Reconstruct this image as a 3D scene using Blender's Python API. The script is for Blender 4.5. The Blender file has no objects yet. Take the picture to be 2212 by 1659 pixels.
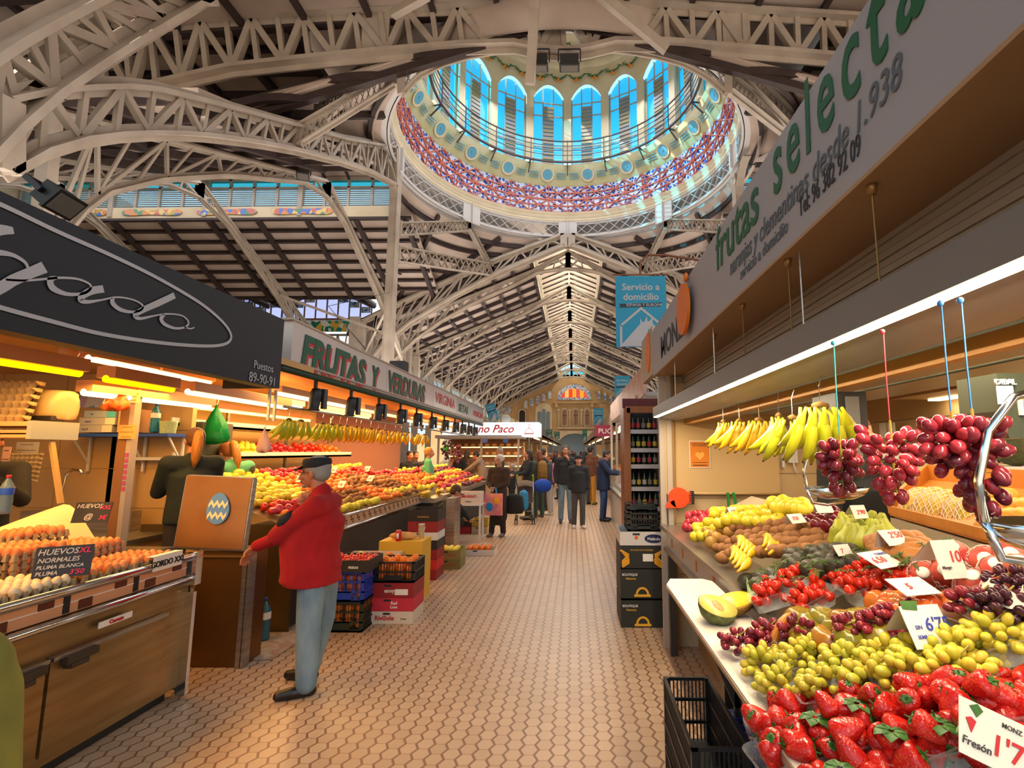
import bpy, math, random
from mathutils import Vector, Matrix, Quaternion
R = random.Random(7)
S = bpy.context.scene
COL = S.collection
pi = math.pi
# ---------------------------------------------------------------- camera
F_PX, PCX, PCY, EYE = 1100.0, 1222.0, 829.5, 1.68
PITCH, YAW = math.radians(7.535), math.radians(0.929)
cam = bpy.data.cameras.new('camera'); camo = bpy.data.objects.new('camera', cam); COL.objects.link(camo)
cam.sensor_width = 36.0; cam.lens = 36.0 * F_PX / 2212; cam.shift_x = -(PCX - 1106) / 2212
cam.clip_start = 0.05; cam.clip_end = 400
camo.location = (0, 0, EYE); camo.rotation_euler = (pi / 2 + PITCH, 0, YAW)
S.camera = camo
S.view_settings.view_transform = 'Standard'; S.view_settings.look = 'None'
S.view_settings.gamma = 1.0; S.view_settings.exposure = 0.3
S.cycles.use_denoising = True
S.cycles.max_bounces = 6; S.cycles.diffuse_bounces = 4; S.cycles.glossy_bounces = 3
S.cycles.transmission_bounces = 4; S.cycles.transparent_max_bounces = 12
S.cycles.caustics_reflective = False; S.cycles.caustics_refractive = False
S.cycles.sample_clamp_indirect = 4.0
S.cycles.use_adaptive_sampling = True
# ---------------------------------------------------------------- world: pale horizon to blue zenith
w = bpy.data.worlds.new('sky'); S.world = w; w.use_nodes = True
nt = w.node_tree; nt.nodes.clear()
wo = nt.nodes.new('ShaderNodeOutputWorld'); bg = nt.nodes.new('ShaderNodeBackground')
tc = nt.nodes.new('ShaderNodeTexCoord'); sx = nt.nodes.new('ShaderNodeSeparateXYZ'); cr = nt.nodes.new('ShaderNodeValToRGB')
nt.links.new(tc.outputs['Generated'], sx.inputs[0]); nt.links.new(sx.outputs['Z'], cr.inputs[0])
cr.color_ramp.elements[0].position = 0.0; cr.color_ramp.elements[0].color = (1.0, 0.80, 0.66, 1)
cr.color_ramp.elements[1].position = 0.6; cr.color_ramp.elements[1].color = (0.30, 0.62, 0.95, 1)
e = cr.color_ramp.elements.new(0.2); e.color = (0.86, 0.86, 0.92, 1)
e = cr.color_ramp.elements.new(0.45); e.color = (0.66, 0.84, 1.0, 1)
nt.links.new(cr.outputs[0], bg.inputs[0]); bg.inputs[1].default_value = 1.45; nt.links.new(bg.outputs[0], wo.inputs[0])

def light(name, typ, loc, energy, color, size=1.0, sizey=None, rot=(0, 0, 0), spot=None):
    l = bpy.data.lights.new(name, typ); l.energy = energy; l.color = color
    if typ == 'AREA':
        l.shape = 'RECTANGLE' if sizey else 'SQUARE'; l.size = size
        if sizey: l.size_y = sizey
    elif typ == 'SUN': l.angle = size
    else: l.shadow_soft_size = size
    if spot: l.spot_size = spot; l.spot_blend = 0.6
    o = bpy.data.objects.new(name, l); o.location = loc; o.rotation_euler = rot; COL.objects.link(o); return o
sd = Vector((0.86, 0.36, -0.36))
light('sun', 'SUN', (0, 0, 30), 7.0, (1.0, 0.93, 0.8), 0.009, rot=sd.to_track_quat('-Z', 'Y').to_euler())
WARM = (1.0, 0.62, 0.25); ORG = (1.0, 0.50, 0.12); SOFT = (1.0, 0.80, 0.55)
# stall tubes (the tubes themselves are built with their stalls)
light('egg_stall_tubes', 'AREA', (-3.35, 2.6, 2.18), 62, ORG, 0.5, 3.6)
light('egg_stall_back_tubes', 'AREA', (-4.5, 3.4, 2.2), 30, ORG, 0.4, 3.0)
light('fruit_stall_tubes', 'AREA', (-3.6, 7.6, 2.4), 105, WARM, 0.6, 5.0)
light('fruit_stall_far_tubes', 'AREA', (-3.6, 12.6, 2.4), 110, WARM, 0.6, 4.4)
light('counter_lamp', 'AREA', (0.7175, 2.2, 1.970), 46, SOFT, 0.034, 4.4)
light('counter_lamp_rear', 'AREA', (1.75, 2.2, 1.95), 26, SOFT, 0.3, 4.0)
light('bread_stall_lamp', 'AREA', (-2.6, 17.2, 2.1), 40, SOFT, 2.2, 1.0)
light('aisle_tubes', 'AREA', (-0.4, 13.5, 2.9), 90, (1, .88, .74), 3.0, 6.0)  # added fill for the people in the aisle; no tubes hang here
# daylight through the lantern glazing of nave and transept, and the dome windows
for i, (yy, ln) in enumerate(((33, 13), (47, 13), (61, 13))):
    light('lantern_daylight', 'AREA', (0, yy, 13.95), 1100, (1.0, 0.93, 0.8), 2.6, ln)
    light('lantern_upper_daylight', 'AREA', (-0.3, yy, 12.5), 320, (1.0, 0.92, 0.74), 3.0, ln, rot=(pi, 0, 0))  # added fill, aimed up from below to brighten the lantern roof
# added upward fill that brightens the roof, standing in for stall light
for yy, ln in ((7, 8), (20, 12), (34, 14), (50, 16)):
    for xx in (-6.5, 6.5): light('stall_top_spill', 'AREA', (xx, yy, 3.1), 620 if yy > 10 else 260, (1.0, 0.92, 0.86), 3.0, ln, rot=(pi, 0, 0))
light('dome_daylight', 'AREA', (-0.3, 18.5, 18.5), 650, (0.95, 0.95, 1.0), 8.0, 8.0)
light('transept_daylight', 'AREA', (-15, 18.5, 13.0), 260, (0.95, 0.95, 1.0), 14.0, 2.6)

# ---------------------------------------------------------------- picture ray -> place on a plane of the hall
_F = Vector((-math.sin(YAW) * math.cos(PITCH), math.cos(YAW) * math.cos(PITCH), math.sin(PITCH)))
_R = Vector((math.cos(YAW), math.sin(YAW), 0)); _U = _R.cross(_F)
def ray(x, y): return (_F * F_PX + _R * (x - PCX) - _U * (y - PCY)).normalized()
def at(x, y, X=None, Y=None, Z=None, D=None, plane=None):
    d = ray(x, y); o = Vector((0, 0, EYE))
    if D is not None: return o + d * D
    if plane: p, n = plane; return o + d * ((Vector(p) - o).dot(n) / d.dot(Vector(n)))
    if X is not None: k = X / d.x
    elif Y is not None: k = Y / d.y
    else: k = (Z - EYE) / d.z
    return o + d * k

# ---------------------------------------------------------------- materials
def lin(h):
    if isinstance(h, str):
        h = h.lstrip('#'); h = [int(h[i:i + 2], 16) / 255 for i in (0, 2, 4)]
    return tuple(c / 12.92 if c <= 0.04045 else ((c + 0.055) / 1.055) ** 2.4 for c in h[:3]) + (1,)
_M = {}
class NT:
    def __init__(s, m): s.t = m.node_tree; s.n = s.t.nodes; s.l = s.t.links
    def new(s, t, **k):
        n = s.n.new(t)
        for a, b in k.items(): setattr(n, a, b)
        return n
    def m(s, op, a, b=None, c=None):
        n = s.n.new('ShaderNodeMath'); n.operation = op
        for i, v in enumerate((a, b, c)):
            if v is None: continue
            if isinstance(v, (int, float)): n.inputs[i].default_value = v
            else: s.l.new(v, n.inputs[i])
        return n.outputs[0]
    def mix(s, f, a, b):
        n = s.n.new('ShaderNodeMix'); n.data_type = 'RGBA'
        for sock, v in ((n.inputs[0], f), (n.inputs[6], a), (n.inputs[7], b)):
            if isinstance(v, (int, float, tuple)): sock.default_value = v
            else: s.l.new(v, sock)
        return n.outputs[2]
def base(name):
    m = bpy.data.materials.new(name); m.use_nodes = True
    return m, NT(m), m.node_tree.nodes['Principled BSDF']
def mat(name, c, rough=0.6, metal=0.0, c2=None, sc=8.0, amt=0.5, bump=0.0, spec=0.5, emit=None, alpha=1.0, rnd=0.0, c3=None, stretch=None, sss=0.0, trans=0.0, coat=0.0):
    """plain paint, optionally a second colour in noise patches, per-object variation, bump"""
    if name in _M: return _M[name]
    m, N, b = base(name); _M[name] = m
    col = lin(c); b.inputs['Roughness'].default_value = rough; b.inputs['Metallic'].default_value = metal
    b.inputs['Specular IOR Level'].default_value = spec
    if coat: b.inputs['Coat Weight'].default_value = coat; b.inputs['Coat Roughness'].default_value = 0.12
    if sss:
        b.inputs['Subsurface Weight'].default_value = sss; b.inputs['Subsurface Radius'].default_value = (0.02, 0.01, 0.005); b.inputs['Subsurface Scale'].default_value = 0.5
    out = None
    if c2 or bump:
        t = N.new('ShaderNodeTexCoord'); src = t.outputs['Object']
        if stretch:
            mp = N.new('ShaderNodeMapping'); mp.inputs['Scale'].default_value = stretch; N.l.new(src, mp.inputs[0]); src = mp.outputs[0]
        nz = N.new('ShaderNodeTexNoise'); nz.inputs['Scale'].default_value = sc; nz.inputs['Detail'].default_value = 4; N.l.new(src, nz.inputs['Vector'])
        fac = nz.outputs['Fac']
        if c2:
            f = N.m('MULTIPLY', N.m('SUBTRACT', fac, 0.5 - amt * 0.3), 2.2); n = N.new('ShaderNodeClamp'); N.l.new(f, n.inputs[0])
            out = N.mix(n.outputs[0], col, lin(c2))
        if bump:
            bp = N.new('ShaderNodeBump'); bp.inputs['Strength'].default_value = bump; bp.inputs['Distance'].default_value = 0.01
            N.l.new(fac, bp.inputs['Height']); N.l.new(bp.outputs[0], b.inputs['Normal'])
    if rnd:
        oi = N.new('ShaderNodeObjectInfo'); out = N.mix(N.m('MULTIPLY', oi.outputs['Random'], rnd), out if out is not None else col, lin(c3 or c2 or c))
    if out is None: b.inputs['Base Color'].default_value = col
    else: N.l.new(out, b.inputs['Base Color'])
    if emit is not None:
        b.inputs['Emission Strength'].default_value = emit
        b.inputs['Emission Color'].default_value = col
    if trans: b.inputs['Transmission Weight'].default_value = trans
    if alpha < 1: b.inputs['Alpha'].default_value = alpha
    return m
def glass(name, c, alpha=0.35, rough=0.08):
    """thin coloured pane: light passes, tinted; a little gloss"""
    if name in _M: return _M[name]
    m, N, b = base(name); _M[name] = m; N.n.remove(b)
    tr = N.new('ShaderNodeBsdfTransparent'); tr.inputs[0].default_value = lin(c)
    gl = N.new('ShaderNodeBsdfGlossy'); gl.inputs[1].default_value = rough
    df = N.new('ShaderNodeBsdfDiffuse'); df.inputs[0].default_value = lin(c)
    a = N.new('ShaderNodeMixShader'); a.inputs[0].default_value = 0.07
    N.l.new(tr.outputs[0], a.inputs[1]); N.l.new(gl.outputs[0], a.inputs[2])
    bx = N.new('ShaderNodeMixShader'); bx.inputs[0].default_value = alpha
    N.l.new(a.outputs[0], bx.inputs[1]); N.l.new(df.outputs[0], bx.inputs[2])
    N.l.new(bx.outputs[0], N.n['Material Output'].inputs[0]); return m

# ---------------------------------------------------------------- mesh building
def basis(d, up=Vector((0, 0, 1))):
    z = Vector(d).normalized()
    if abs(z.dot(up)) > 0.98: up = Vector((0, 1, 0))
    x = up.cross(z).normalized(); y = z.cross(x); return x, y, z
class MB:
    def __init__(s, xf=None): s.v = []; s.f = []; s.m = []; s.xf = xf; s.mi = 0; s.sm = []; s.smooth = False
    def add(s, vs, fs):
        o = len(s.v)
        for p in vs: s.v.append(s.xf @ Vector(p) if s.xf else Vector(p))
        for f in fs: s.f.append([i + o for i in f]); s.m.append(s.mi); s.sm.append(s.smooth)
        return s
    def box(s, c, d, rz=0.0):
        cx, cy, cz = c; a, b, h = d[0] / 2, d[1] / 2, d[2] / 2; cs, sn = math.cos(rz), math.sin(rz)
        vs = [(cx + x * cs - y * sn, cy + x * sn + y * cs, cz + z) for z in (-h, h) for x, y in ((-a, -b), (a, -b), (a, b), (-a, b))]
        return s.add(vs, [(3, 2, 1, 0), (4, 5, 6, 7), (0, 1, 5, 4), (1, 2, 6, 5), (2, 3, 7, 6), (3, 0, 4, 7)])
    def bx(s, x0, x1, y0, y1, z0, z1): return s.box(((x0 + x1) / 2, (y0 + y1) / 2, (z0 + z1) / 2), (abs(x1 - x0), abs(y1 - y0), abs(z1 - z0)))
    def bar(s, p, q, w, h=None, up=Vector((0, 0, 1))):
        p, q = Vector(p), Vector(q); h = h or w
        if (q - p).length < 1e-6: return s
        x, y, z = basis(q - p, up); x = x * w / 2; y = y * h / 2
        vs = [c + a for c in (p, q) for a in (-x - y, x - y, x + y, -x + y)]
        return s.add(vs, [(3, 2, 1, 0), (4, 5, 6, 7), (0, 1, 5, 4), (1, 2, 6, 5), (2, 3, 7, 6), (3, 0, 4, 7)])
    def path(s, pts, w, h=None, up=Vector((0, 0, 1)), closed=False):
        pts = [Vector(p) for p in pts]; h = h or w; n = len(pts); vs = []
        for i in range(n):
            if closed: t = pts[(i + 1) % n] - pts[i - 1]
            else: t = pts[min(i + 1, n - 1)] - pts[max(i - 1, 0)]
            x, y, z = basis(t, up); x = x * w / 2; y = y * h / 2
            vs += [pts[i] + a for a in (-x - y, x - y, x + y, -x + y)]
        fs = []
        for i in range(n if closed else n - 1):
            a, b = i * 4, ((i + 1) % n) * 4
            for k in range(4): fs.append((a + k, a + (k + 1) % 4, b + (k + 1) % 4, b + k))
        if not closed: fs += [(3, 2, 1, 0), tuple(4 * (n - 1) + k for k in range(4))]
        return s.add(vs, fs)
    def tube(s, pts, r, n=8, cap=True, flat=1.0):
        pts = [Vector(p) for p in pts]; m = len(pts); rr = r if isinstance(r, (list, tuple)) else [r] * m; vs = []
        px = None
        for i in range(m):
            t = pts[min(i + 1, m - 1)] - pts[max(i - 1, 0)]
            if t.length < 1e-9: t = Vector((0, 0, 1))
            t.normalize()
            if px is None: x, y, _ = basis(t)
            else:
                x = (px - t * px.dot(t)); x = x.normalized() if x.length > 1e-6 else basis(t)[0]; y = t.cross(x)
            px = x
            for k in range(n):
                a = 2 * pi * k / n; vs.append(pts[i] + x * math.cos(a) * rr[i] + y * math.sin(a) * rr[i] * flat)
        fs = [(i * n + k, i * n + (k + 1) % n, (i + 1) * n + (k + 1) % n, (i + 1) * n + k) for i in range(m - 1) for k in range(n)]
        if cap: fs += [tuple(reversed(range(n))), tuple((m - 1) * n + k for k in range(n))]
        sv = s.smooth; s.smooth = n > 6; s.add(vs, fs); s.smooth = sv; return s
    def lathe(s, prof, n=24, c=(0, 0, 0), fn=None, closed=True, a0=0.0, a1=2 * pi):
        vs = []; m = len(prof); full = abs(a1 - a0 - 2 * pi) < 1e-6; nn = n if full else n + 1
        for r, z in prof:
            for k in range(nn):
                a = a0 + (a1 - a0) * k / n; q = Vector((r * math.cos(a), r * math.sin(a), z))
                if fn: q = fn(q, a)
                vs.append(q + Vector(c))
        fs = []
        for i in range(m - 1):
            for k in range(n):
                k2 = (k + 1) % nn; fs.append((i * nn + k, i * nn + k2, (i + 1) * nn + k2, (i + 1) * nn + k))
        if closed and full:
            fs += [tuple(reversed(range(nn))), tuple((m - 1) * nn + k for k in range(nn))]
        sv = s.smooth; s.smooth = True; s.add(vs, fs); s.smooth = sv; return s
    def ell(s, c, r, nu=12, nv=8, fn=None, q=None):
        c = Vector(c); r = (r, r, r) if isinstance(r, (int, float)) else r
        vs = []
        def put(p):
            p = Vector((p[0] * r[0], p[1] * r[1], p[2] * r[2]))
            if fn: p = fn(p)
            if q: p = q @ p
            vs.append(p + c)
        put((0, 0, -1))
        for i in range(1, nv):
            t = pi * i / nv
            for k in range(nu):
                a = 2 * pi * k / nu; put((math.sin(t) * math.cos(a), math.sin(t) * math.sin(a), -math.cos(t)))
        put((0, 0, 1)); L = len(vs) - 1
        fs = [(0, 1 + (k + 1) % nu, 1 + k) for k in range(nu)]
        for i in range(nv - 2):
            for k in range(nu):
                a = 1 + i * nu; fs.append((a + k, a + (k + 1) % nu, a + nu + (k + 1) % nu, a + nu + k))
        a = 1 + (nv - 2) * nu; fs += [(a + k, a + (k + 1) % nu, L) for k in range(nu)]
        sv = s.smooth; s.smooth = True; s.add(vs, fs); s.smooth = sv; return s
    def prism(s, poly, o, ux, uy, depth):
        """flat outline poly (2-D) placed at o with axes ux, uy, thickness along ux x uy"""
        o, ux, uy = Vector(o), Vector(ux), Vector(uy); n = ux.cross(uy).normalized() * depth; k = len(poly)
        a = [o + ux * p[0] + uy * p[1] for p in poly]
        return s.add(a + [p + n for p in a], [tuple(reversed(range(k))), tuple(range(k, 2 * k))] + [(i, (i + 1) % k, k + (i + 1) % k, k + i) for i in range(k)])
    def quad(s, a, b, c, d): return s.add([a, b, c, d], [(0, 1, 2, 3)])
    def grid(s, fn, nu, nv):
        vs = [fn(i / nu, j / nv) for j in range(nv + 1) for i in range(nu + 1)]
        return s.add(vs, [(j * (nu + 1) + i, j * (nu + 1) + i + 1, (j + 1) * (nu + 1) + i + 1, (j + 1) * (nu + 1) + i) for j in range(nv) for i in range(nu)])
    def mesh(s, name, mats):
        me = bpy.data.meshes.new(name); me.from_pydata([tuple(p) for p in s.v], [], s.f)
        for m in (mats if isinstance(mats, (list, tuple)) else [mats]): me.materials.append(m)
        me.polygons.foreach_set('material_index', s.m); me.polygons.foreach_set('use_smooth', s.sm); me.update(); return me
    def build(s, name, mats, parent=None, loc=None, **tg):
        return put(s.mesh(name, mats), name, parent, loc, **tg)
def put(me, name, parent=None, loc=None, rot=None, sc=None, **tg):
    o = bpy.data.objects.new(name, me); COL.objects.link(o)
    if parent: o.parent = parent
    if loc is not None: o.location = loc
    if rot is not None:
        if isinstance(rot, Quaternion): o.rotation_mode = 'QUATERNION'; o.rotation_quaternion = rot
        else: o.rotation_euler = rot
    if sc is not None: o.scale = (sc, sc, sc) if isinstance(sc, (int, float)) else sc
    T(o, **tg); return o
def T(o, label=None, cat=None, group=None, kind=None):
    if label: o['label'] = label
    if cat: o['category'] = cat
    if group: o['group'] = group
    if kind: o['kind'] = kind
    return o
def root(name, loc, label, cat, group=None, rz=0.0):
    o = bpy.data.objects.new(name, None); o.empty_display_size = 0.1; COL.objects.link(o); o.location = loc; o.rotation_euler = (0, 0, rz)
    return T(o, label, cat, group)
def copy_tree(o, parent=None):
    c = o.copy(); COL.objects.link(c)
    if parent: c.parent = parent
    for ch in [k for k in COL.objects if k.parent == o]: copy_tree(ch, c)
    return c
def text(s, m, o, ux, uy, size, parent=None, name='lettering', bold=0.0, shear=0.0, ext=0.002, align='CENTER', sx=1.0, sp=1.0, **tg):
    """lettering lying in the plane (ux, uy) with its baseline at o"""
    cu = bpy.data.curves.new(name, 'FONT'); cu.body = s; cu.size = size; cu.extrude = ext; cu.offset = bold; cu.shear = shear
    cu.align_x = align; cu.resolution_u = 3; cu.space_character = sp; cu.materials.append(m)
    t = bpy.data.objects.new(name, cu); COL.objects.link(t)
    ux, uy = Vector(ux).normalized(), Vector(uy).normalized(); n = ux.cross(uy)
    M = Matrix(((ux.x * sx, uy.x, n.x, o[0]), (ux.y * sx, uy.y, n.y, o[1]), (ux.z * sx, uy.z, n.z, o[2]), (0, 0, 0, 1)))
    if parent: t.parent = parent; M = (Matrix.LocRotScale(parent.location, parent.rotation_euler, None)).inverted() @ M
    t.matrix_local = M; T(t, **tg); return t
def stroke(mb, pts2, o, ux, uy, wd, n=None, nz=0.004):
    """brush stroke: polyline of (x, y[, width]) drawn as a flat ribbon"""
    o, ux, uy = Vector(o), Vector(ux), Vector(uy); nn = ux.cross(uy).normalized(); P = []
    k = len(pts2)
    for i in range(k - 1):
        p0, p1, p2, p3 = (pts2[max(i - 1, 0)], pts2[i], pts2[i + 1], pts2[min(i + 2, k - 1)])
        for t in range(6):
            t = t / 6; P.append([0.5 * (2 * b + (c - a) * t + (2 * a - 5 * b + 4 * c - d) * t * t + (3 * b - a - 3 * c + d) * t ** 3) for a, b, c, d in zip(p0[:2], p1[:2], p2[:2], p3[:2])] + [(p1[2] if len(p1) > 2 else wd) * (1 - t) + (p2[2] if len(p2) > 2 else wd) * t])
    P.append(list(pts2[-1][:2]) + [pts2[-1][2] if len(pts2[-1]) > 2 else wd])
    vs = []
    for i, p in enumerate(P):
        a, b = P[max(i - 1, 0)], P[min(i + 1, len(P) - 1)]; d = Vector((b[0] - a[0], b[1] - a[1]))
        d = d.normalized() if d.length > 1e-9 else Vector((1, 0)); q = Vector((-d.y, d.x)) * p[2] / 2
        for sgn in (-1, 1):
            vs.append(o + ux * (p[0] + sgn * q.x) + uy * (p[1] + sgn * q.y) + nn * nz)
    mb.add(vs, [(2 * i, 2 * i + 1, 2 * i + 3, 2 * i + 2) for i in range(len(P) - 1)])
X3, Y3, Z3 = Vector((1, 0, 0)), Vector((0, 1, 0)), Vector((0, 0, 1))
STEEL_P = mat('painted_ironwork', '#b3a594', 0.55, c2='#978878', sc=1.5)
DARKWOOD = mat('dark_roof_timber', '#3a2a25', 0.7, c2='#2a1e1b', sc=3)
PANEL = mat('roof_boarding', '#b9a697', 0.8, c2='#a08c7e', sc=0.7, stretch=(1, 1, 1))
BLACK = mat('black_plastic', '#151515', 0.45); WHITE = mat('white_paint', '#d9d6d0', 0.5)
STEEL = mat('brushed_steel', '#b9b2a6', 0.30, 0.85, c2='#8e877c', sc=3, stretch=(1, 1, 14)); CHROME = mat('chrome', '#d8d8d8', 0.12, 1.0)
# ================================================================ the hall
def st(mb, name, m, parent=None): return mb.build(name, m, parent, kind='structure') if not parent else mb.build(name, m, parent)
# floor: hexagonal cement tiles
def hexmat():
    m, N, b = base('hexagon_floor_tiles')
    t = N.new('ShaderNodeTexCoord'); s = N.new('ShaderNodeSeparateXYZ'); N.l.new(t.outputs['Object'], s.inputs[0])
    u = N.m('DIVIDE', s.outputs['X'], 0.0862); v = N.m('DIVIDE', s.outputs['Y'], 0.0995)
    def lat(du, dv):
        a = N.m('SUBTRACT', N.m('PINGPONG', N.m('ADD', N.m('ADD', u, du), 4000), 1.0), 0.0)
        a2 = N.m('PINGPONG', N.m('ADD', N.m('ADD', v, dv), 4000), 0.5)
        return N.m('MAXIMUM', a2, N.m('ADD', N.m('MULTIPLY', a2, 0.5), N.m('MULTIPLY', a, 0.866)))
    dA = lat(0, 0); dB = lat(1, 0.5)
    d = N.m('MINIMUM', dA, dB); isA = N.m('LESS_THAN', dA, dB)
    g = N.new('ShaderNodeMapRange'); N.l.new(d, g.inputs[0]); g.inputs[1].default_value = 0.473; g.inputs[2].default_value = 0.488
    ca = N.new('ShaderNodeCombineXYZ')
    ia = N.m('ROUND', N.m('DIVIDE', u, 2)); ja = N.m('ROUND', v); ib = N.m('ROUND', N.m('DIVIDE', N.m('ADD', u, 1), 2)); jb = N.m('ROUND', N.m('ADD', v, 0.5))
    def sel(a, bb): return N.m('ADD', N.m('MULTIPLY', isA, a), N.m('MULTIPLY', N.m('SUBTRACT', 1, isA), N.m('ADD', bb, 0.37)))
    N.l.new(sel(ia, ib), ca.inputs[0]); N.l.new(sel(ja, jb), ca.inputs[1])
    wn = N.new('ShaderNodeTexWhiteNoise'); N.l.new(ca.outputs[0], wn.inputs[0])
    c = N.mix(wn.outputs[0], lin('#cdb092'), lin('#bfa285'))
    nz = N.new('ShaderNodeTexNoise'); nz.inputs['Scale'].default_value = 1.3; nz.inputs['Detail'].default_value = 5; N.l.new(t.outputs['Object'], nz.inputs[0])
    c = N.mix(N.m('MULTIPLY', nz.outputs[0], 0.35), c, lin('#9c7e62'))
    c = N.mix(g.outputs[0], c, lin('#86644a')); N.l.new(c, b.inputs['Base Color'])
    b.inputs['Roughness'].default_value = 0.34
    bp = N.new('ShaderNodeBump'); bp.inputs['Strength'].default_value = 0.12; bp.inputs['Distance'].default_value = 0.002; bp.invert = True
    N.l.new(g.outputs[0], bp.inputs['Height']); N.l.new(bp.outputs[0], b.inputs['Normal']); return m
st(MB().bx(-30, 30, -14, 73, -0.3, 0), 'floor', hexmat())
XC, YC = -0.3, 18.5
def lerp(a, b, t): return Vector(a) * (1 - t) + Vector(b) * t
def bil(P, u, v): return lerp(lerp(P[0], P[1], u), lerp(P[3], P[2], u), v)
def pn(P): n = (Vector(P[1]) - Vector(P[0])).cross(Vector(P[3]) - Vector(P[0])).normalized(); return n if n.z < 0 else -n
def roof(name, P, us, vs, wr=0.16, wp=0.10, dr=0.22, dp=0.16):
    """boarded slope P (top start, top end, low end, low start) with rafters at us and purlins at vs"""
    n = pn(P); mb = MB(); up = -n * 0.12
    mb.mi = 0; mb.add([Vector(p) for p in P] + [Vector(p) + up for p in P], [(0, 1, 2, 3), (7, 6, 5, 4), (0, 4, 5, 1), (1, 5, 6, 2), (2, 6, 7, 3), (3, 7, 4, 0)])
    mb.mi = 1
    for u in us: mb.bar(bil(P, u, 0) + n * dr * 0.5, bil(P, u, 1) + n * dr * 0.5, wr, dr, up=-n)
    for v in vs: mb.bar(bil(P, 0, v) + n * dp * 0.5, bil(P, 1, v) + n * dp * 0.5, wp, dp, up=-n)
    return st(mb, name, [PANEL, DARKWOOD])
def fr(n, a=0.0, b=1.0): return [a + (b - a) * i / n for i in range(n + 1)]
SL, RZ, LW = 0.42, 12.4, 1.95
def nz_(x): return RZ - SL * abs(x)
Y0, Y1 = 25.15, 71.5
for sg, nm in ((-1, 'left'), (1, 'right')):
    roof('ceiling_nave_' + nm, [(XC + sg * LW, Y0, nz_(LW)), (XC + sg * LW, Y1, nz_(LW)), (XC + sg * 11.2, Y1, nz_(11.2)), (XC + sg * 11.2, Y0, nz_(11.2))], fr(32), fr(9), wr=0.15, wp=0.17)
    # the nave behind the viewer's crossing, overhead
    roof('ceiling_entrance_' + nm, [(XC, -6, 13.3), (XC, 11.9, 13.3), (XC + sg * 15, 11.9, 12.4), (XC + sg * 15, -6, 12.4)], fr(14), fr(9), wr=0.2, wp=0.14)
# transept slopes: far one and near one on each side
TE = 24.0
for sg, nm in ((-1, 'left'), (1, 'right')):
    roof('ceiling_transept_far_' + nm, [(XC + sg * 6.6, YC + LW, nz_(LW)), (sg * TE, YC + LW, nz_(LW)), (sg * TE, YC + 6.7, nz_(6.7)), (XC + sg * 6.6, YC + 6.7, nz_(6.7))], fr(8, 0.015), fr(8), wr=0.17, wp=0.11)
    roof('ceiling_transept_near_' + nm, [(XC + sg * 6.6, YC - LW, nz_(LW)), (sg * TE, YC - LW, nz_(LW)), (sg * TE, YC - 10, nz_(10)), (XC + sg * 6.6, YC - 10, nz_(10))], fr(12, 0.03), fr(6), wr=0.2, wp=0.14)
    roof('ceiling_entrance_wing_' + nm, [(XC + sg * 7.2, 11.9, 12.95), (sg * TE, 11.9, 12.95), (sg * TE, 16.4, 12.95), (XC + sg * 7.2, 16.4, 12.95)], fr(9), fr(5), wr=0.2, wp=0.14)
    mb = MB(); mb.prism([(sg * 2.6 + XC, 11.7), (sg * 7.4 + XC, 11.7), (sg * 7.4 + XC, 17.6), (sg * 6.8 + XC, 17.6), (sg * 6.0 + XC, 14.8), (sg * 4.6 + XC, 13.1)], (0, 0, 13.4), X3, Y3, .1)
    st(mb, 'ceiling_dome_corner_' + nm, [PANEL, DARKWOOD])
    # slopes across the corners of the crossing
    for q_, zi, z1_, z2_, ox in ((1, 12.45, 8.2, 8.0, 'far'), (-1, 12.6, 9.4, 8.9, 'near')):
        def fan(u, v, q_=q_, zi=zi, z1_=z1_, z2_=z2_):
            a = pi / 2 * (1 - u); i_ = Vector((XC + sg * 6.75 * math.sin(a), YC + q_ * 6.75 * math.cos(a), zi - .15 * math.sin(2 * a)))
            o_ = lerp((XC + sg * 9.8, YC + q_ * 9.2, z2_), (XC + sg * 10.6, YC + q_ * 6.55, z1_), u) if u > 0 else Vector((XC + sg * 9.8, YC + q_ * 9.2, z2_))
            return i_.lerp(o_, v)
        mb = MB(); mb.grid(lambda u, v: fan(u, v) + Z3 * .12, 16, 4); mb.mi = 1
        for v in fr(9 if q_ > 0 else 5, .06): mb.path([fan(t, v) for t in fr(16)], .13, .2)
        for u in fr(3): mb.path([fan(u, t) for t in fr(4)], .16, .2)
        st(mb, 'ceiling_corner_%s_%s' % (ox, nm), [PANEL, DARKWOOD])
# ---------------------------------------------------------------- glazing materials
SKYGLASS = glass('sky_blue_glass', '#3cccff', 0.22); LOUV = glass('louvre_glass', '#b4e4ff', 0.25, 0.2)
CREAMG = glass('cream_glass', '#fff0c8', 0.55, 0.3)
def tilemat(name, cols, sc=3.0):
    m, N, b = base(name); t = N.new('ShaderNodeTexCoord'); v = N.new('ShaderNodeTexVoronoi'); v.inputs['Scale'].default_value = sc
    N.l.new(t.outputs['Object'], v.inputs[0]); s = N.new('ShaderNodeSeparateColor'); N.l.new(v.outputs['Color'], s.inputs[0])
    r = N.new('ShaderNodeValToRGB'); r.color_ramp.interpolation = 'CONSTANT'
    el = r.color_ramp.elements
    for i, c in enumerate(cols):
        e_ = el[i] if i < 2 else el.new(i / len(cols)); e_.position = i / len(cols); e_.color = lin(c)
    N.l.new(s.outputs[0], r.inputs[0]); N.l.new(r.outputs[0], b.inputs['Base Color']); b.inputs['Roughness'].default_value = 0.3; return m
FLORAL = tilemat('floral_mosaic', ['#c9a04a', '#4e8f6a', '#d98a4a', '#5577c0', '#c86a60', '#e2c070'], 5)
GREENT = tilemat('green_yellow_tiles', ['#0c8a6a', '#0f7a5c', '#f0b83c', '#12a07c', '#f2efe0'], 4)
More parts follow.
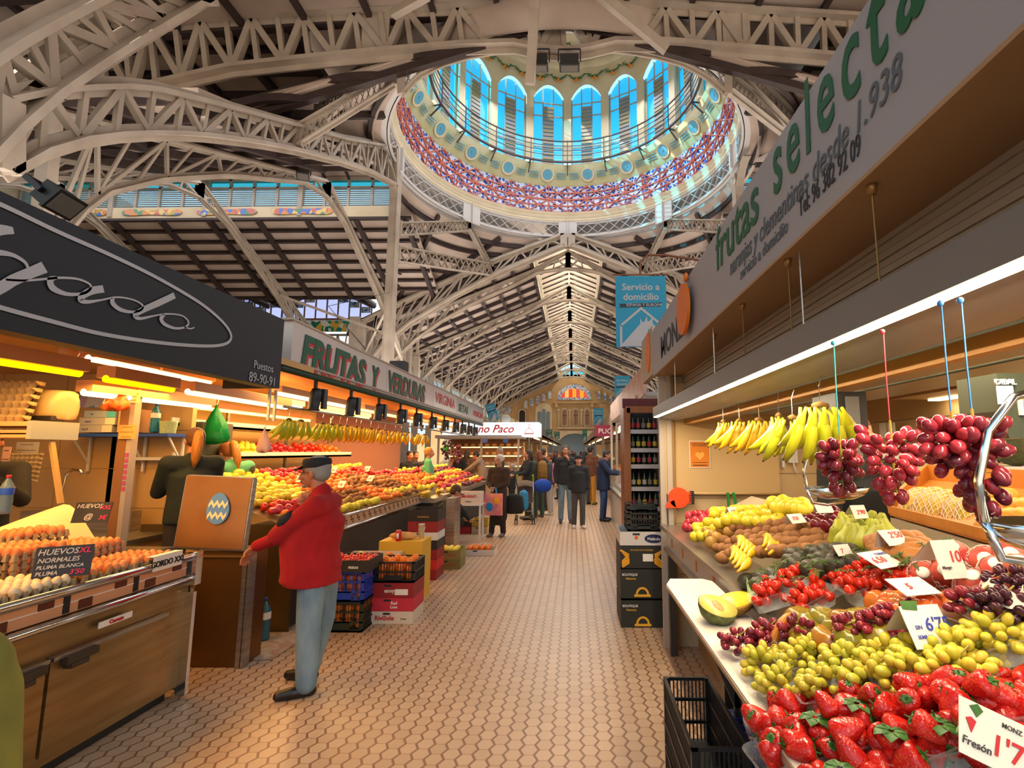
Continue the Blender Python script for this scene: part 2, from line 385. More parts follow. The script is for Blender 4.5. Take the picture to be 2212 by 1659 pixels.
BLUET = tilemat('blue_white_tiles', ['#e8e6dc', '#7fb0d8', '#e8e6dc', '#5585c0', '#c8b0c8'], 6)
WALLM = mat('sandy_wall_plaster', '#cdaa78', 0.75, c2='#b8915f', sc=0.5); WALLP = mat('pale_stone', '#d9c7a4', 0.7, c2='#c4ad88', sc=1)
# ---------------------------------------------------------------- nave lantern
def lantern(nm, pt, L, bays):
    """raised roof light; pt(along, across, z) -> point"""
    z0, z1, z2 = nz_(LW) + 0.05, nz_(LW) + 1.75, nz_(LW) + 2.55
    f = MB(); g = MB(); rf = MB(); tl = MB()
    for sg in (-1, 1):
        for i in range(bays + 1):
            a = L * i / bays; f.bar(pt(a, sg * LW, z0), pt(a, sg * LW, z1), 0.1 if i % 4 else 0.2)
        for z, w in ((z0 + 0.4, 0.08), (z1, 0.16), (z1 - 0.4, 0.06)): f.bar(pt(0, sg * LW, z), pt(L, sg * LW, z), 0.1, w)
        g.quad(pt(0, sg * LW, z0 + 0.42), pt(L, sg * LW, z0 + 0.42), pt(L, sg * LW, z1 - 0.4), pt(0, sg * LW, z1 - 0.4))
        tl.bar(pt(0, sg * LW, z0 + 0.18), pt(L, sg * LW, z0 + 0.18), 0.12, 0.5)
        for j in range(9):
            z = z0 + 0.5 + j * (z1 - 0.9 - z0) / 9; f.bar(pt(0, sg * LW, z), pt(L, sg * LW, z), 0.09, 0.015)
        rf.add([pt(0, 0, z2), pt(L, 0, z2), pt(L, sg * (LW + 0.3), z1), pt(0, sg * (LW + 0.3), z1), pt(0, 0, z2 + 0.1), pt(L, 0, z2 + 0.1), pt(L, sg * (LW + 0.3), z1 + 0.1), pt(0, sg * (LW + 0.3), z1 + 0.1)], [(0, 1, 2, 3), (7, 6, 5, 4), (0, 4, 5, 1), (1, 5, 6, 2), (2, 6, 7, 3), (3, 7, 4, 0)])
        for i in range(0, bays + 1):
            a = L * i / bays; rf.mi = 1; rf.bar(pt(a, 0, z2 - 0.06), pt(a, sg * LW, z1 - 0.06), 0.08, 0.1); rf.mi = 0
        gt = MB()
        gt.quad(pt(0, sg * LW, z1 - 0.4), pt(L, sg * LW, z1 - 0.4), pt(L, sg * LW, z1), pt(0, sg * LW, z1)); 
        st(gt, 'trim_%s_frieze' % nm, glass('frieze_glass', '#45c8d8', 0.5))
    w = T(bpy.data.objects.new('window_' + nm, None), kind='structure'); COL.objects.link(w)
    st(f, 'window_frame', STEEL_P, w); st(g, 'glazing', LOUV if nm != 'nave' else CREAMG, w); st(tl, 'tile_band', [WALLP], w)
    st(rf, 'ceiling_%s_lantern' % nm, [PANEL, DARKWOOD])
lantern('nave', lambda a, c, z: Vector((XC + c, Y0 + 0.3 + a, z)), 46, 46)
lantern('transept', lambda a, c, z: Vector((-TE + a, YC + c, z)), 16.4, 16)
lantern('transept_right', lambda a, c, z: Vector((7.0 + a, YC + c, z)), 17, 16)
# painted flower panels below the transept glazing
fm = MB()
for i in range(4):
    x = -21.3 + i * 3.25; zz = nz_(LW) + 0.24
    P = [(1.25 * math.cos(a) * (1 if abs(math.cos(a)) < .8 else 1.05), 0.15 * math.sin(a) + 0.05 * math.sin(3 * a)) for a in [2 * pi * k / 20 for k in range(20)]]
    fm.prism(P, (x, YC + LW - 0.075, zz), X3, Z3, 0.03)
st(fm, 'trim_flower_panels', FLORAL)
# ---------------------------------------------------------------- trusses
def truss(name, top, bot, n, pm='STEEL', dep=0.3, ch=0.22, web=0.09, x=False, post=False, mb=None, side=Y3):
    """lattice girder between two chords given as polylines"""
    mb = mb or MB()
    def res(P, k):
        P = [Vector(p) for p in P]; L = [0]
        for a, b in zip(P, P[1:]): L.append(L[-1] + (b - a).length)
        out = []
        for i in range(k + 1):
            d = L[-1] * i / k; j = 0
            while j < len(P) - 2 and L[j + 1] < d: j += 1
            t = (d - L[j]) / max(L[j + 1] - L[j], 1e-9); out.append(P[j].lerp(P[j + 1], min(max(t, 0), 1)))
        return out
    A, B = res(top, n), res(bot, n); A2, B2 = res(top, max(n, 16)), res(bot, max(n, 16))
    mb.path(A2, dep, ch * 0.28, up=Z3); mb.path(B2, dep, ch * 0.28, up=Z3)
    for P in (A2, B2):
        mb.path(P, 0.03, ch, up=Z3)
    for i in range(n):
        if x: mb.bar(A[i], B[i + 1], web, web * 0.3); mb.bar(B[i], A[i + 1], web, web * 0.3)
        else:
            if i % 2: mb.bar(A[i], B[i + 1], web, web)
            else: mb.bar(B[i], A[i + 1], web, web)
        if post or not x: mb.bar(A[i], B[i], web * 0.8, web * 0.8)
    mb.bar(A[0], B[0], dep, ch); mb.bar(A[-1], B[-1], dep, ch)
    return mb
GT = []
for k in range(8):
    y = 26.3 + 5.7 * k; mb = MB()
    for sg in (-1, 1):
        top = [(XC, y, RZ - 0.05)] + [(XC + sg * x, y, nz_(x) - 0.32) for x in (2, 5, 8, 11.0)]
        bot = [(XC, y, RZ - 1.0), (XC + sg * 1.5, y, RZ - 1.15)] + [(XC + sg * x, y, z) for x, z in ((3, 10.45), (5, 9.55), (6.8, 8.5), (8.2, 7.45), (9.3, 6.3), (10.0, 5.1), (10.3, 4.2))]
        truss('', top, bot, 16, mb=mb, dep=0.28)
    for sg in (-1, 1): mb.box((XC + sg * 10.5, y, 4.3), (0.34, 0.34, 8.6)); mb.box((XC + sg * 10.5, y, 0.5), (0.5, 0.5, 1.0))
    mb.bar((XC, y, RZ), (XC, y, RZ + 0.9), 0.1)
    mb.build('nave_truss', STEEL_P, label='pale iron arch truss across the nave, number %s from the dome' % ['one', 'two', 'three', 'four', 'five', 'six', 'seven', 'eight'][k], cat='roof truss', group='nave roof trusses')
# crossing trusses of the ring
mb = MB()
for sg in (-1, 1):
    truss('', [(XC + sg * a, 25.0, z) for a, z in ((0.2, 12.75), (3.5, 11.5), (7, 9.9), (10.4, 8.2))], [(XC + sg * a, 25.0, z) for a, z in ((0.2, 12.15), (3.5, 10.75), (5.7, 9.55), (8, 8.1), (9.6, 6.7), (10.3, 5.2), (10.5, 3.8))], 14, mb=mb, dep=0.36, ch=0.36)
    mb.box((XC + sg * 10.7, 25.0, 4.2), (0.5, 0.5, 8.4))
mb.build('crossing_truss', STEEL_P, label='pale iron gable truss touching the far edge of the dome ring', cat='roof truss', group='trusses carrying the dome')
# near girder across the top of the view, in the plane of the ring's near edge
nb = [at(x, y, Y=11.8) for x, y in ((-120, 420), (0, 330), (100, 268), (200, 228), (300, 198), (500, 152), (700, 130), (900, 112), (1000, 104), (1120, 100), (1190, 118), (1240, 118), (1330, 96), (1450, 98), (1600, 112), (1750, 124), (1900, 138), (2100, 165), (2300, 200))]
ntp = [at(x, y, Y=11.8) for x, y in ((-120, 300), (0, 205), (100, 130), (240, 66), (450, 46), (700, 32), (900, 22), (1120, 12), (1240, 12), (1450, 18), (1600, 28), (1850, 44), (2100, 70), (2300, 100))]
mb = truss('', ntp, nb, 44, dep=0.42, ch=0.4, web=0.16, x=False)
for x, wd in ((1170, 1.1), (812, 0.7), (1590, 0.7)):
    a, b = at(x, 20, Y=11.8), at(x, 112, Y=11.8); mb.box(((a.x + b.x) / 2, 11.8, (a.z + b.z) / 2), (wd, 0.06, abs(a.z - b.z)))
mb.build('near_girder', STEEL_P, label='broad riveted girder crossing in front of the dome at the top of the view', cat='girder', group='trusses carrying the dome')
# curved lattice brackets under the near girder, left and right of the dome opening
mb = MB()
for pts, tp in ((((868, 205), (900, 168), (950, 140), (1010, 122), (1080, 110), (1150, 108)), ((868, 150), (900, 130), (950, 112), (1010, 104), (1080, 101), (1150, 99))), (((1572, 205), (1530, 168), (1480, 140), (1420, 122), (1350, 110), (1280, 106)), ((1572, 150), (1530, 128), (1480, 112), (1420, 104), (1350, 100), (1280, 98)))):
    truss('', [at(x, y, Y=12.0) for x, y in tp], [at(x, y, Y=12.0) for x, y in pts], 9, dep=0.2, ch=0.14, web=0.07, x=True, mb=mb)
mb.build('arched_bracket', STEEL_P, label='curved lattice brackets framing the near edge of the dome opening', cat='bracket')
# arches in the plane of the transept opening, left
XA = -6.9
def px(l, **k): return [at(x, y, **k) for x, y in l]
mb = truss('', px(((300, -60), (200, -5), (100, 45), (0, 100), (-120, 180)), X=XA), px(((440, -10), (300, 72), (200, 132), (100, 200), (0, 285), (-120, 420)), X=XA), 9, dep=0.5, ch=0.34, web=0.13)
mb.build('transept_arch', STEEL_P, label='heavy riveted arch girder sweeping across the top left corner', cat='girder', group='trusses carrying the dome')
mb = truss('', px(((0, 215), (120, 190), (300, 185), (450, 222), (640, 272), (740, 300), (850, 318)), X=XA), px(((0, 372), (90, 322), (180, 297), (270, 287), (360, 286), (450, 292), (560, 308), (640, 324), (740, 350), (800, 372), (850, 398)), X=XA), 22, dep=0.36, ch=0.26, web=0.1)
mb.build('transept_truss', STEEL_P, label='lattice arch running from the left column towards the viewer under the roof', cat='roof truss', group='trusses carrying the dome')
# members rising from the left arch node to the ring and to the near girder
for nm, prs, kw in (('left', (((640, 318), (850, 185)), ((690, 268), (840, 120))), dict(X=XA)), ('right', (((1710, 300), (1575, 195)), ((1760, 330), (1565, 130))), dict(Y=14.5))):
    for k, (a, b) in enumerate(prs):
        A, B = at(*a, **kw), at(*b, Y=12.6)
        truss('', [A + Z3 * 0.55, B + Z3 * 0.45], [A, B], 16, dep=0.3, ch=0.14, web=0.06, x=True).build('diagonal_brace', STEEL_P, label='%s lattice brace rising to the near %s corner of the dome' % (('lower', 'upper')[k], nm), cat='brace', group='braces beside the dome')
# trusses along the far transept slope
for k, (x, lb) in enumerate(((-9.6, 'nearer the dome'), (-14.6, 'between the other two'), (-20.2, 'nearest the left end wall'))):
    zt = lambda yy: nz_(abs(yy - YC)) - 0.3
    mb = truss('', [(x, yy, zt(yy)) for yy in (YC, YC + 2.0, YC + 5, YC + 8, YC + 10.4)], [(x, YC, 11.5), (x, YC + 1.6, 11.2), (x, YC + 3.4, 10.3), (x, YC + 5.4, 9.3), (x, YC + 7.5, 8.0), (x, YC + 9, 6.8), (x, YC + 9.9, 5.0), (x, YC + 10.2, 3.6)], 16, dep=0.24, ch=0.2, web=0.07)
    truss('', [(x, yy, zt(yy)) for yy in (YC, YC - 2.0, YC - 5, YC - 8, YC - 10)], [(x, YC, 11.5), (x, YC - 1.6, 11.2), (x, YC - 3.4, 10.3), (x, YC - 5.4, 9.3), (x, YC - 7.5, 8.0), (x, YC - 9, 6.8), (x, YC - 9.9, 5.0)], 12, dep=0.24, ch=0.2, web=0.07, mb=mb)
    mb.box((x, YC + 10.4, 4), (0.36, 0.36, 8))
    mb.build('transept_rib', STEEL_P, label='lattice rib under the left wing roof, the one ' + lb, cat='roof truss', group='ribs of the left wing roof')
# columns carrying the ring
for sg, nm in ((-1, 'left'), (1, 'right')):
    mb = MB(); xx = XC + sg * 6.6
    mb.box((xx, 18.5, 6.1), (0.26, 0.34, 12.2)); mb.box((xx - 0.14, 18.5, 6.1), (0.03, 0.42, 12.2)); mb.box((xx + 0.14, 18.5, 6.1), (0.03, 0.42, 12.2)); mb.box((xx, 18.5, 0.6), (0.5, 0.6, 1.2))
    for i in range(6):
        a0, a1 = i / 6 * pi / 2, (i + 1) / 6 * pi / 2
        mb.bar((xx, 18.5 - 1.2 + 1.1 * math.cos(a0) , 11.0 + 1.3 * math.sin(a0)), (xx, 18.5 - 1.2 + 1.1 * math.cos(a1), 11.0 + 1.3 * math.sin(a1)), 0.28, 0.06)
    mb.build('iron_column', STEEL_P, label='tall pale iron column under the %s side of the dome ring' % nm, cat='column', group='columns under the dome')
# lattice braces between column, ring and crossing truss
for sg, nm in ((-1, 'left'), (1, 'right')):
    mb = MB()
    def q3(x, y, z): return Vector((XC + sg * x, y, z))
    ringp = q3(4.75, YC + 4.75, 12.45); nd = q3(3.9, 25.0, 10.9); cl = q3(6.5, 18.75, 10.15)
    for A, B, h in ((cl + Z3 * 0.1, ringp, 0.5), (cl - Z3 * 0.9, nd, 0.62), (ringp, nd, 0.3)):
        truss('', [A + Z3 * h / 2, B + Z3 * h / 2], [A - Z3 * h / 2, B - Z3 * h / 2], 15, dep=0.22, ch=0.1, web=0.07, x=True, mb=mb)
    mb.build('lattice_brace', STEEL_P, label='white cross-lattice braces tying the %s column to the ring' % nm, cat='brace')
# tie rods and cables high up
mb = MB()
for a, b in (((-6.9, 18.5, 6.6), (-9.6, 28, 6.9)), ((-6.9, 18.5, 7.3), (-10.5, 25, 6.6)), ((-6.9, 18.5, 6.2), (-8.6, 25, 6.2)), ((-12, 20, 8), (-6.9, 18.6, 6.0))): mb.bar(a, b, 0.1, 0.1)
mb.build('tie_bars', STEEL_P, label='thin iron tie bars meeting at the left column', cat='tie bar')
for k, y in enumerate((32, 37.7, 43.4)):
    tb = MB().tube([(XC - 10.3, y, 8.0 - .2), (XC, y, 9.9), (XC + 10.3, y, 7.8)], 0.022, 6)
    tb.build('tie_rod', mat('dark_rod', '#574a40', 0.6), label='thin tie rod spanning the nave below its arch, %s from the dome' % ['first', 'second', 'third'][k], cat='rod', group='nave tie rods')
# side aisles of the nave: frame posts, glazed dormers, lattice screens
for sg, nm in ((-1, 'left'), (1, 'right')):
    for k in range(8):
        y = 26.3 + 5.7 * k
        g = MB(); f = MB(); t2 = MB(); xx = XC + sg * 11.0
        y2 = y + 5.7
        g.quad((xx, y + .3, 6.1), (xx, y2 - .3, 6.1), (xx, y2 - .3, 7.4), (xx, y + .3, 7.4))
        for i in range(13): f.bar((xx, y + 0.3 + i * 0.425, 6.0), (xx, y + 0.3 + i * 0.425, 7.5), 0.06)
        f.bar((xx, y, 7.5), (xx, y2, 7.5), 0.2); f.bar((xx, y, 6.0), (xx, y2, 6.0), 0.14); f.bar((xx, y, 5.1), (xx, y2, 5.1), 0.2)
        truss('', [(xx, y, 5.0), (xx, y + 2.85, 5.05), (xx, y2, 5.0)], [(xx, y, 3.2), (xx, y + 0.8, 4.0), (xx, y + 2.85, 4.55), (xx, y2 - .8, 4.0), (xx, y2, 3.2)], 10, dep=0.12, ch=0.12, web=0.07, mb=f)
        t2.bx(xx - 0.06, xx + 0.06, y + 0.2, y2 - 0.2, 5.2, 5.95)
        w = T(bpy.data.objects.new('window_aisle', None), kind='structure'); COL.objects.link(w)
        st(g, 'glazing', LOUV, w); st(f, 'window_frame', STEEL_P, w); st(t2, 'tile_band', GREENT, w)
# glazed gable dormers in the corner beyond the left column
def gable_window(c, wd, h0, h1, nm, label_tiles=True, m=None, ax=X3):
    n = 8; w = T(bpy.data.objects.new('window_gable', None), kind='structure'); COL.objects.link(w)
    g = MB(); f = MB(); t2 = MB(); c = Vector(c)
    zt = lambda u: h0 + (h1 - h0) * (1 - abs(u) * 2)
    for i in range(n):
        u0, u1 = i / n - .5, (i + 1) / n - .5
        g.quad(c + ax * wd * u0, c + ax * wd * u1, c + ax * wd * u1 + Z3 * zt(u1), c + ax * wd * u0 + Z3 * zt(u0))
        zz = min(zt(u0), zt(u1)); t2.add([c + ax * wd * (u0 + .012) + Z3 * (zz - .42) - Y3 * .03, c + ax * wd * (u1 - .012) + Z3 * (zz - .42) - Y3 * .03, c + ax * wd * (u1 - .012) + Z3 * (zz - .05) - Y3 * .03, c + ax * wd * (u0 + .012) + Z3 * (zz - .05) - Y3 * .03], [(0, 1, 2, 3)])
    for i in range(n + 1):
        u = i / n - .5; f.bar(c + ax * wd * u, c + ax * wd * u + Z3 * zt(u), 0.07)
    f.bar(c - ax * wd * .5, c + ax * wd * .5, 0.12); f.bar(c - ax * wd * .5 + Z3 * h0, c + Z3 * h1, .1, .22); f.bar(c + ax * wd * .5 + Z3 * h0, c + Z3 * h1, .1, .22)
    st(g, 'glazing', m or glass('opal_glass', '#c4ccf4', 0.3), w); st(f, 'window_frame', mat('rust_red_frame', '#8e6a5c', 0.6), w); st(t2, 'tile_panels', BLUET, w)
    b = MB().bx(c.x - abs(ax.x) * wd / 2 - .1, c.x + abs(ax.x) * wd / 2 + .1, c.y - .08, c.y + .08, c.z - .75, c.z - .1); st(b, 'tile_band', GREENT, w)
p = at(705, 690, Y=29.4); gable_window((p.x, p.y, p.z), 5.4, .8, 2.1, 'a')
p = at(500, 690, Y=29.4); gable_window((p.x - .7, p.y, p.z), 5.4, .8, 2.1, 'b')
gable_window((-16.9 - 2.6, 29.4, p.z), 5.4, .8, 2.1, 'c')
for i, cx_ in enumerate((at(705, 690, Y=29.4).x, at(500, 690, Y=29.4).x - .7, -19.5)):
    for sg in (-1, 1): roof('ceiling_dormer', [(cx_, 24.9, p.z + 2.25), (cx_, 29.5, p.z + 2.25), (cx_ + sg * 2.9, 29.5, p.z + .85), (cx_ + sg * 2.9, 24.9, p.z + .85)], fr(5), fr(2), wr=.12, wp=.1)
# lower lattice and pale glass below the dormers
mb = MB(); 
for i in range(4):
    x0 = -9.2 - i * 5.3
    truss('', [(x0, 29.3, p.z - 1.0), (x0 - 5.3, 29.3, p.z - 1.0)], [(x0, 29.3, p.z - 3.2), (x0 - 1.2, 29.3, p.z - 2.1), (x0 - 2.6, 29.3, p.z - 1.6), (x0 - 4.1, 29.3, p.z - 2.1), (x0 - 5.3, 29.3, p.z - 3.2)], 10, dep=.14, ch=.14, web=.08, mb=mb)
    mb.box((x0, 29.3, 3.6), (.3, .3, 7.2))
mb.build('arcade_lattice', STEEL_P, label='row of small lattice arches below the tiled band of the left wing', cat='lattice')
# walls
st(MB().bx(-30, -11.4, 33, 33.4, 0, 5.2), 'wall_aisle', WALLP)
g = MB(); g.quad((-30, 33.2, 5.2), (-10.5, 33.2, 5.2), (-10.5, 33.2, 8.4), (-30, 33.2, 8.4)); st(g, 'window_aisle_far', glass('milky_glass', '#fff4e0', .6))
wl = MB().bx(-24.4, -24.0, 6.5, 33, 0, 15); wl.bx(-24.0, -23.8, 17, 20.2, 9.2, 12.4); wl.bx(-24.0, -23.7, 8, 30, 9.0, 9.25); st(wl, 'wall_left', WALLP)
st(MB().bx(-24.4, -24.0, -30, 6.5, 0, 15), 'wall_left_near', WALLP)  # unseen stretch of wall, put in this tall and long to block the sun
# far end wall with its windows
YE = 70.0
def end_wall():
    mb = MB(); poly = [(-22, 0), (-3.6, 0), (-3.6, 2.6)] + [(-0.05 + 2.9 * -math.cos(a) , 2.6 + 1.9 * math.sin(a)) for a in fr(8, 0.0, pi)] + [(2.85, 0), (22, 0), (22, 3.6), (11.3, 7.7), (2.1, 11.6)] + [(XC + .15 + 2.2 * math.cos(a), 11.6 + .75 * math.sin(a)) for a in fr(6, 0.1, pi - .1)] + [(-2.6, 11.6), (-11.5, 7.7), (-22, 3.6)]
    mb.prism(poly, (0, YE + .4, 0), X3, Z3, .4)
    return st(mb, 'wall_end', WALLM)
end_wall()
st(MB().bx(-10, 10, YE + 8, YE + 8.1, 0, 6), 'wall_far_street', mat('street_glow', '#9fc4e8', .8))
def flat_poly(poly, y, m, nm, par=None, dep=.12):
    mb = MB(); mb.prism(poly, (0, y, 0), X3, Z3, dep); return st(mb, nm, m, par)
def arch(cx, z0, wd, ht, n=10, rx=None):
    return [(cx - wd / 2, z0), (cx + wd / 2, z0)] + [(cx + wd / 2 * math.cos(a), z0 + ht - wd / 2 * .9 + wd / 2 * .9 * math.sin(a)) for a in fr(n, 0, pi)]
w1 = T(bpy.data.objects.new('window_shield', None), kind='structure'); COL.objects.link(w1)
def el_arch(cx, z0, a, b, n=14): return [(cx + a * math.cos(t), z0 + b * math.sin(t)) for t in fr(n, 0, pi)]
flat_poly([(-2.25, 8.7), (2.35, 8.7)] + el_arch(.05, 9.2, 2.3, 1.65), YE - .02, BLUET, 'tile_border', w1)
cols = ['#b8342a', '#e0a04a', '#d02a22', '#e08a12', '#b03a3a', '#e08a12', '#b84030']
for i, c in enumerate(cols):
    x0, x1 = -1.75 + i * .515, -1.75 + (i + 1) * .515
    zf = lambda x: 9.05 + 1.2 * math.sqrt(max(0.0, 1 - ((x - .05) / 1.82) ** 2))
    flat_poly([(x0, 9.05), (x1, 9.05), (x1, max(9.1, zf(x1))), ((x0 + x1) / 2, zf((x0 + x1) / 2)), (x0, max(9.1, zf(x0)))], YE - .16, mat('stained_glass_' + 'abcdefg'[i], c, .3, emit=.9), 'stained_pane', w1, .03)
st(MB().bx(-2.9, 3.1, YE - .6, YE, 8.25, 8.45).bx(-2.6, -2.2, YE - .5, YE, 7.7, 8.3).bx(2.3, 2.7, YE - .5, YE, 7.7, 8.3), 'trim_balcony', WALLM)
for i, (x, z) in enumerate([(-3.35 - .82 * k, 8.85 - .33 * k) for k in range(5)] + [(3.45 + .82 * k, 8.85 - .33 * k) for k in range(5)]):
    w2 = T(bpy.data.objects.new('window_lancet', None), kind='structure'); COL.objects.link(w2)
    flat_poly(arch(x, z, .5, 1.15), YE - .1, WALLP, 'window_frame', w2, .1); flat_poly(arch(x, z + .06, .4, 1.0), YE - .2, BLUET, 'pane', w2, .05)
for x in (-1.3, .25, 1.8):
    w2 = T(bpy.data.objects.new('window_narrow', None), kind='structure'); COL.objects.link(w2)
    dk = mat('leaded_glass', '#a87f60', .4, c2='#5c3a2c', sc=9); flat_poly(arch(x, 5.1, .86, 2.5, 6), YE - .06, WALLP, 'window_frame', w2, .12)
    flat_poly(arch(x, 5.25, .66, 2.15, 6), YE - .2, dk, 'pane', w2, .05)
    mb = MB().bx(x - .03, x + .03, YE - .28, YE - .2, 5.3, 7.3).bx(x - .3, x + .3, YE - .28, YE - .2, 6.5, 6.6); st(mb, 'glazing_bar', mat('dark_red_wood', '#6a2c20', .6), w2)
st(MB().bx(-2.2, 2.7, YE - .5, YE, 4.75, 4.95), 'trim_sill', WALLP)
for x in (-.55, 1.05, -2.1, 2.6): st(MB().tube([(x, YE - .25, 4.95), (x, YE - .25, 7.2)], .12, 10).box((x, YE - .25, 7.3), (.4, .3, .25)), 'trim_colonnette', WALLP)
w2 = T(bpy.data.objects.new('window_gothic', None), kind='structure'); COL.objects.link(w2)
flat_poly(arch(-4.15, 4.1, 2.3, 4.2, 12), YE - .12, WALLP, 'window_frame', w2, .16)
for i in range(3): flat_poly(arch(-4.75 + i * .6, 4.2, .5, 2.9 + (.35 if i == 1 else 0), 8), YE - .3, mat('grey_blue_pane', '#6d7f88', .3), 'pane', w2, .05)
w2 = T(bpy.data.objects.new('window_dark', None), kind='structure'); COL.objects.link(w2)
flat_poly(arch(-7.1, 4.9, 1.1, 2.6, 6), YE - .1, WALLP, 'window_frame', w2, .14); flat_poly(arch(-7.1, 5.0, .8, 2.3, 6), YE - .22, mat('dark_shutter', '#2e1f1a', .6), 'pane', w2, .05)
for sg, nm in ((-1, 'left'), (1, 'right')): st(MB().bx(sg * 8.4 + XC, sg * 11.4 + XC, YE - .2, YE, 6.9, 7.7), 'trim_tiles_' + nm, BLUET)
# blue panes at the top of the nave's end gable
w2 = T(bpy.data.objects.new('window_gable_end', None), kind='structure'); COL.objects.link(w2)
flat_poly([(-2.3, 12.0), (2.3, 12.0)] + el_arch(0, 12.1, 2.2, 1.1), YE + .1, WALLP, 'window_frame', w2, .1)
for i in range(4): flat_poly([(-1.35 + i * .68, 12.25), (-.78 + i * .68, 12.25), (-.78 + i * .68, 12.85 if i in (1, 2) else 12.7), (-1.35 + i * .68, 12.85 if i in (1, 2) else 12.7)], YE - .05, mat('bright_blue_pane', '#18b8e8', .3, emit=.8), 'pane', w2, .05)
flat_poly([(-2.4, 2.6), (-2.4, 4.45), (2.8, 4.45), (2.8, 2.6), (2.5, 2.6)] + [(.15 + 2.3 * math.cos(a), 2.6 + 1.5 * math.sin(a)) for a in fr(8, 0, pi)], YE - .3, WALLP, 'trim_doorway', None, .25)
# ================================================================ the dome
def ringz(r0, z0, r1, z1, m, nm, n=96, th=.12, par=None, a0=0, a1=2 * pi):
    mb = MB(); mb.lathe([(r0, z0), (r1, z1), (r1 + th, z1), (r0 + th, z0), (r0, z0)], n, (XC, YC, 0), closed=False, a0=a0, a1=a1); return st(mb, nm, m, par)
def cp(r, a, z): return Vector((XC + r * math.cos(a), YC + r * math.sin(a), z))
# openwork ring girder
mb = MB(); NR = 16
for z in (12.65, 13.42): mb.path([cp(6.62, 2 * pi * k / 96, z) for k in range(96)], .3, .06, closed=True); mb.path([cp(6.56, 2 * pi * k / 96, z + (.05 if z < 13 else -.05)) for k in range(96)], .03, .16, closed=True)
nx = 72
for k in range(nx):
    a, b = 2 * pi * k / nx, 2 * pi * (k + 1.5) / nx
    mb.bar(cp(6.57, a, 12.66), cp(6.57, b, 13.42), .07, .02); mb.bar(cp(6.55, b, 12.66), cp(6.55, a, 13.42), .07, .02)
for k in range(8):
    a = pi / 4 * k + pi / 2; mb.box(cp(6.5, a, 13.02), (.06, .95, .95), rz=a); mb.box(cp(6.42, a, 13.02), (.12, .05, .95), rz=a)
mb.build('ring_girder', mat('white_ironwork', '#c9c4bf', .5), label='white lattice ring girder round the base of the dome', cat='girder')
ringz(6.98, 12.2, 6.98, 13.6, PANEL, 'trim_ring_backing')
# mouldings
CREAM = mat('cream_plaster', '#e0cfae', .6, c2='#cdbb98', sc=1.2)
mb = MB(); mb.lathe([(6.75, 13.4), (6.45, 13.45), (6.42, 13.55), (6.5, 13.6), (6.38, 13.68), (6.42, 13.78), (6.3, 13.84), (6.36, 13.9), (6.8, 13.9)], 96, (XC, YC, 0), closed=False); st(mb, 'trim_dome_cornice', CREAM)
# tiled band: red ribs in stars over blue and white tiles
m, N, b_ = base('blue_white_azulejo'); t = N.new('ShaderNodeTexCoord'); v = N.new('ShaderNodeTexVoronoi'); v.inputs['Scale'].default_value = 7.0; N.l.new(t.outputs['Object'], v.inputs[0])
g_ = N.m('GREATER_THAN', v.outputs['Distance'], .47); N.l.new(N.mix(g_, lin('#3358b8'), lin('#d8dcec')), b_.inputs['Base Color']); b_.inputs['Roughness'].default_value = .25; AZ = m
ringz(6.42, 13.9, 6.22, 15.2, AZ, 'trim_tile_band')
mb = MB(); nb_ = 40
for row in range(2):
    z0, z1 = 13.9 + row * .65, 13.9 + (row + 1) * .65; rr = lambda z: 6.40 - (z - 13.9) * .154
    for k in range(nb_):
        a, c, b2 = 2 * pi * k / nb_, 2 * pi * (k + .5) / nb_, 2 * pi * (k + 1) / nb_; zm = (z0 + z1) / 2
        for A, B in (((a, z0), (b2, z1)), ((b2, z0), (a, z1)), ((a, z0), (a, z1)), ((a, zm), (b2, zm))):
            if k % 1 == 0: mb.bar(cp(rr(A[1]), A[0], A[1]), cp(rr(B[1]), B[0], B[1]), .045, .045)
    mb.path([cp(rr(z0), 2 * pi * k / 96, z0) for k in range(96)], .06, .06, closed=True)
st(mb, 'trim_band_ribs', mat('red_tile_ribs', '#c4644e', .4))
ringz(6.24, 15.2, 5.6, 16.05, mat('painted_dome_band', '#bdb48e', .6, c2='#aca86c', sc=2), 'trim_medallion_band')
mb = MB(); mb2 = MB()
for k in range(18):
    a = 2 * pi * (k + .5) / 18 + pi / 2; r_ = 5.9; z = 15.62; out = Vector((math.cos(a), math.sin(a), 0)); ux = Vector((-math.sin(a), math.cos(a), 0)); uy = (Z3 * .85 - out * .64).normalized()
    for R_, mm, of in ((.34, mb, .05), (.26, mb2, .07)):
        mm.prism([(R_ * math.cos(q), R_ * math.sin(q)) for q in [2 * pi * j / 16 for j in range(16)]], cp(r_, a, z) - out * of, ux, uy, .02)
    mb2.prism([(.06 * math.cos(q), .06 * math.sin(q)) for q in [2 * pi * j / 8 for j in range(8)]], cp(r_, a, z) - out * .1, ux, uy, .02)
    for s_ in (-1, 1):
        for zz in (-.12, 0, .12): mb2.bar(cp(r_, a, z) - out * .05 + ux * s_ * .45 + uy * zz, cp(r_, a, z) - out * .05 + ux * s_ * .95 + uy * zz, .03, .03)
st(mb, 'trim_medallions', CREAM); st(mb2, 'trim_medallion_paint', mat('faded_blue_paint', '#5aa0b8', .5))
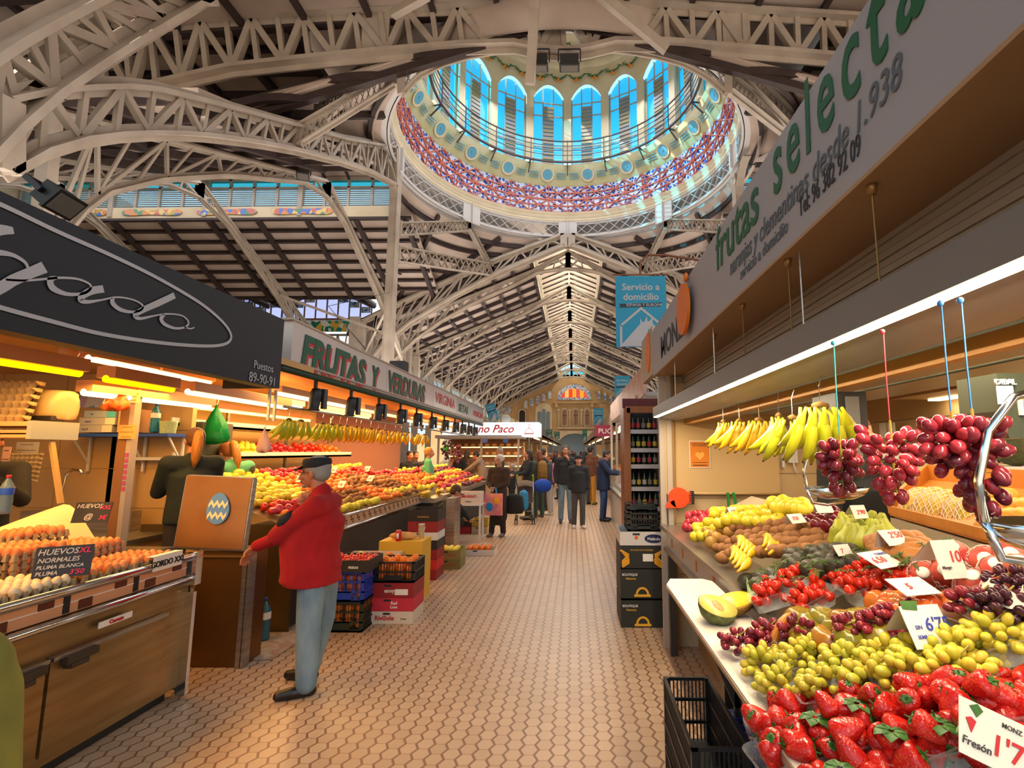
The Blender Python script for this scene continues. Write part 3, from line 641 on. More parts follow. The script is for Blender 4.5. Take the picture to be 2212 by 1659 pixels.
# drum of windows
ND = 18; RD = 5.5; ZB, ZT = 16.1, 19.6
drum = MB(); gl = MB(); fr_ = MB(); lv = MB()
for k in range(ND):
    ac = 2 * pi * (k + .5) / ND + pi / 2; hw = pi / ND; ww = hw * .80
    P = lambda a, z, r=RD: cp(r, a, z)
    drum.quad(P(ac - hw, ZB), P(ac - ww, ZB), P(ac - ww, ZT), P(ac - hw, ZT)); drum.quad(P(ac + ww, ZB), P(ac + hw, ZB), P(ac + hw, ZT), P(ac + ww, ZT))
    for s_ in (-1, 1):
        drum.add([P(ac + s_ * ww, ZB), P(ac + s_ * ww, ZT), P(ac + s_ * ww, ZT, RD + .35), P(ac + s_ * ww, ZB, RD + .35)], [(0, 1, 2, 3)])
    n = 10; zc = lambda t: ZT + .75 * math.sin(pi * t) ** .8
    ztop = 21.6
    for i in range(n):
        t0, t1 = i / n, (i + 1) / n; a, b = ac - ww + 2 * ww * t0, ac - ww + 2 * ww * t1
        drum.quad(P(a, zc(t0)), P(b, zc(t1)), P(b, ztop), P(a, ztop)); gl.quad(P(a, ZB, RD + .25), P(b, ZB, RD + .25), P(b, zc(t1), RD + .25), P(a, zc(t0), RD + .25))
    for s_ in (-1, 1): drum.quad(P(ac + s_ * ww, ZT), P(ac + s_ * hw, ZT), P(ac + s_ * hw, ztop), P(ac + s_ * ww, ztop))
    for t in (1 / 3, 2 / 3, .02, .98): a = ac - ww + 2 * ww * t; fr_.bar(P(a, ZB, RD + .2), P(a, zc(t), RD + .2), .06)
    for z in (ZB, ZB + .9, ZB + 2.6, ZT - .2): fr_.bar(P(ac - ww, z, RD + .2), P(ac + ww, z, RD + .2), .05)
    for j in range(15): lv.bar(P(ac - ww / 3, ZB + .1 + j * .21, RD + .16), P(ac + ww / 3, ZB + .1 + j * .21, RD + .16), .09, .14)
st(drum, 'wall_dome_drum', CREAM)
w2 = T(bpy.data.objects.new('window_dome', None), kind='structure'); COL.objects.link(w2)
st(gl, 'glazing', SKYGLASS, w2); st(fr_, 'window_frame', mat('window_frame_paint', '#b8ad94', .5), w2); st(lv, 'louvres', mat('ochre_louvres', '#a8976c', .5, c2='#8a8fa8', sc=2), w2)
# inner shell with painted orange garlands
mb = MB()
prof = [(5.7, 21.1), (5.6, 21.25), (5.35, 21.5), (5.45, 21.6), (5.1, 22.4), (4.4, 23.4), (3.4, 24.3), (2.0, 25.0), (.3, 25.3)]
mb.lathe(prof + [(r + .2, z + .2) for r, z in prof[::-1]], 72, (XC, YC, 0), fn=lambda q, a: Vector((q.x, q.y, q.z)) * 1.0 if q.z > 24.9 else Vector((q.x * (1 - .018 * abs(math.cos(9 * (a - pi / 2)))), q.y * (1 - .018 * abs(math.cos(9 * (a - pi / 2)))), q.z)), closed=False)
st(mb, 'ceiling_dome', CREAM)
lf, og = MB(), MB(); RR = random.Random(3)
for k in range(ND * 2):
    for zz, rr_ in ((20.85, 5.42), (22.3, 5.0)):
        a0 = 2 * pi * (k + .5) / (ND * 2) + pi / 2; out = Vector((math.cos(a0), math.sin(a0), 0)); ux = Vector((-math.sin(a0), math.cos(a0), 0))
        for j in range(9):
            t = j / 8 - .5; c = cp(rr_, a0, zz) + ux * t * .75 - Z3 * (.2 * (1 - (2 * t) ** 2)) - out * .04; an = RR.uniform(-1, 1)
            lf.prism([(-.14, 0), (-.03, -.05), (.14, 0), (-.03, .05)], c, (ux * math.cos(an) + Z3 * math.sin(an)), (Z3 * math.cos(an) - ux * math.sin(an)), .01)
        for t in (-.1, .08, 0): og.ell(cp(rr_ - .06, a0, zz - .24 - abs(t)) + ux * t, .065, 8, 6)
st(lf, 'trim_garland_leaves', mat('garland_green', '#4a7048', .6)); st(og, 'trim_garland_fruit', mat('garland_orange', '#d88a2a', .6))
# walkway and railing
mb = MB(); ra = 5.25
for z, w_ in ((16.0, .05), (16.35, .015), (16.6, .015), (16.85, .015), (17.1, .03)): mb.path([cp(ra, 2 * pi * k / 72, z) for k in range(72)], w_ * 2, w_ * 1.4, closed=True)
for k in range(18):
    a = 2 * pi * k / 18 + pi / 2; mb.bar(cp(ra, a, 15.95), cp(ra, a, 17.15), .04); mb.bar(cp(ra, a, 16), cp(5.75, a, 15.55), .05); mb.bar(cp(ra, a, 16), cp(5.6, a, 16.0), .05)
mb.build('dome_railing', mat('dark_iron_rail', '#4c4540', .5, .5), label='thin dark iron walkway railing in front of the dome windows', cat='railing')
# floodlights
def flood(p, d, lb, s=1.0):
    r = root('floodlight', p, lb, 'floodlight', 'floodlights'); x, y, z = basis(Vector(d)); M = Matrix((x, y, z)).transposed().to_4x4()
    MB(M).box((0, 0, 0), (.42 * s, .3 * s, .22 * s)).bar((0, 0, .1 * s), (0, 0, .14 * s), .46 * s, .34 * s).build('housing', mat('dark_lamp_metal', '#2c2c28', .5, .3), r)
    MB(M).box((0, 0, .145 * s), (.38 * s, .26 * s, .01)).build('lamp_glass', mat('dim_lamp_glass', '#6d6a62', .15), r)
    MB(M).bar((-.25 * s, 0, 0), (-.25 * s, 0, -.28 * s), .03).bar((.25 * s, 0, 0), (.25 * s, 0, -.28 * s), .03).bar((-.25 * s, 0, -.28 * s), (.25 * s, 0, -.28 * s), .03).build('bracket', BLACK, r)
flood(at(1163, 134, Y=11.6), (0, .2, -1), 'dark floodlight hanging from the near girder, left of the pair', 1.1); flood(at(1230, 134, Y=11.6), (0, .2, -1), 'dark floodlight hanging from the near girder, right of the pair', 1.1)
flood(at(125, 430, X=-3.0), (.75, .1, -.65), 'large dark floodlight above the black shop sign', .42)
flood(at(655, 378, Y=15), (.2, -.5, -.8), 'small floodlight on the lattice arch at upper left', .8)
# duct/beam pieces seen end-on over the dome
for (a, b, lb) in (((1157, -20), (1145, 182), 'straight flat beam hanging down over the dome, left one'), ((1285, -20), (1440, 108), 'slanting flat beam over the right of the dome'), ((925, -12), (850, 30), 'short slanting beam end above the near girder')):
    A, B = at(*a, Y=10.6), at(*b, Y=11.2); MB().bar(A, B, .22, .16, up=Y3).build('beam_end', STEEL_P, label=lb, cat='beam')
# ================================================================ shared props
CARD = mat('grey_card', '#b59c7d', .85); PAPER = mat('white_paper', '#e6e0d4', .7); CREAMP = mat('cream_panel', '#d8bd8e', .55, c2='#cbae7e', sc=1)
RED = mat('red_ink', '#c2222a', .5); BLK = mat('black_ink', '#1c1b1b', .5); GRNT = mat('green_ink', '#065034', .5); BLUEI = mat('blue_ink', '#2a3c9c', .5); YELI = mat('yellow_print', '#e0a92a', .5); WHI = mat('white_print', '#e8e4dc', .5)
def rot_to(d, roll=0.0):
    return Vector(d).to_track_quat('Z', 'Y') @ Quaternion((0, 0, 1), roll)
def rq(RR=R): return Quaternion((RR.gauss(0, 1), RR.gauss(0, 1), RR.gauss(0, 1), RR.gauss(0, 1))).normalized()
# ---------------- fruit shapes (unit: metres)
def M_(name, mb, mats): return mb.mesh(name, mats)
def ball(name, m, r=.04, sq=.92, dim=.0, nu=14, nv=10, lob=0, la=.0, long=1.0):
    def fn(p):
        a = math.atan2(p.y, p.x); rr = math.hypot(p.x, p.y); k = 1 + la * abs(math.cos(lob * a / 2)) * (rr / r) if lob else 1
        z = p.z * sq; z -= dim * r * math.exp(-(rr / (r * .35)) ** 2) * (1 if p.z > 0 else -.6)
        return Vector((p.x * k, p.y * k, z * long))
    return MB().ell((0, 0, 0), r, nu, nv, fn=fn).mesh(name, m)
def latm(name, prof, m, n=14): 
    return MB().lathe([(max(r, .0004), z) for r, z in prof], n).mesh(name, m)
F = {}
def skin(n, a, b, c3, rough=.35, sc=14, rnd=.7, coat=.0, bump=0, amt=.4): return mat('skin_' + n, a, rough, c2=b, sc=sc, rnd=rnd, c3=c3, coat=coat, bump=bump, amt=amt)
SK = dict(
 redapple=skin('red_apple', '#c0202c', '#d8586a', '#a81824', .25, 9), yelapple=skin('yellow_apple', '#dcc41e', '#c8b420', '#e6d440', .3, 9), brownpear=skin('russet_pear', '#a8782e', '#b89038', '#8e6426', .5, 20),
 kiwi=skin('kiwi', '#8a5a2c', '#74481f', '#9c6a38', .75, 30, bump=.2), avo=skin('avocado', '#262c14', '#3a3420', '#40342a', .5, 26, bump=.6), orange=skin('orange', '#ea7a14', '#f08c20', '#e06a10', .4, 40, bump=.1),
 tomato=skin('tomato', '#cf2a12', '#d83a1c', '#c02010', .18, 10), ribtom=skin('ribbed_tomato', '#6f7a1c', '#a8681c', '#b8581c', .25, 5, rnd=.5), pinktom=skin('pink_tomato', '#cf5a26', '#a88a30', '#d84a24', .25, 8, rnd=.6), greenpear=skin('green_pear', '#a8ac34', '#b8b440', '#98a02c', .4, 12), mango=skin('brown_mango', '#a86a2c', '#9a5e26', '#b87834', .5, 6),
 yelmango=skin('yellow_mango', '#d08a1c', '#c87c14', '#dc9c2c', .4, 6), plum=skin('dark_plum', '#6a1420', '#8c1c2c', '#4c1020', .2, 10), straw=skin('strawberry', '#c81a14', '#d42a1c', '#b41410', .25, 6, rnd=.5), lemon=skin('lemon', '#e2cc28', '#d8bc20', '#ecd840', .35, 20), pepper=skin('green_pepper', '#6a8c1c', '#7c9c28', '#4c7a18', .2, 5))
def grape_m(n, a, b, c): return mat('grape_' + n, a, .18, c2=b, sc=30, rnd=.85, c3=c, sss=.25)
GW = grape_m('white', '#c4c034', '#d0cc48', '#d8bc40'); GR = grape_m('red', '#8c2430', '#a83440', '#5c1c2c'); GD = grape_m('dark', '#4c1c2c', '#5c2838', '#2c1420')
STEMM = mat('grape_stem', '#9a8a34', .6); LEAF = mat('fresh_leaf', '#2a5c1a', .5, c2='#447a26', sc=30); TWIG = mat('brown_stalk', '#5a4424', .7); VINE = mat('tomato_vine', '#4c6a26', .6)
# strawberry seed dots through bump
def seeds():
    m, N, b = base('strawberry_skin'); t = N.new('ShaderNodeTexCoord'); v = N.new('ShaderNodeTexVoronoi'); v.inputs['Scale'].default_value = 210; N.l.new(t.outputs['Object'], v.inputs[0])
    f = N.m('LESS_THAN', v.outputs['Distance'], .2); oi = N.new('ShaderNodeObjectInfo'); c = N.mix(oi.outputs['Random'], lin('#cc1f16'), lin('#b01210'))
    N.l.new(N.mix(f, c, lin('#c86a30')), b.inputs['Base Color']); b.inputs['Roughness'].default_value = .25; bp = N.new('ShaderNodeBump'); bp.inputs['Strength'].default_value = .5; bp.inputs['Distance'].default_value = .002; N.l.new(v.outputs['Distance'], bp.inputs['Height']); N.l.new(bp.outputs[0], b.inputs['Normal']); return m
STRAW = seeds()
def straw_mesh(nm, tw):
    pr = [(.0, -.036), (.006, -.034), (.012, -.027), (.018, -.015), (.0225, 0), (.0245, .010), (.023, .017), (.016, .022), (.006, .0235), (.0, .022)]
    return MB().lathe([(max(r, .0003), z) for r, z in pr], 12, fn=lambda q, a: Vector((q.x * (1 + tw * math.cos(a)), q.y * (1 - tw), q.z + tw * .01 * math.sin(a * 2)))).mesh(nm, STRAW)
def calyx_mesh():
    mb = MB()
    for k in range(7):
        a = 2 * pi * k / 7; d = Vector((math.cos(a), math.sin(a), 0)); s_ = Vector((-d.y, d.x, 0))
        P = [(0, 0, .0225), (.007, .004, .0245), (.013, .0035, .024), (.018, 0, .018)]
        vs = [Vector((0, 0, .023))] + [d * p[0] + s_ * p[1] + Z3 * p[2] for p in P[1:3]] + [d * .019 + Z3 * .016] + [d * p[0] - s_ * p[1] + Z3 * p[2] for p in P[2:0:-1]]
        mb.add(vs, [(0, 1, 2, 3, 4, 5)])
    mb.tube([(0, 0, .022), (.003, 0, .034)], .0015, 5); return mb.mesh('calyx', LEAF)
def pear_mesh(nm, m, s=1.0):
    pr = [(0, -.042), (.014, -.041), (.027, -.034), (.034, -.022), (.035, -.008), (.030, .006), (.021, .020), (.015, .032), (.012, .040), (.008, .045), (0, .046)]
    return latm(nm, [(r * s, z * s) for r, z in pr], m)
def avo_mesh(): return latm('avocado', [(0, -.055), (.018, -.053), (.031, -.043), (.037, -.028), (.037, -.010), (.031, .012), (.023, .030), (.017, .043), (.010, .051), (0, .053)], SK['avo'])
def stalk(l=.015, r=.0014, z=.04): return MB().tube([(0, 0, z), (.001, .001, z + l * .6), (.004, .002, z + l)], r, 5).mesh('stalk', TWIG)
def banana_pts(L=.2, bend=1.1, n=9):
    P = []; r = L / bend
    for i in range(n): a = bend * i / (n - 1); P.append(Vector((0, r * (1 - math.cos(a)), -r * math.sin(a))))
    return P
def banana_mesh(nm, m, L=.2, fat=.0205):
    P = banana_pts(L); rr = [.006, .0075, fat * .75, fat, fat * 1.05, fat, fat * .95, fat * .6, .006]
    mb = MB(); mb.tube(P, rr, 7); mb.sm = [True] * len(mb.sm); mb.mi = 1; mb.tube([P[-1], P[-1] + (P[-1] - P[-2]) * .3], [.006, .004], 6); return mb.mesh(nm, [m, mat('banana_tip', '#4c3c18', .7)])
BAN_G = mat('banana_green_yellow', '#c8bc14', .4, c2='#9cae1c', sc=5, rnd=.4, c3='#d0c020'); BAN_Y = mat('banana_yellow', '#dcae14', .4, c2='#c89c14', sc=5, rnd=.5, c3='#e0bc28')
def basis_q(q): return q
FM = dict(redapple=ball('apple', SK['redapple'], .04, .9, .35), yelapple=ball('apple', SK['yelapple'], .041, .9, .35), kiwi=ball('kiwi', SK['kiwi'], .027, 1.0, 0, long=1.28), orange=ball('orange', SK['orange'], .039, .93), mandarin=ball('mandarin', SK['orange'], .034, .8),
 tomato=ball('tomato', SK['tomato'], .04, .8, .3, lob=10, la=.03), cherry=ball('tomato', SK['tomato'], .0175, 1.0, 0, 10, 8, long=1.25), ribtom=ball('ribbed_tomato', SK['ribtom'], .05, .76, .3, 48, 12, lob=12, la=.07), pinktom=ball('oval_tomato', SK['pinktom'], .041, .8, .2, 16, 10, lob=8, la=.04),
 mango=ball('mango', SK['mango'], .041, .8, 0, long=1.4), yelmango=ball('mango', SK['yelmango'], .038, .85, 0, long=1.3), plum=ball('plum', SK['plum'], .036, .95, .1), lemon=ball('lemon', SK['lemon'], .036, 1.0, 0, long=1.2), greenpear=pear_mesh('pear', SK['greenpear'], 1.1), brownpear=pear_mesh('pear', SK['brownpear'], 1.05), avo=avo_mesh(),
 straw0=straw_mesh('strawberry', .08), straw1=straw_mesh('strawberry', -.06), pepper=ball('green_pepper', SK['pepper'], .018, 1, 0, 10, 10, lob=5, la=.1, long=3.0), melon=ball('melon', mat('dark_green_melon', '#343a1a', .5, c2='#5a5a2c', sc=40, stretch=(3, 3, .5), bump=.3), .10, 1, 0, 20, 14, long=1.35))
CALYX = calyx_mesh(); STK = stalk(); STKS = stalk(.01, .0013, .036)
NAMES = dict(redapple='red_apple', yelapple='yellow_apple', kiwi='kiwi_fruit', orange='orange', mandarin='mandarin', tomato='tomato', ribtom='ribbed_tomato', pinktom='oval_tomato', mango='mango', yelmango='yellow_mango', plum='plum', lemon='lemon', greenpear='green_pear', brownpear='russet_pear', avo='avocado', pepper='green_pepper', melon='melon')
CATS = dict(redapple='apple', yelapple='apple', kiwi='kiwi', orange='orange', mandarin='mandarin', tomato='tomato', ribtom='tomato', pinktom='tomato', mango='mango', yelmango='mango', plum='plum', lemon='lemon', greenpear='pear', brownpear='pear', avo='avocado', pepper='pepper', melon='melon')
def fruit(k, p, label, group, q=None, s=1.0):
    o = put(FM[k], NAMES[k], None, p, q or rq(), s, label=label, cat=CATS[k], group=group)
    if k in ('greenpear', 'brownpear'): put(STK, 'stalk', o)
    elif k in ('redapple', 'yelapple') and s > .8 and p[1] < 6 and p[0] > 0: put(STKS, 'stalk', o, (0, 0, -.012))
    return o
# ---------------- containers
def open_box(mb, c, d, t=.006, rz=0, cut=0.0):
    """open-topped box, outer size d, base centre c; cut lowers the long sides"""
    cx, cy, cz = c; w, l, h = d; cs, sn = math.cos(rz), math.sin(rz)
    def b(x, y, z, a, bb, hh): mb.box((cx + x * cs - y * sn, cy + x * sn + y * cs, cz + z + hh / 2), (a, bb, hh), rz)
    b(0, 0, 0, w, l, t); b(0, -l / 2 + t / 2, t, w, t, h - t); b(0, l / 2 - t / 2, t, w, t, h - t)
    b(-w / 2 + t / 2, 0, t, t, l - 2 * t, (h - t) * (1 - cut)); b(w / 2 - t / 2, 0, t, t, l - 2 * t, (h - t) * (1 - cut)); return mb
def carton(p, d, col, label, group=None, rz=0, cut=.0, tx=(), inner=None, name='fruit_box', closed=False, stripe=None):
    """cardboard produce box standing at p; tx = list of (string, material, x, z, size, bold)"""
    r = root(name, p, label, 'box', group, rz); m = mat('card_' + col.strip('#'), col, .6); mi = mat('card_inside', '#a07c50', .8)
    mb = MB()
    if closed: mb.box((0, 0, d[2] / 2), d)
    else: open_box(mb, (0, 0, 0), d, cut=cut)
    mb.build('body', m, r)
    if not closed: MB().box((0, 0, .02), (d[0] - .02, d[1] - .02, .02)).build('lining', mi, r)
    if stripe: MB().box((0, -d[1] / 2 - .001, d[2] * stripe[1]), (d[0] * .99, .004, d[2] * stripe[2])).build('printed_stripe', mat('card_' + stripe[0].strip('#'), stripe[0], .6), r)
    for s_, m_, x, z, sz, bo in tx:
        cu = text(s_, m_, (x, -d[1] / 2 - .004, z), (1, 0, 0), (0, 0, 1), sz, bold=bo * .5, ext=.001); cu.parent = r
    MB().box((-d[0] * .12, -d[1] / 2 - .001, d[2] * .82), (.07, .004, .018)).build('hand_hole', BLK, r)
    return r
def crate(p, d, col, label, group=None, rz=0, rows=3, nsl=14, name='plastic_crate', fill=None):
    r = root(name, p, label, 'crate', group, rz); m = mat('crate_' + col.strip('#'), col, .45); w, l, h = d; mb = MB()
    mb.box((0, 0, .012), (w, l, .02))
    for sx in (-1, 1):
        for sy in (-1, 1): mb.box((sx * (w / 2 - .012), sy * (l / 2 - .012), h / 2), (.024, .024, h))
    for z in [h * i / rows for i in range(rows + 1)]:
        z = min(max(z, .008), h - .008)
        for sy in (-1, 1): mb.box((0, sy * (l / 2 - .006), z), (w, .012, .014))
        for sx in (-1, 1): mb.box((sx * (w / 2 - .006), 0, z), (.012, l, .014))
    mb.box((0, -l / 2 + .004, h * .2), (w * .4, .008, h * .3))
    mb.build('frame', m, r)
    mb = MB()
    for i in range(nsl):
        x = -w / 2 + .03 + (w - .06) * i / (nsl - 1)
        for sy in (-1, 1): mb.box((x, sy * (l / 2 - .006), h / 2), (.006, .006, h - .01))
    for i in range(int(nsl * l / w)):
        y = -l / 2 + .03 + (l - .06) * i / (int(nsl * l / w) - 1)
        for sx in (-1, 1): mb.box((sx * (w / 2 - .006), y, h / 2), (.006, .006, h - .01))
    mb.build('slats', m, r); return r
def punnet_mesh():
    mb = MB(); 
    def ringp(w, l, z, n=5):
        P = []; rad = .02
        for cx, cy, a0 in ((w / 2 - rad, l / 2 - rad, 0), (-w / 2 + rad, l / 2 - rad, pi / 2), (-w / 2 + rad, -l / 2 + rad, pi), (w / 2 - rad, -l / 2 + rad, 3 * pi / 2)):
            for i in range(n): a = a0 + pi / 2 * i / (n - 1); P.append(Vector((cx + rad * math.cos(a), cy + rad * math.sin(a), z)))
        return P
    L = [ringp(.13, .09, 0), ringp(.15, .105, .05), ringp(.165, .12, .052), ringp(.167, .122, .058)]; vs = [p for q in L for p in q]; n = len(L[0])
    mb.add(vs, [tuple(range(n))] + [(i * n + k, i * n + (k + 1) % n, (i + 1) * n + (k + 1) % n, (i + 1) * n + k) for i in range(3) for k in range(n)]); mb.sm = [True] * len(mb.sm)
    m, N, b = base('clear_plastic'); b.inputs['Alpha'].default_value = .22; b.inputs['Base Color'].default_value = lin('#e8ece6'); b.inputs['Roughness'].default_value = .08
    return mb.mesh('punnet', m)
PUN = punnet_mesh()
def bunch(name, c, n, m, rad, label, group=None, berry=.0105, long=1.3, hang=False, RR=R, parent=None, cat='grapes', seedz=None):
    """grape bunch: stem plus berries, each berry a child"""
    r = root(name, c, label, cat, group); me = grape_mesh(m, berry, long)
    P = []; tries = 0
    rx, ry, rz_ = rad
    while len(P) < n and tries < 6000:
        tries += 1; a, b, c_ = RR.uniform(-1, 1), RR.uniform(-1, 1), RR.uniform(-1, 1)
        if hang: w_ = 1 - .55 * max(0, -c_); k = (a / w_) ** 2 + (b / w_) ** 2
        else: k = a * a + b * b + c_ * c_
        if k > 1 or (hang and abs(c_) > 1) or (not hang and c_ < -.3): continue
        if not hang and k < .35 and c_ < .3: continue
        if hang and k < .12: continue
        p = Vector((a * rx, b * ry, c_ * rz_))
        if all((p - q).length > berry * 1.72 for q in P): P.append(p)
    for p in P:
        d = (p * 1.0 + Vector((0, 0, -.25 * rz_ if hang else .2 * rz_))); put(me, 'berry', r, p, rot_to(d if d.length > 1e-4 else Z3, RR.uniform(0, 6)), RR.uniform(.88, 1.12))
    mb = MB(); top = Vector((0, 0, rz_ + .02)); 
    if hang: mb.tube([top, (0, 0, 0), (0, 0, -rz_ * .8)], .0025, 5)
    else: mb.tube([(-rx * .5, 0, rz_ * .5), (0, 0, rz_ * .75), (rx * .3, 0, rz_ * 1.15)], .0022, 5)
    for p in P[::3]: mb.tube([p * .35 + Vector((0, 0, p.z * .5)), p * .85], .0013, 4)
    mb.build('stem', STEMM, r); return r
_gm = {}
def grape_mesh(m, b, lg):
    k = (m.name, b, lg)
    if k not in _gm: _gm[k] = MB().ell((0, 0, 0), (b, b, b * lg), 10, 8).mesh('berry', m)
    return _gm[k]
def banana_hand(p, n, m, label, group=None, L=.2, fan=1.5, rz=0, tilt=0, hook=True, s=1.0, name='banana_bunch', lie=False):
    r = root(name, p, label, 'bananas', group, rz); me = banana_mesh('banana', m, L)
    for i in range(n):
        row = i % 2; k = i // 2; m_ = (n + 1) // 2; t = (k / max(m_ - 1, 1) - .5)
        q = Quaternion((0, 1, 0), -t * fan * (.5 if not lie else .35)) @ Quaternion((1, 0, 0), -.25 + .42 * row + R.uniform(-.05, .05))
        if tilt: q = Quaternion((0, 1, 0), tilt) @ q
        put(me, 'banana', r, (t * .03 * m_ * s, .012 - row * .03, -.004), q, s * R.uniform(.94, 1.06))
    MB().tube([(-.006 * n * s * .5, 0, 0), (0, 0, .008), (.006 * n * s * .5, 0, 0)], .012 * s, 8).build('crown', mat('banana_crown', '#7a5a24', .7), r)
    if hook: MB().tube([(0, 0, .0), (0, 0, .07), (.012, 0, .11)], .0016, 5).build('wire_hook', CHROME, r)
    return r
def bottle(p, h, label, body='#4ea0b8', cap='#1c4c9c', group=None, name='water_bottle', lab='#e8e4dc'):
    r = root(name, p, label, 'bottle', group); w = h * .14
    MB().lathe([(w * .85, 0), (w, .02), (w * .96, h * .25), (w, h * .3), (w * .94, h * .5), (w, h * .55), (w, h * .66), (w * .75, h * .78), (w * .32, h * .9), (w * .3, h * .94)], 16).build('body', glass('bottle_' + body.strip('#'), body, .35), r)
    MB().lathe([(w * .36, h * .93), (w * .36, h), (w * .3, h * 1.005)], 12).build('cap', mat('cap_' + cap.strip('#'), cap, .4), r)
    MB().lathe([(w * 1.01, h * .5), (w * 1.02, h * .52), (w * 1.02, h * .66), (w * 1.01, h * .67)], 16, closed=False).build('label', mat('lab_' + lab.strip('#'), lab, .5), r); return r
def tubelamp(a, b, w, m, hm, label, group, drop=.05):
    a, b = Vector(a), Vector(b); c = (a + b) / 2; r = root('tube_lamp', c, label, 'lamp', group)
    MB().bar(a - c + Z3 * drop, b - c + Z3 * drop, w * 1.6, w).build('housing', hm, r); MB().tube([a - c, b - c], w * .32, 8).build('tube', m, r); return r
# ================================================================ LEFT: egg stall
FX = -2.69
SHEET = mat('egg_stall_steel', '#a98a5c', .28, .75, c2='#86683c', sc=2, stretch=(1, 1, 10)); BRASSY = mat('warm_steel', '#9c7a48', .35, .6)
zr1, zr2 = at(415, 1200, X=FX).z, at(418, 1246, X=FX).z; ye = 3.72; ys = .9
r = root('egg_counter', (FX, (ye + ys) / 2, 0), 'long steel refrigerated counter carrying the egg trays, nearest on the left', 'counter')
L_ = (ye - ys) / 2
MB().bx(-1.3, -.04, -L_, L_, .08, zr2 - .03).build('body', SHEET, r)
MB().bx(-1.2, -.1, -L_ + .05, L_ - .05, 0, .08).build('plinth', BLK, r)
MB().bx(-1.3, .0, -L_, L_, zr1 - .035, zr1 - .01).build('top_shelf', STEEL, r)
for k, nm in enumerate(('near', 'far')):
    y0, y1 = ((-L_ + .5, .42), (.44, L_ - .22))[k]
    d = MB().bx(-.035, -.012, y0, y1, .14, zr2 - .2).build('door', SHEET, r)
    yc = y1 - .12 if k == 0 else y0 + .14
    MB().bx(-.03, .03, yc - .09, yc + .09, zr2 - .235, zr2 - .195).bx(-.02, .035, yc - .07, yc + .03, zr2 - .26, zr2 - .235).build('handle', mat('dark_handle', '#4a4238', .35, .5), d)
    MB().bx(-.03, .005, y0, y1, zr2 - .2, zr2 - .18).build('top_lip', STEEL, d)
for z, nm in ((zr1, 'upper'), (zr2, 'lower')): MB().tube([(.02, -L_, z), (.02, L_ - .1, z), (0, L_ - .02, z), (-.06, L_, z)], .021, 12).build('rail', CHROME, r)
ts = MB().bx(-.03, -.015, -L_, L_ - .03, zr2 + .02, zr1 - .02).build('tile_strip', mat('pink_tile', '#d89c72', .35), r)
mb = MB(); dm = MB(); n = 26; h_ = (zr1 - zr2 - .04) / 4
for i in range(n):
    y = -L_ + (i + .5) * (2 * L_ / n)
    if i % 4 == 1: dm.bx(-.016, -.011, y - .018, y + .018, zr2 + .025, zr1 - .025)
    if i % 4 == 2: mb.bx(-.016, -.011, y - .04, y + .04, zr2 + .025, zr2 + .02 + 2 * h_)
    if i % 4 == 0: mb.bx(-.016, -.011, y - .04, y + .04, zr2 + .02 + 2 * h_, zr1 - .025)
mb.build('brown_tiles', mat('brown_tile', '#5c2c1c', .3), ts); dm.build('black_tiles', BLK, ts); MB().bx(-.0155, -.012, -L_, L_, (zr1 + zr2) / 2 - .003, (zr1 + zr2) / 2 + .003).build('grout_line', WHI, ts)
MB().add([(.035, L_ - .02, zr1 + .03), (-.1, L_ + .02, zr1 + .03), (-.1, L_ + .02, 0.05), (-.02, L_, 0.05), (-.02, L_, zr2 - .16), (.035, L_ - .02, zr2 - .03)], [(0, 1, 2, 3, 4, 5)]).bx(-.05, .02, L_ - .03, L_, .02, zr2 - .1).bx(-.06, .035, L_ - .05, L_ + .01, zr2 - .05, zr1 + .025).build('end_post', CHROME, r)
MB().bx(-1.3, -.05, L_ - .01, L_ + .01, .05, zr1).build('end_panel', STEEL, r)
MB().bx(-.012, -.006, L_ - .72, L_ - .5, zr2 - .12, zr2 - .085).build('badge', WHI, r); t_ = text('Coreco', RED, (FX - .003, (ye + ys) / 2 + L_ - .61, zr2 - .112), (0, 1, 0), (0, 0, 1), .03, bold=.001); t_.parent = r; t_.location = (-.003, L_ - .61, zr2 - .112)
# price strip wrapped on the rail
p0, p1 = at(332, 1215, X=FX + .045), at(395, 1192, X=FX + .045)
r = root('paper_sign', ((p0 + p1) / 2), 'white paper strip with hand lettering wrapped on the egg counter rail', 'sign')
yl = (p1.y - p0.y) / 2; MB().bx(-.003, 0, -yl, yl, -.07, .02).bx(-.05, 0, -yl, yl, .02, .023).build('sheet', PAPER, r)
t_ = text('GORDO XXL', BLK, (0, 0, 0), (0, 1, 0), (0, 0, 1), .052, bold=.001, sx=.9); t_.parent = r; t_.location = (.003, 0, -.045)
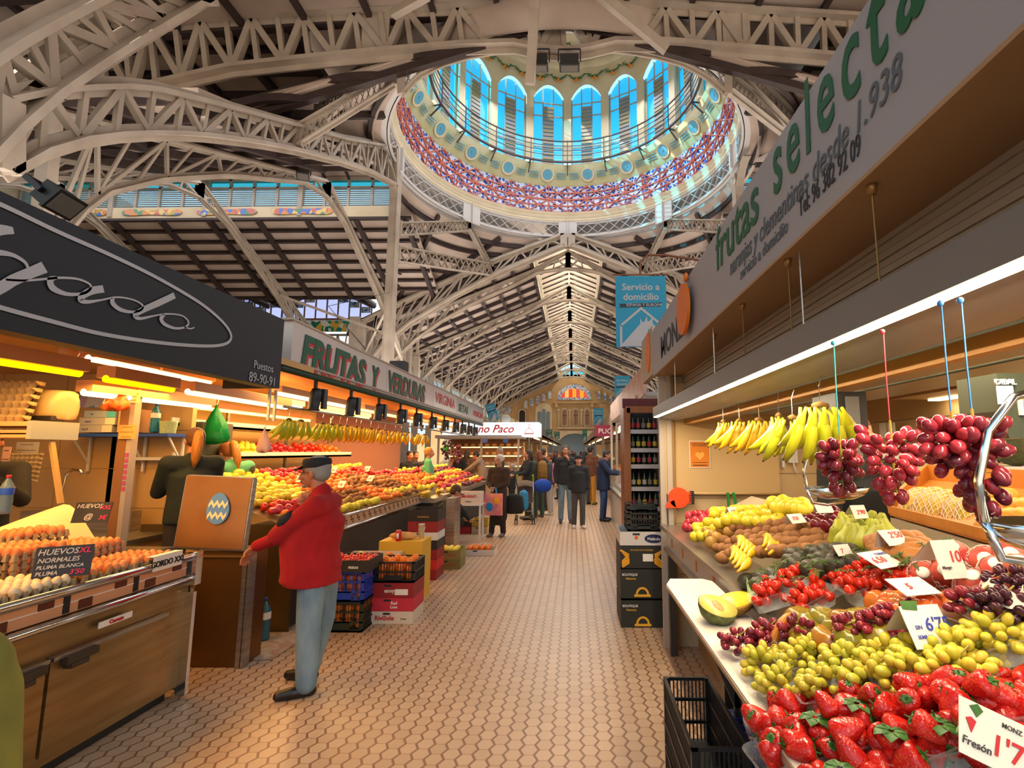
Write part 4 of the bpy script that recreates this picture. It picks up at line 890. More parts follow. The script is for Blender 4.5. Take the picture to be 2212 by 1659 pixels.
# ---------------- egg trays and eggs
TRAYM = mat('egg_tray_card', '#a8926e', .9, c2='#978260', sc=12)
def tray_mesh():
    mb = MB(); n = 6; p = .05; w = n * p / 2
    mb.grid(lambda u, v: Vector(((u - .5) * .3, (v - .5) * .3, .016 + .020 * (math.cos(u * n * 2 * pi) * .5 + math.cos(v * n * 2 * pi) * .5))), 24, 24)
    for sx, sy in ((1, 0), (-1, 0), (0, 1), (0, -1)):
        for i in range(n + 1):
            t = (i - n / 2) * p; c = (sx * .148 + (t if sy else 0), sy * .148 + (t if sx else 0)); mb.add([(c[0] - .013, c[1] - .013, 0), (c[0] + .013, c[1] - .013, 0), (c[0] + .013, c[1] + .013, 0), (c[0] - .013, c[1] + .013, 0), (c[0] - .006, c[1] - .006, .042), (c[0] + .006, c[1] - .006, .042), (c[0] + .006, c[1] + .006, .042), (c[0] - .006, c[1] + .006, .042)], [(4, 5, 6, 7), (0, 1, 5, 4), (1, 2, 6, 5), (2, 3, 7, 6), (3, 0, 4, 7)])
    return mb.mesh('egg_tray', TRAYM)
TRAY = tray_mesh()
EGGB = mat('brown_egg', '#cc7434', .4, rnd=.8, c2='#c06828', sc=6, c3='#dc9058'); EGGW = mat('white_egg', '#e4d2ac', .4, rnd=.5, c3='#d8bc90')
def egg_mesh(m): return latm('egg', [(0, -.027), (.009, -.0262), (.017, -.021), (.0215, -.012), (.0225, -.003), (.020, .010), (.015, .020), (.008, .027), (0, .0295)], m, 12)
EB, EW = egg_mesh(EGGB), egg_mesh(EGGW)
def egg_stack(x, y, z, n, col, label_t, grp, only=None):
    wh = 'in the front row of trays' if x > -3 else 'in the tall middle stacks' if x > -3.4 else 'in the rear stacks'
    wh += ', %s' % ('far end' if y > 3.2 else 'towards the far end' if y > 2.85 else 'middle' if y > 2.5 else 'near end')
    for k in range(n):
        put(TRAY, 'egg_tray', None, (x, y, z + k * .045), (0, 0, R.uniform(-.03, .03)), label=label_t if k == n - 1 else 'grey card egg tray lower in the stacks on the egg counter', cat='egg tray', group='egg trays on the counter')
        top = k == n - 1
        for i in range(6):
            for j in range(6):
                if not top and (i < 5 or x < -3.4 or y < 2.3): continue
                if only and not only(i, j): continue
                if top and col != 'W' and R.random() < .03: continue
                put(EW if col == 'W' else EB, 'egg', None, (x - .125 + i * .05, y - .125 + j * .05, z + k * .045 + .042), Quaternion((R.uniform(-1, 1), R.uniform(-1, 1), 0), R.uniform(0, .5)), R.uniform(1.05, 1.18),
                    label=('white egg ' if col == 'W' else 'brown egg ') + ('' if top else 'showing in a lower tray ') + wh, cat='egg', group=('white eggs ' if col == 'W' else 'brown eggs ') + wh)
zt_ = zr1 - .01
for (y, n, c, nm) in ((3.42, 1, 'B', 'farthest end of the front row'), (3.08, 1, 'B', 'front row beside the white paper strip'), (2.72, 1, 'W', 'white eggs, front row, under the slate'), (2.38, 1, 'W', 'white eggs, front row, left of the slate'), (2.02, 2, 'B', 'front row at the left picture edge')):
    egg_stack(-2.90, y, zt_, n, c, 'card tray with %s' % nm, '')
for (y, n) in ((3.38, 3), (3.0, 4), (2.62, 3)):
    egg_stack(-3.22, y, zt_, n, 'B', 'top egg tray of the middle stack, %s, full of brown eggs' % {3.38: 'far end', 3.0: 'centre', 2.62: 'near end'}[y], '')
for (y, n) in ((3.3, 5), (2.9, 4)):
    egg_stack(-3.54, y, zt_, n, 'B', only=lambda i, j: i > 1, label_t='top egg tray of the rearmost stacks, %s one' % ('farther' if y > 3 else 'nearer'), grp='')
# slates
def slate(p, w, h, lines, rz, tilt, label):
    r = root('slate_sign', p, label, 'price sign'); r.rotation_euler = (tilt, 0, rz)
    MB().prism([(-w / 2, -h / 2), (w / 2, -h / 2), (w / 2, h / 2), (-w / 2, h / 2)], (0, 0, 0), X3, Z3, .006).build('slate', mat('slate_board', '#1f1e22', .6), r)
    for s_, m_, x, z, sz in lines:
        t = text(s_, m_, (0, 0, 0), (1, 0, 0), (0, 0, 1), sz, bold=.0006, shear=.2, align='LEFT', ext=.0006); t.parent = r; t.location = (x, -.008, z)
CHK = mat('white_chalk', '#b9b4ac', .9); PNK = mat('pink_chalk', '#d8345c', .8)
p = at(138, 1213, X=-2.80); slate(p, .235, .165, [('HUEVOS', CHK, -.11, .04, .043), ('XL', PNK, .055, .04, .043), ('NORMALES', CHK, -.105, .0, .033), ('PLUMA BLANCA', CHK, -.105, -.033, .026), ('PLUMA', CHK, -.105, -.066, .028), ("3'50", PNK, .03, -.07, .036)], -.32 + .9, -.25, 'black slate with chalk writing and a pink price, in front of the white eggs')
p = at(200, 1107, X=-3.35); slate(p, .22, .14, [('HUEVOS', CHK, -.10, .03, .04), ('XXL', PNK, .04, .02, .036), ('@', CHK, -.04, -.045, .05), ('3€', PNK, .05, -.05, .04)], .2, -.3, 'black slate with curly edge standing on top of the stacked egg trays')
# white paper heap, carrier bag and bottle at the far left
mb = MB(); mb.grid(lambda u, v: Vector((-4.05 + .62 * u + .1 * v, 2.75 + .95 * v, zt_ + .08 + .26 * math.sin(pi * min(1, u * 1.1)) * (v * .9 + .1) + .02 * math.sin(9 * u + 4 * v))), 14, 10)
mb.sm = [True] * len(mb.sm); o = mb.build('wrapping_paper', mat('cream_wrap', '#e8cf9c', .8), label='crumpled cream wrapping paper lying behind the eggs at the left', cat='wrapping paper')
p = at(8, 1110, X=-3.3); bottle((p.x, p.y, p.z), .22, 'small water bottle with red cap at the left edge, blue band', '#9cb8c0', '#c8202c', lab='#2050b8')
# scale arm / hand of the vendor is built with the people
# ---------------- stall back wall, shelf and goods
YB = 5.3
CREAMW = mat('stall_wall_tiles', '#c8a268', .5, c2='#bd9458', sc=.8)
st(MB().bx(-7.6, -4.02, YB, YB + .06, 0, 2.5), 'wall_egg_stall_back', CREAMW)
st(MB().bx(-7.6, -7.5, 0, YB, 0, 2.5), 'wall_egg_stall_side', CREAMW)
ln = MB()
for z in (1.1, 1.5, 1.9): ln.bx(-7.5, -4.02, YB - .004, YB, z, z + .006)
for x in (-4.7, -5.4, -6.1, -6.8): ln.bx(x, x + .006, YB - .004, YB, 0, 2.5)
st(ln, 'trim_tile_joints', mat('tile_joint', '#a8803f', .7))
st(MB().bx(-7.5, -4.6, YB - .01, YB, 2.14, 2.26), 'trim_patterned_border', BLUET)
zsh = at(275, 938, Y=YB - .15).z; xa, xb = at(163, 938, Y=YB - .15).x, at(386, 938, Y=YB - .15).x
r = root('wall_shelf', ((xa + xb) / 2, YB - .15, zsh), 'blue shelf board on white brackets on the egg stall wall', 'shelf')
MB().box((0, 0, -.012), (xb - xa, .28, .03)).build('board', mat('blue_shelf', '#2448a0', .4), r)
for x in (-.48, .1, .5): MB().box((x, .12, -.2), (.02, .02, .36)).bar((x, .12, -.3), (x, -.08, -.03), .015).build('bracket', WHITE, r)
def shelf_item(x0, x1, y0, y1, col, label, nm='carton', dep=.2, yy=YB - .15, tx=None, c2=None):
    a, b = at(x0, y1, Y=yy - dep / 2), at(x1, y0, Y=yy - dep / 2); h = b.z - a.z
    r = root(nm, ((a.x + b.x) / 2, yy, a.z), label, 'box'); MB().box((0, 0, h / 2), (b.x - a.x, dep, h)).build('body', mat('card_' + col.strip('#'), col, .6), r)
    if c2: MB().box(((b.x - a.x) * .36, -.002, h / 2), ((b.x - a.x) * .27, dep + .004, h * .96)).build('printed_end', mat('card_' + c2.strip('#'), c2, .6), r)
    if tx: t = text(tx, BLUEI, (0, 0, 0), X3, Z3, h * .45, ext=.0005); t.parent = r; t.location = (-(b.x - a.x) * .25, -dep / 2 - .003, h * .3)
    return r
shelf_item(163, 243, 918, 934, '#b0aca4', 'grey glove box, lowest of three stacked on the blue shelf', c2='#e0d0b0', tx='nitril')
shelf_item(170, 250, 902, 917.5, '#b4b0a8', 'grey glove box, middle of three stacked on the blue shelf', c2='#e8dcc0', tx='nitril')
shelf_item(181, 251, 887, 901.5, '#a8b4b8', 'grey and turquoise box, topmost of three on the blue shelf', c2='#58c0d0', tx='M')
shelf_item(252, 302, 884, 934, '#d8a06c', 'peach coloured carton with small pictures beside the glove boxes', c2='#2c8c50')
p = at(333, 934, Y=YB - .2); bottle(p, at(333, 872, Y=YB - .2).z - p.z, 'blue plastic water bottle standing on the blue shelf', '#4cb0d0', '#2a5c9c')
a, b = at(344, 936, Y=YB - .2), at(383, 910, Y=YB - .2)
def basket(a, b, col, lb):
    r = root('plastic_basket', ((a.x + b.x) / 2, a.y, a.z), lb, 'basket'); w, h = b.x - a.x, b.z - a.z
    MB().lathe([(w * .4, 0), (w * .5, h), (w * .53, h), (w * .53, h * .93), (w * .44, 0)], 20, fn=lambda q, t: Vector((q.x, q.y * .55, q.z)), closed=False).build('body', mat('basket_' + col.strip('#'), col, .6, c2='#8ca878', sc=60), r)
basket(a, b, '#b4c89c', 'pale green woven plastic basket on the right of the blue shelf')
# hanging goods
def bag(p, w, h, m, lb, nm='carrier_bag', knot=True):
    r = root(nm, p, lb, 'bag'); RR = random.Random(int(w * 1000))
    mb = MB(); mb.lathe([(w * .06, 0), (w * .04, -h * .06), (w * .16, -h * .2), (w * .36, -h * .5), (w * .5, -h * .85), (w * .42, -h * .97), (w * .1, -h)], 20, fn=lambda q, t: Vector((q.x * (1 + .09 * math.sin(5 * t + q.z * 30)), q.y * .45 * (1 + .15 * math.sin(7 * t)), q.z + .012 * math.sin(3 * t)))); mb.build('body', m, r)
    MB().tube([(0, 0, 0), (w * .05, 0, h * .1), (w * .02, 0, h * .2)], .004, 5).build('string', WHI, r); return r
p = at(255, 832, Y=4.0); bag(p, .22, .2, mat('red_sweet_bag', '#b83020', .2, c2='#e09030', sc=22), 'red net bag of wrapped goods hanging below the ceiling lamps', 'net_bag')
p = at(468, 876, Y=5.6); bag(p, .34, .42, glass('green_film', '#12964a', .55, .2), 'translucent green carrier bag hanging beside the women', 'carrier_bag')
def note(x0, y0, x1, y1, Y, col, lb, ln=3, nm='paper_notice'):
    a, b = at(x0, y1, Y=Y), at(x1, y0, Y=Y); w, h = b.x - a.x, b.z - a.z; r = root(nm, ((a.x + b.x) / 2, Y, (a.z + b.z) / 2), lb, 'notice')
    MB().box((0, 0, 0), (w, .004, h)).build('sheet', mat('sheet_' + col.strip('#'), col, .7), r); mb = MB()
    for i in range(ln): mb.box((-.03 * w, -.003, h * (.35 - .7 * i / max(ln - 1, 1))), (w * (.8 if i % 2 else .6), .002, h * .05))
    mb.build('printed_lines', mat('faint_print', '#8c7050', .7), r); return r
note(255, 918, 295, 948, 4.1, '#e0a058', 'small orange notice taped to the stall post'); note(268, 832, 306, 870, 4.1, '#dcb480', 'pale notice hanging behind the red net bag')
# stall post with stickers
a, b = at(278, 1060, Y=4.15), at(298, 830, Y=4.15)
r = root('stall_post', (-3.66, 4.15, 0), 'brown and grey post with small stickers behind the eggs', 'post')
MB().box((-.03, 0, 1.15), (.07, .06, 2.3)).build('post', mat('brown_post', '#8a5c30', .5), r); MB().box((.03, 0, 1.15), (.04, .064, 2.3)).build('edge_trim', mat('grey_trim', '#a89a8c', .4), r)
mb = MB()
for i in range(7): mb.box((.03, -.034, 1.38 + i * .045), (.03, .003, .032))
mb.build('stickers', mat('flag_stickers', '#c84038', .5, c2='#3850b0', sc=60), r)
# shelf rail with egg cartons, white fan casing
a, b = at(0, 908, Y=3.4), at(112, 940, Y=3.4)
r = root('overhead_rack', ((a.x + b.x) / 2 - .2, 3.4, (a.z + b.z) / 2), 'ribbed cream rack end above the eggs at the left edge', 'rack')
MB().box((0, 0, .02), (b.x - a.x + .4, .3, .03)).box((0, 0, -.03), (b.x - a.x + .4, .28, .02)).box((0, 0, -.06), (b.x - a.x + .4, .3, .02)).build('rail', mat('cream_rail', '#d8a468', .5), r); MB().box(((b.x - a.x) / 2 + .21, 0, -.02), (.03, .32, .12)).build('end_cap', mat('grey_cap', '#9ca098', .4), r)
MB().bar(((b.x - a.x) / 2 + .2, 0, -.08), ((b.x - a.x) / 2 + .32, .0, -.5), .03, .02).build('stay', mat('beige_stay', '#b08c4c', .5), r)
p = at(60, 880, Y=3.45)
for i in range(2):
    o = put(TRAY, 'egg_tray', None, (p.x - .1 + i * .02, p.y - .05 * i, p.z + .02), (pi / 2 - .25, 0, .1 * i), label='brown egg tray standing upright on the rack, %s' % ('behind' if i == 0 else 'in front'), cat='egg tray'); o.data = o.data
a, b = at(95, 905, Y=3.6), at(145, 850, Y=3.6)
r = root('fan_casing', ((a.x + b.x) / 2, 3.6, a.z), 'shiny cream machine casing with dark slot above the rack', 'appliance'); MB().ell((0, 0, .09), (.12, .12, .15), 20, 12, fn=lambda p: Vector((max(-.1, min(.1, p.x * 1.2)), p.y, max(-.1, min(.11, p.z * 1.2))))).build('casing', mat('glossy_cream', '#a8946a', .3), r); MB().box((0, -.06, .0), (.18, .1, .03)).build('slot', BLK, r)
note(0, 965, 25, 1020, 4.6, '#e8b090', 'pink poster on the far left of the egg stall'); note(32, 955, 85, 990, 4.7, '#b8b0a0', 'grey picture panel leaning under the rack')
p = at(55, 1010, Y=4.6); put(TRAY, 'egg_tray', None, p, (pi / 2 - .1, 0, .1), .8, label='empty brown egg carton leaning against the wall at the left', cat='egg tray')
# sink unit, tap, cleaning bottles, back counter
r = root('back_counter', (-4.9, 4.7, 0), 'orange-lit worktop with steel sink behind the eggs', 'counter'); MB().bx(-1.5, 1.0, -.4, .4, .0, .88).build('body', mat('back_unit', '#b88448', .5), r); MB().bx(-1.5, 1.02, -.42, .42, .88, .91).build('worktop', STEEL, r); MB().bx(-.5, .6, .3, .42, .91, 1.1).build('splash', STEEL, r)
p = at(165, 1022, Y=4.6); MB().tube([p + Vector((-.12, 0, -.22)), p + Vector((-.1, 0, -.02)), p + Vector((-.04, 0, .03)), p + Vector((.06, -.02, .02)), p + Vector((.07, -.02, -.01))], .012, 8).build('tap', CHROME, label='curved chrome tap over the sink', cat='tap')
for (x, y0, y1, bc, cc, lb) in ((129, 1060, 1012, '#c8b890', '#c82020', 'clear spray bottle with red trigger by the sink'), (147, 1058, 1035, '#e8d8c8', '#d02030', 'small white bottle with a red cap by the sink'), (158, 1058, 1018, '#c8d8c0', '#60c090', 'pale bottle with green pump by the sink')):
    p = at(x, y0, Y=4.5); bottle((p.x, p.y, .91), .25, lb, bc, cc, name='cleaning_bottle')
# ---------------- ceiling, tubes
st(MB().bx(-7.6, -2.76, -.5, 5.3, 2.5, 2.56), 'ceiling_egg_stall', mat('stall_ceiling', '#c89a58', .5))
TY = mat('yellow_tube', '#ffb400', .5, emit=3.2); TW = mat('warm_tube', '#ffdf9a', .5, emit=6.0); HS = mat('cream_housing', '#e0a878', .45)
for i, (a, b, m, z, lb) in enumerate((((-150, 756), (172, 806), TY, 2.2, 'yellow tube lamp under the black shop sign, nearest'), ((228, 818), (372, 841), TY, 2.2, 'yellow tube lamp behind the first, pointing towards the green bag'), ((405, 846), (618, 880), TW, 2.2, 'long warm white tube lamp ending above the women'), ((180, 847), (452, 878), TW, 2.12, 'warm white tube lamp above the blue shelf'), ((190, 773), (330, 800), TW, 2.42, 'short tube lamp high under the ceiling, nearer'), ((335, 802), (452, 826), TW, 2.42, 'short tube lamp high under the ceiling, farther'))):
    A, B = at(*a, Z=z), at(*b, Z=z); tubelamp(A, B, .085, m, HS, lb, 'tube lamps of the egg stall')
for i, (x, y) in enumerate(((148, 765), (240, 790), (350, 810), (445, 828))):
    p = at(x, y, Z=2.42); MB().lathe([(.02, .08), (.07, .04), (.06, .0), (.03, -.05), (.01, -.06)], 14, p).build('cable_rose', mat('cream_plastic', '#d8a468', .4), label='round cream cable fitting on the egg stall ceiling, %s' % ['nearest', 'second', 'third', 'farthest'][i], cat='fitting', group='ceiling fittings of the egg stall')
# ---------------- big dark sign
SX = -2.62
ztop, zbot = at(612, 690, X=SX).z, at(606, 840, X=SX).z; y1 = at(609, 765, X=SX).y
r = root('shop_sign', (SX, y1, 0), 'huge black shop sign with white script and an oval line', 'sign')
MB().bx(-.12, 0, -4.6, 0, zbot, ztop).build('board', mat('black_sign_board', '#171a1f', .55), r); MB().bx(-.5, -.12, -.02, 0, zbot, ztop).build('return', mat('black_sign_board', '#171a1f', .55), r)
SW = mat('sign_white', '#b4b2b2', .6)
def sgn(x, y): q = at(x, y, X=SX); return (q.y - y1, q.z)
def sst(mb, pts, wd):
    stroke(mb, [sgn(x, y) + ((p[0] if p else wd),) for x, y, *p in pts], (0.006, 0, 0), (0, 1, 0), (0, 0, 1), wd)
mb = MB()
ov = [(-120, 395), (0, 443), (120, 500), (240, 553), (340, 602), (430, 655), (478, 695), (496, 722), (492, 738), (470, 746), (425, 747), (340, 740), (220, 722), (100, 692), (0, 665), (-120, 628)]
sst(mb, ov, .022); mb.build('oval_line', SW, r)
mb = MB()
sst(mb, [(-60, 560, .03), (-20, 546, .03), (20, 550, .02), (48, 565, .016), (56, 578, .014)], .02)
sst(mb, [(92, 577, .055), (60, 590, .05), (25, 605, .05), (0, 620, .05), (-40, 640, .05)], .05)
sst(mb, [(8, 604, .01), (50, 606, .01), (100, 602, .012), (130, 600, .012), (165, 603, .012), (190, 614, .012), (191, 624, .014), (175, 634, .014), (140, 635, .02), (110, 622, .035), (105, 604, .03), (120, 600, .012)], .02)
sst(mb, [(220, 624, .04), (195, 628, .04), (176, 638, .035), (170, 648, .03), (185, 652, .02), (215, 648, .01), (250, 642, .01), (285, 648, .01), (305, 660, .012), (300, 670, .014), (280, 674, .016), (255, 668, .025), (240, 655, .03), (240, 644, .02)], .02)
sst(mb, [(374, 638, .04), (340, 654, .04), (300, 672, .035), (288, 682, .03), (300, 688, .018), (330, 682, .01), (360, 678, .01), (390, 682, .01), (404, 695, .013), (398, 706, .014), (375, 709, .016), (352, 700, .025), (345, 688, .03), (352, 680, .014)], .02)
sst(mb, [(395, 706, .01), (408, 710, .01), (417, 707, .008)], .01)
sst(mb, [(-60, 510, .05), (-10, 497, .05), (25, 498, .03)], .05)
mb.build('script_lettering', SW, r)
for s_, x, y, sz in (('Puestos', 568, 800, .095), ('89-90-91', 566, 829, .112)):
    yy, zz = sgn(x, y); t = text(s_, SW, (0, 0, 0), (0, 1, 0), (0, 0, 1), sz, ext=.001, sx=.92); t.parent = r; t.location = (.006, yy, zz)
for yy in (.12, .03): MB().bar((SX - .1, y1 + yy, zbot), (SX - .1, y1 + yy, zbot - .28), .02).build('sign_post', STEEL, label='thin steel stay under the end of the black sign, %s' % ('nearer' if yy < .1 else 'farther'), cat='stay')
# ---------------- hinged counter flap with egg decoration, and its steel cabinet
YP = 4.2
def Q(x, y, Y): return at(x, y, Y=Y)
bl, br_, tr_, tl_ = Q(382, 1180, YP), Q(527, 1187, YP), Q(545, 1032, YP + .08), Q(410, 1030, YP + .08)
r = root('counter_flap', (bl + br_) / 2, 'raised steel counter flap with a painted egg stuck on it', 'flap'); o_ = r.location
ux = (br_ - bl).normalized(); uy = ((tl_ + tr_) / 2 - (bl + br_) / 2).normalized(); W2 = (br_ - bl).length / 2; H2 = ((tl_ + tr_) / 2 - (bl + br_) / 2).length; sk = .03
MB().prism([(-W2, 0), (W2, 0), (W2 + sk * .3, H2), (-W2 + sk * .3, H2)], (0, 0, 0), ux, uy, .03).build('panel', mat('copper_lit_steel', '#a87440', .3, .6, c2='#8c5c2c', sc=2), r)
fm_ = MB(); 
for a, b in (((-W2, 0), (-W2 + .01, H2)), ((W2, 0), (W2 + .01, H2)), ((-W2, 0), (W2, 0)), ((-W2 + .01, H2), (W2 + .01, H2))): fm_.bar(ux * a[0] + uy * a[1], ux * b[0] + uy * b[1], .02, .05, up=Y3)
fm_.build('edge_trim', STEEL, r)
nn = Vector((0, -.035, 0)); ec = ux * .045 + uy * H2 * .56 + nn
EP = [(.092 * math.sin(2 * pi * i / 24) * (1 - .13 * math.cos(2 * pi * i / 24)), .125 * math.cos(2 * pi * i / 24)) for i in range(24)][::-1]
e_ = MB().prism(EP, ec, ux, uy, .012).build('egg_picture', mat('egg_blue', '#5a8cc0', .5), r)
zg = MB()
for zz in (.035, -.055):
    P = [(-.078 + i * .0223, zz + (.018 if i % 2 else -.018)) for i in range(8)]
    vs = [ec + ux * a + uy * (b + s2) + Vector((0, -.016, 0)) for a, b in P for s2 in (-.017, .017)]; zg.add(vs, [(2 * i, 2 * i + 1, 2 * i + 3, 2 * i + 2) for i in range(7)])
zg.build('zigzag', mat('egg_cream', '#ecd8a8', .5), e_)
xa, xb = Q(400, 1445, YP).x, Q(522, 1440, YP).x; zc_ = Q(460, 1190, YP).z
r = root('steel_cabinet', ((xa + xb) / 2, YP + .12, 0), 'narrow brushed steel cabinet below the raised flap', 'cabinet')
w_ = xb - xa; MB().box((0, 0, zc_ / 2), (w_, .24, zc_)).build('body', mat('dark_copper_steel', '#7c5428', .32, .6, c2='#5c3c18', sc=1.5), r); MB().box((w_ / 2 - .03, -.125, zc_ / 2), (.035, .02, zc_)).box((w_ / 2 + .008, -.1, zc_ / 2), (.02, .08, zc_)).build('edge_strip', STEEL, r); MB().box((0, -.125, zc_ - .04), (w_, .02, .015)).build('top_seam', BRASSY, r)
MB().bx(-3.7, -3.3, 3.75, 4.3, .86, .9).build('side_worktop', STEEL, label='slanting steel worktop edge between the eggs and the flap', cat='worktop')
# mat and water bottle on the floor between the stalls
st_ = MB(); st_.bx(-3.2, -2.45, 4.35, 4.95, .003, .012); st_.build('floor_mat', mat('patterned_mat', '#b8a890', .8, c2='#a05c3c', sc=14), label='patterned mat on the floor between cabinet and fruit stall', cat='mat')
p = at(568, 1382, Z=.012); bottle(p, .36, 'blue plastic water bottle standing on the patterned floor mat', '#5c9cb0', '#1c3c9c')
# ================================================================ LEFT: fruit stall
YF0, YF1, YF2 = 5.0, 9.1, 14.6
zA, zB = at(721, 1121, X=FX).z, at(718, 1148, X=FX).z
DKF = mat('dark_front', '#3c342c', .5)
r = root('fruit_counter', (FX, (YF0 + YF1) / 2, 0), 'long fruit counter on the left with a patterned tile strip on its front', 'counter'); L_ = (YF1 - YF0) / 2
MB().bx(-1.5, -.05, -L_, L_, .0, zB - .06).build('body', DKF, r); MB().bx(-1.5, .0, -L_ - .005, -L_ + .02, 0, zA + .05).build('end_panel', mat('end_steel', '#7a6238', .3, .7, c2='#5e4a26', sc=2), r)
ts = MB().bx(-.03, -.01, -L_, L_, zB, zA).build('tile_strip', mat('peach_tile', '#d8a880', .35), r); mb = MB()
for i in range(22):
    y = -L_ + .2 + i * (2 * L_ - .3) / 21
    for dy, dz in ((0, 0), (.05, .0), (.0, .03), (.05, -.03)): mb.bx(-.011, -.006, y + dy - .014, y + dy + .014, (zA + zB) / 2 + dz - .011, (zA + zB) / 2 + dz + .011)
mb.build('dark_tiles', mat('dark_brown_tile', '#4c3424', .4), ts)
for z in (zA + .005, zB - .01): MB().tube([(0, -L_, z), (0, L_, z)], .016, 8).build('rail', CHROME, r)
SLP = .42
mb = MB(); mb.add([(-.03, -L_, zA), (-.03, L_, zA), (-1.2, L_, zA + SLP * 1.17), (-1.2, -L_, zA + SLP * 1.17)], [(0, 1, 2, 3)]); mb.build('display_slope', mat('display_liner', '#7c5c30', .6), r)
GL_ = 'on the long left fruit counter'
kinds = [ # (y0,y1, [front..back])
 (5.05, 5.55, ['mandarin', 'orange', 'redapple', 'tomato', 'yelapple', 'yelapple', 'yelapple', 'lemon', 'lemon', 'lemon', 'lemon']),
 (5.55, 6.1, ['mandarin', 'mandarin', 'orange', 'redapple', 'yelapple', 'yelapple', 'yelapple', 'yelapple', 'lemon', 'lemon', 'lemon']),
 (6.1, 6.7, ['lemon', 'brownpear', 'kiwi', 'kiwi', 'kiwi', 'orange', 'orange', 'orange', 'orange', 'redapple', 'redapple']),
 (6.7, 7.3, ['lemon', 'kiwi', 'kiwi', 'kiwi', 'orange', 'orange', 'orange', 'orange', 'redapple', 'redapple', 'redapple']),
 (7.3, 7.8, ['mandarin', 'mandarin', 'orange', 'orange', 'kiwi', 'kiwi', 'mango', 'orange', 'tomato', 'redapple', 'yelapple']),
 (7.8, 8.3, ['mandarin', 'lemon', 'mandarin', 'kiwi', 'kiwi', 'mango', 'mango', 'kiwi', 'tomato', 'orange', 'yelapple']),
 (8.3, 9.05, ['kiwi', 'lemon', 'kiwi', 'kiwi', 'mango', 'mango', 'kiwi', 'tomato', 'tomato', 'tomato', 'yelapple'])]
WORD = dict(mandarin='small orange mandarin', orange='large bright orange', redapple='red apple', tomato='red tomato', yelapple='yellow apple', lemon='yellow lemon', kiwi='brown kiwi', brownpear='russet pear', mango='brown mango', plum='dark plum', greenpear='green pear')
for y0, y1_, ks in kinds:
    for i, k in enumerate(ks):
        pitch = dict(kiwi=.072, brownpear=.085).get(k, .09); n = int((y1_ - y0) / pitch)
        for j in range(n):
            x = FX - .075 - i * .1 + R.uniform(-.022, .022); fruit(k, (x, y0 + (j + .5 + (.25 if i % 2 else 0)) * (y1_ - y0) / n, zA + SLP * (.045 + i * .1) + .04 + R.uniform(0, .034)), WORD[k] + ' in the heaps ' + GL_, k + ' heap ' + GL_, s=R.uniform(1.08, 1.28))
# price tickets in the fruit
def ticket(p, w, h, rz, tilt, label, lines=(), col='#e8e2d6', roof=True, group=None):
    r = root('price_card', p, label, 'price card', group); r.rotation_euler = (tilt, 0, rz)
    MB().box((0, 0, h / 2), (w, .002, h)).build('front', mat('sheet_' + col.strip('#'), col, .55), r)
    if roof: MB().add([(-w / 2, 0, h), (w / 2, 0, h), (w / 2 + .01, h * .95, h * .62), (-w / 2 + .01, h * .95, h * .62), (-w / 2, 0, h - .002), (w / 2, 0, h - .002), (w / 2 + .01, h * .95, h * .62 - .002), (-w / 2 + .01, h * .95, h * .62 - .002)], [(0, 1, 2, 3), (7, 6, 5, 4)]).build('back_flap', mat('sheet_' + col.strip('#'), col, .55), r)
    for s_, m_, x, z, sz in lines:
        t = text(s_, m_, (0, 0, 0), X3, Z3, sz, bold=sz * .012, ext=.0004, align='LEFT', shear=.15); t.parent = r; t.location = (x, -.003, z)
    return r
for i, (y, d) in enumerate(((6.3, .7), (6.9, .45), (7.5, .85), (8.0, .5), (8.6, .8))):
    ticket((FX - d, y, zA + SLP * d + .08), .13, .1, -.5, -.5, 'white price card among the fruit on the left counter, %s from the near end' % ['first', 'second', 'third', 'fourth', 'fifth'][i], [('2.50', RED, -.045, .03, .04)], roof=False, group='price cards on the left counter')
# blue bag at the front of the counter
# rear shelving with fruit
r = root('rear_shelving', (-4.35, 7.2, 0), 'white tiered shelving behind the fruit counter', 'shelving')
for z, w_ in ((1.62, .5), (1.98, .4)): MB().bx(-w_ / 2, w_ / 2, -2.0, 2.2, z - .03, z).bx(w_ / 2 - .02, w_ / 2, -2.0, 2.2, z - .03, z + .05).build('shelf', WHITE, r)
for y in (-2, -.6, .8, 2.2): MB().bx(-.2, -.17, y - .02, y + .02, 0, 2.3).build('upright', STEEL, r)
st(MB().bx(-4.85, -4.8, YB, 9.4, 0, 2.6), 'wall_fruit_stall_back', mat('warm_white_wall', '#dcb878', .5))
for k, y0, n, z in (('mango', 5.6, 5, 1.62), ('yelapple', 6.4, 6, 1.62), ('redapple', 6.9, 9, 1.62), ('lemon', 6.3, 6, 1.62), ('tomato', 7.8, 9, 1.62), ('orange', 8.6, 7, 1.62)):
    for i in range(n):
        for rr_ in range(3): fruit(k, (-4.18 - rr_ * .08, y0 + i * .08, z + .04 + .03 * rr_ + (.06 if i % 3 == 1 else 0)), WORD[k] + ' in a small heap on the white rear shelving', k + ' on the rear shelving')
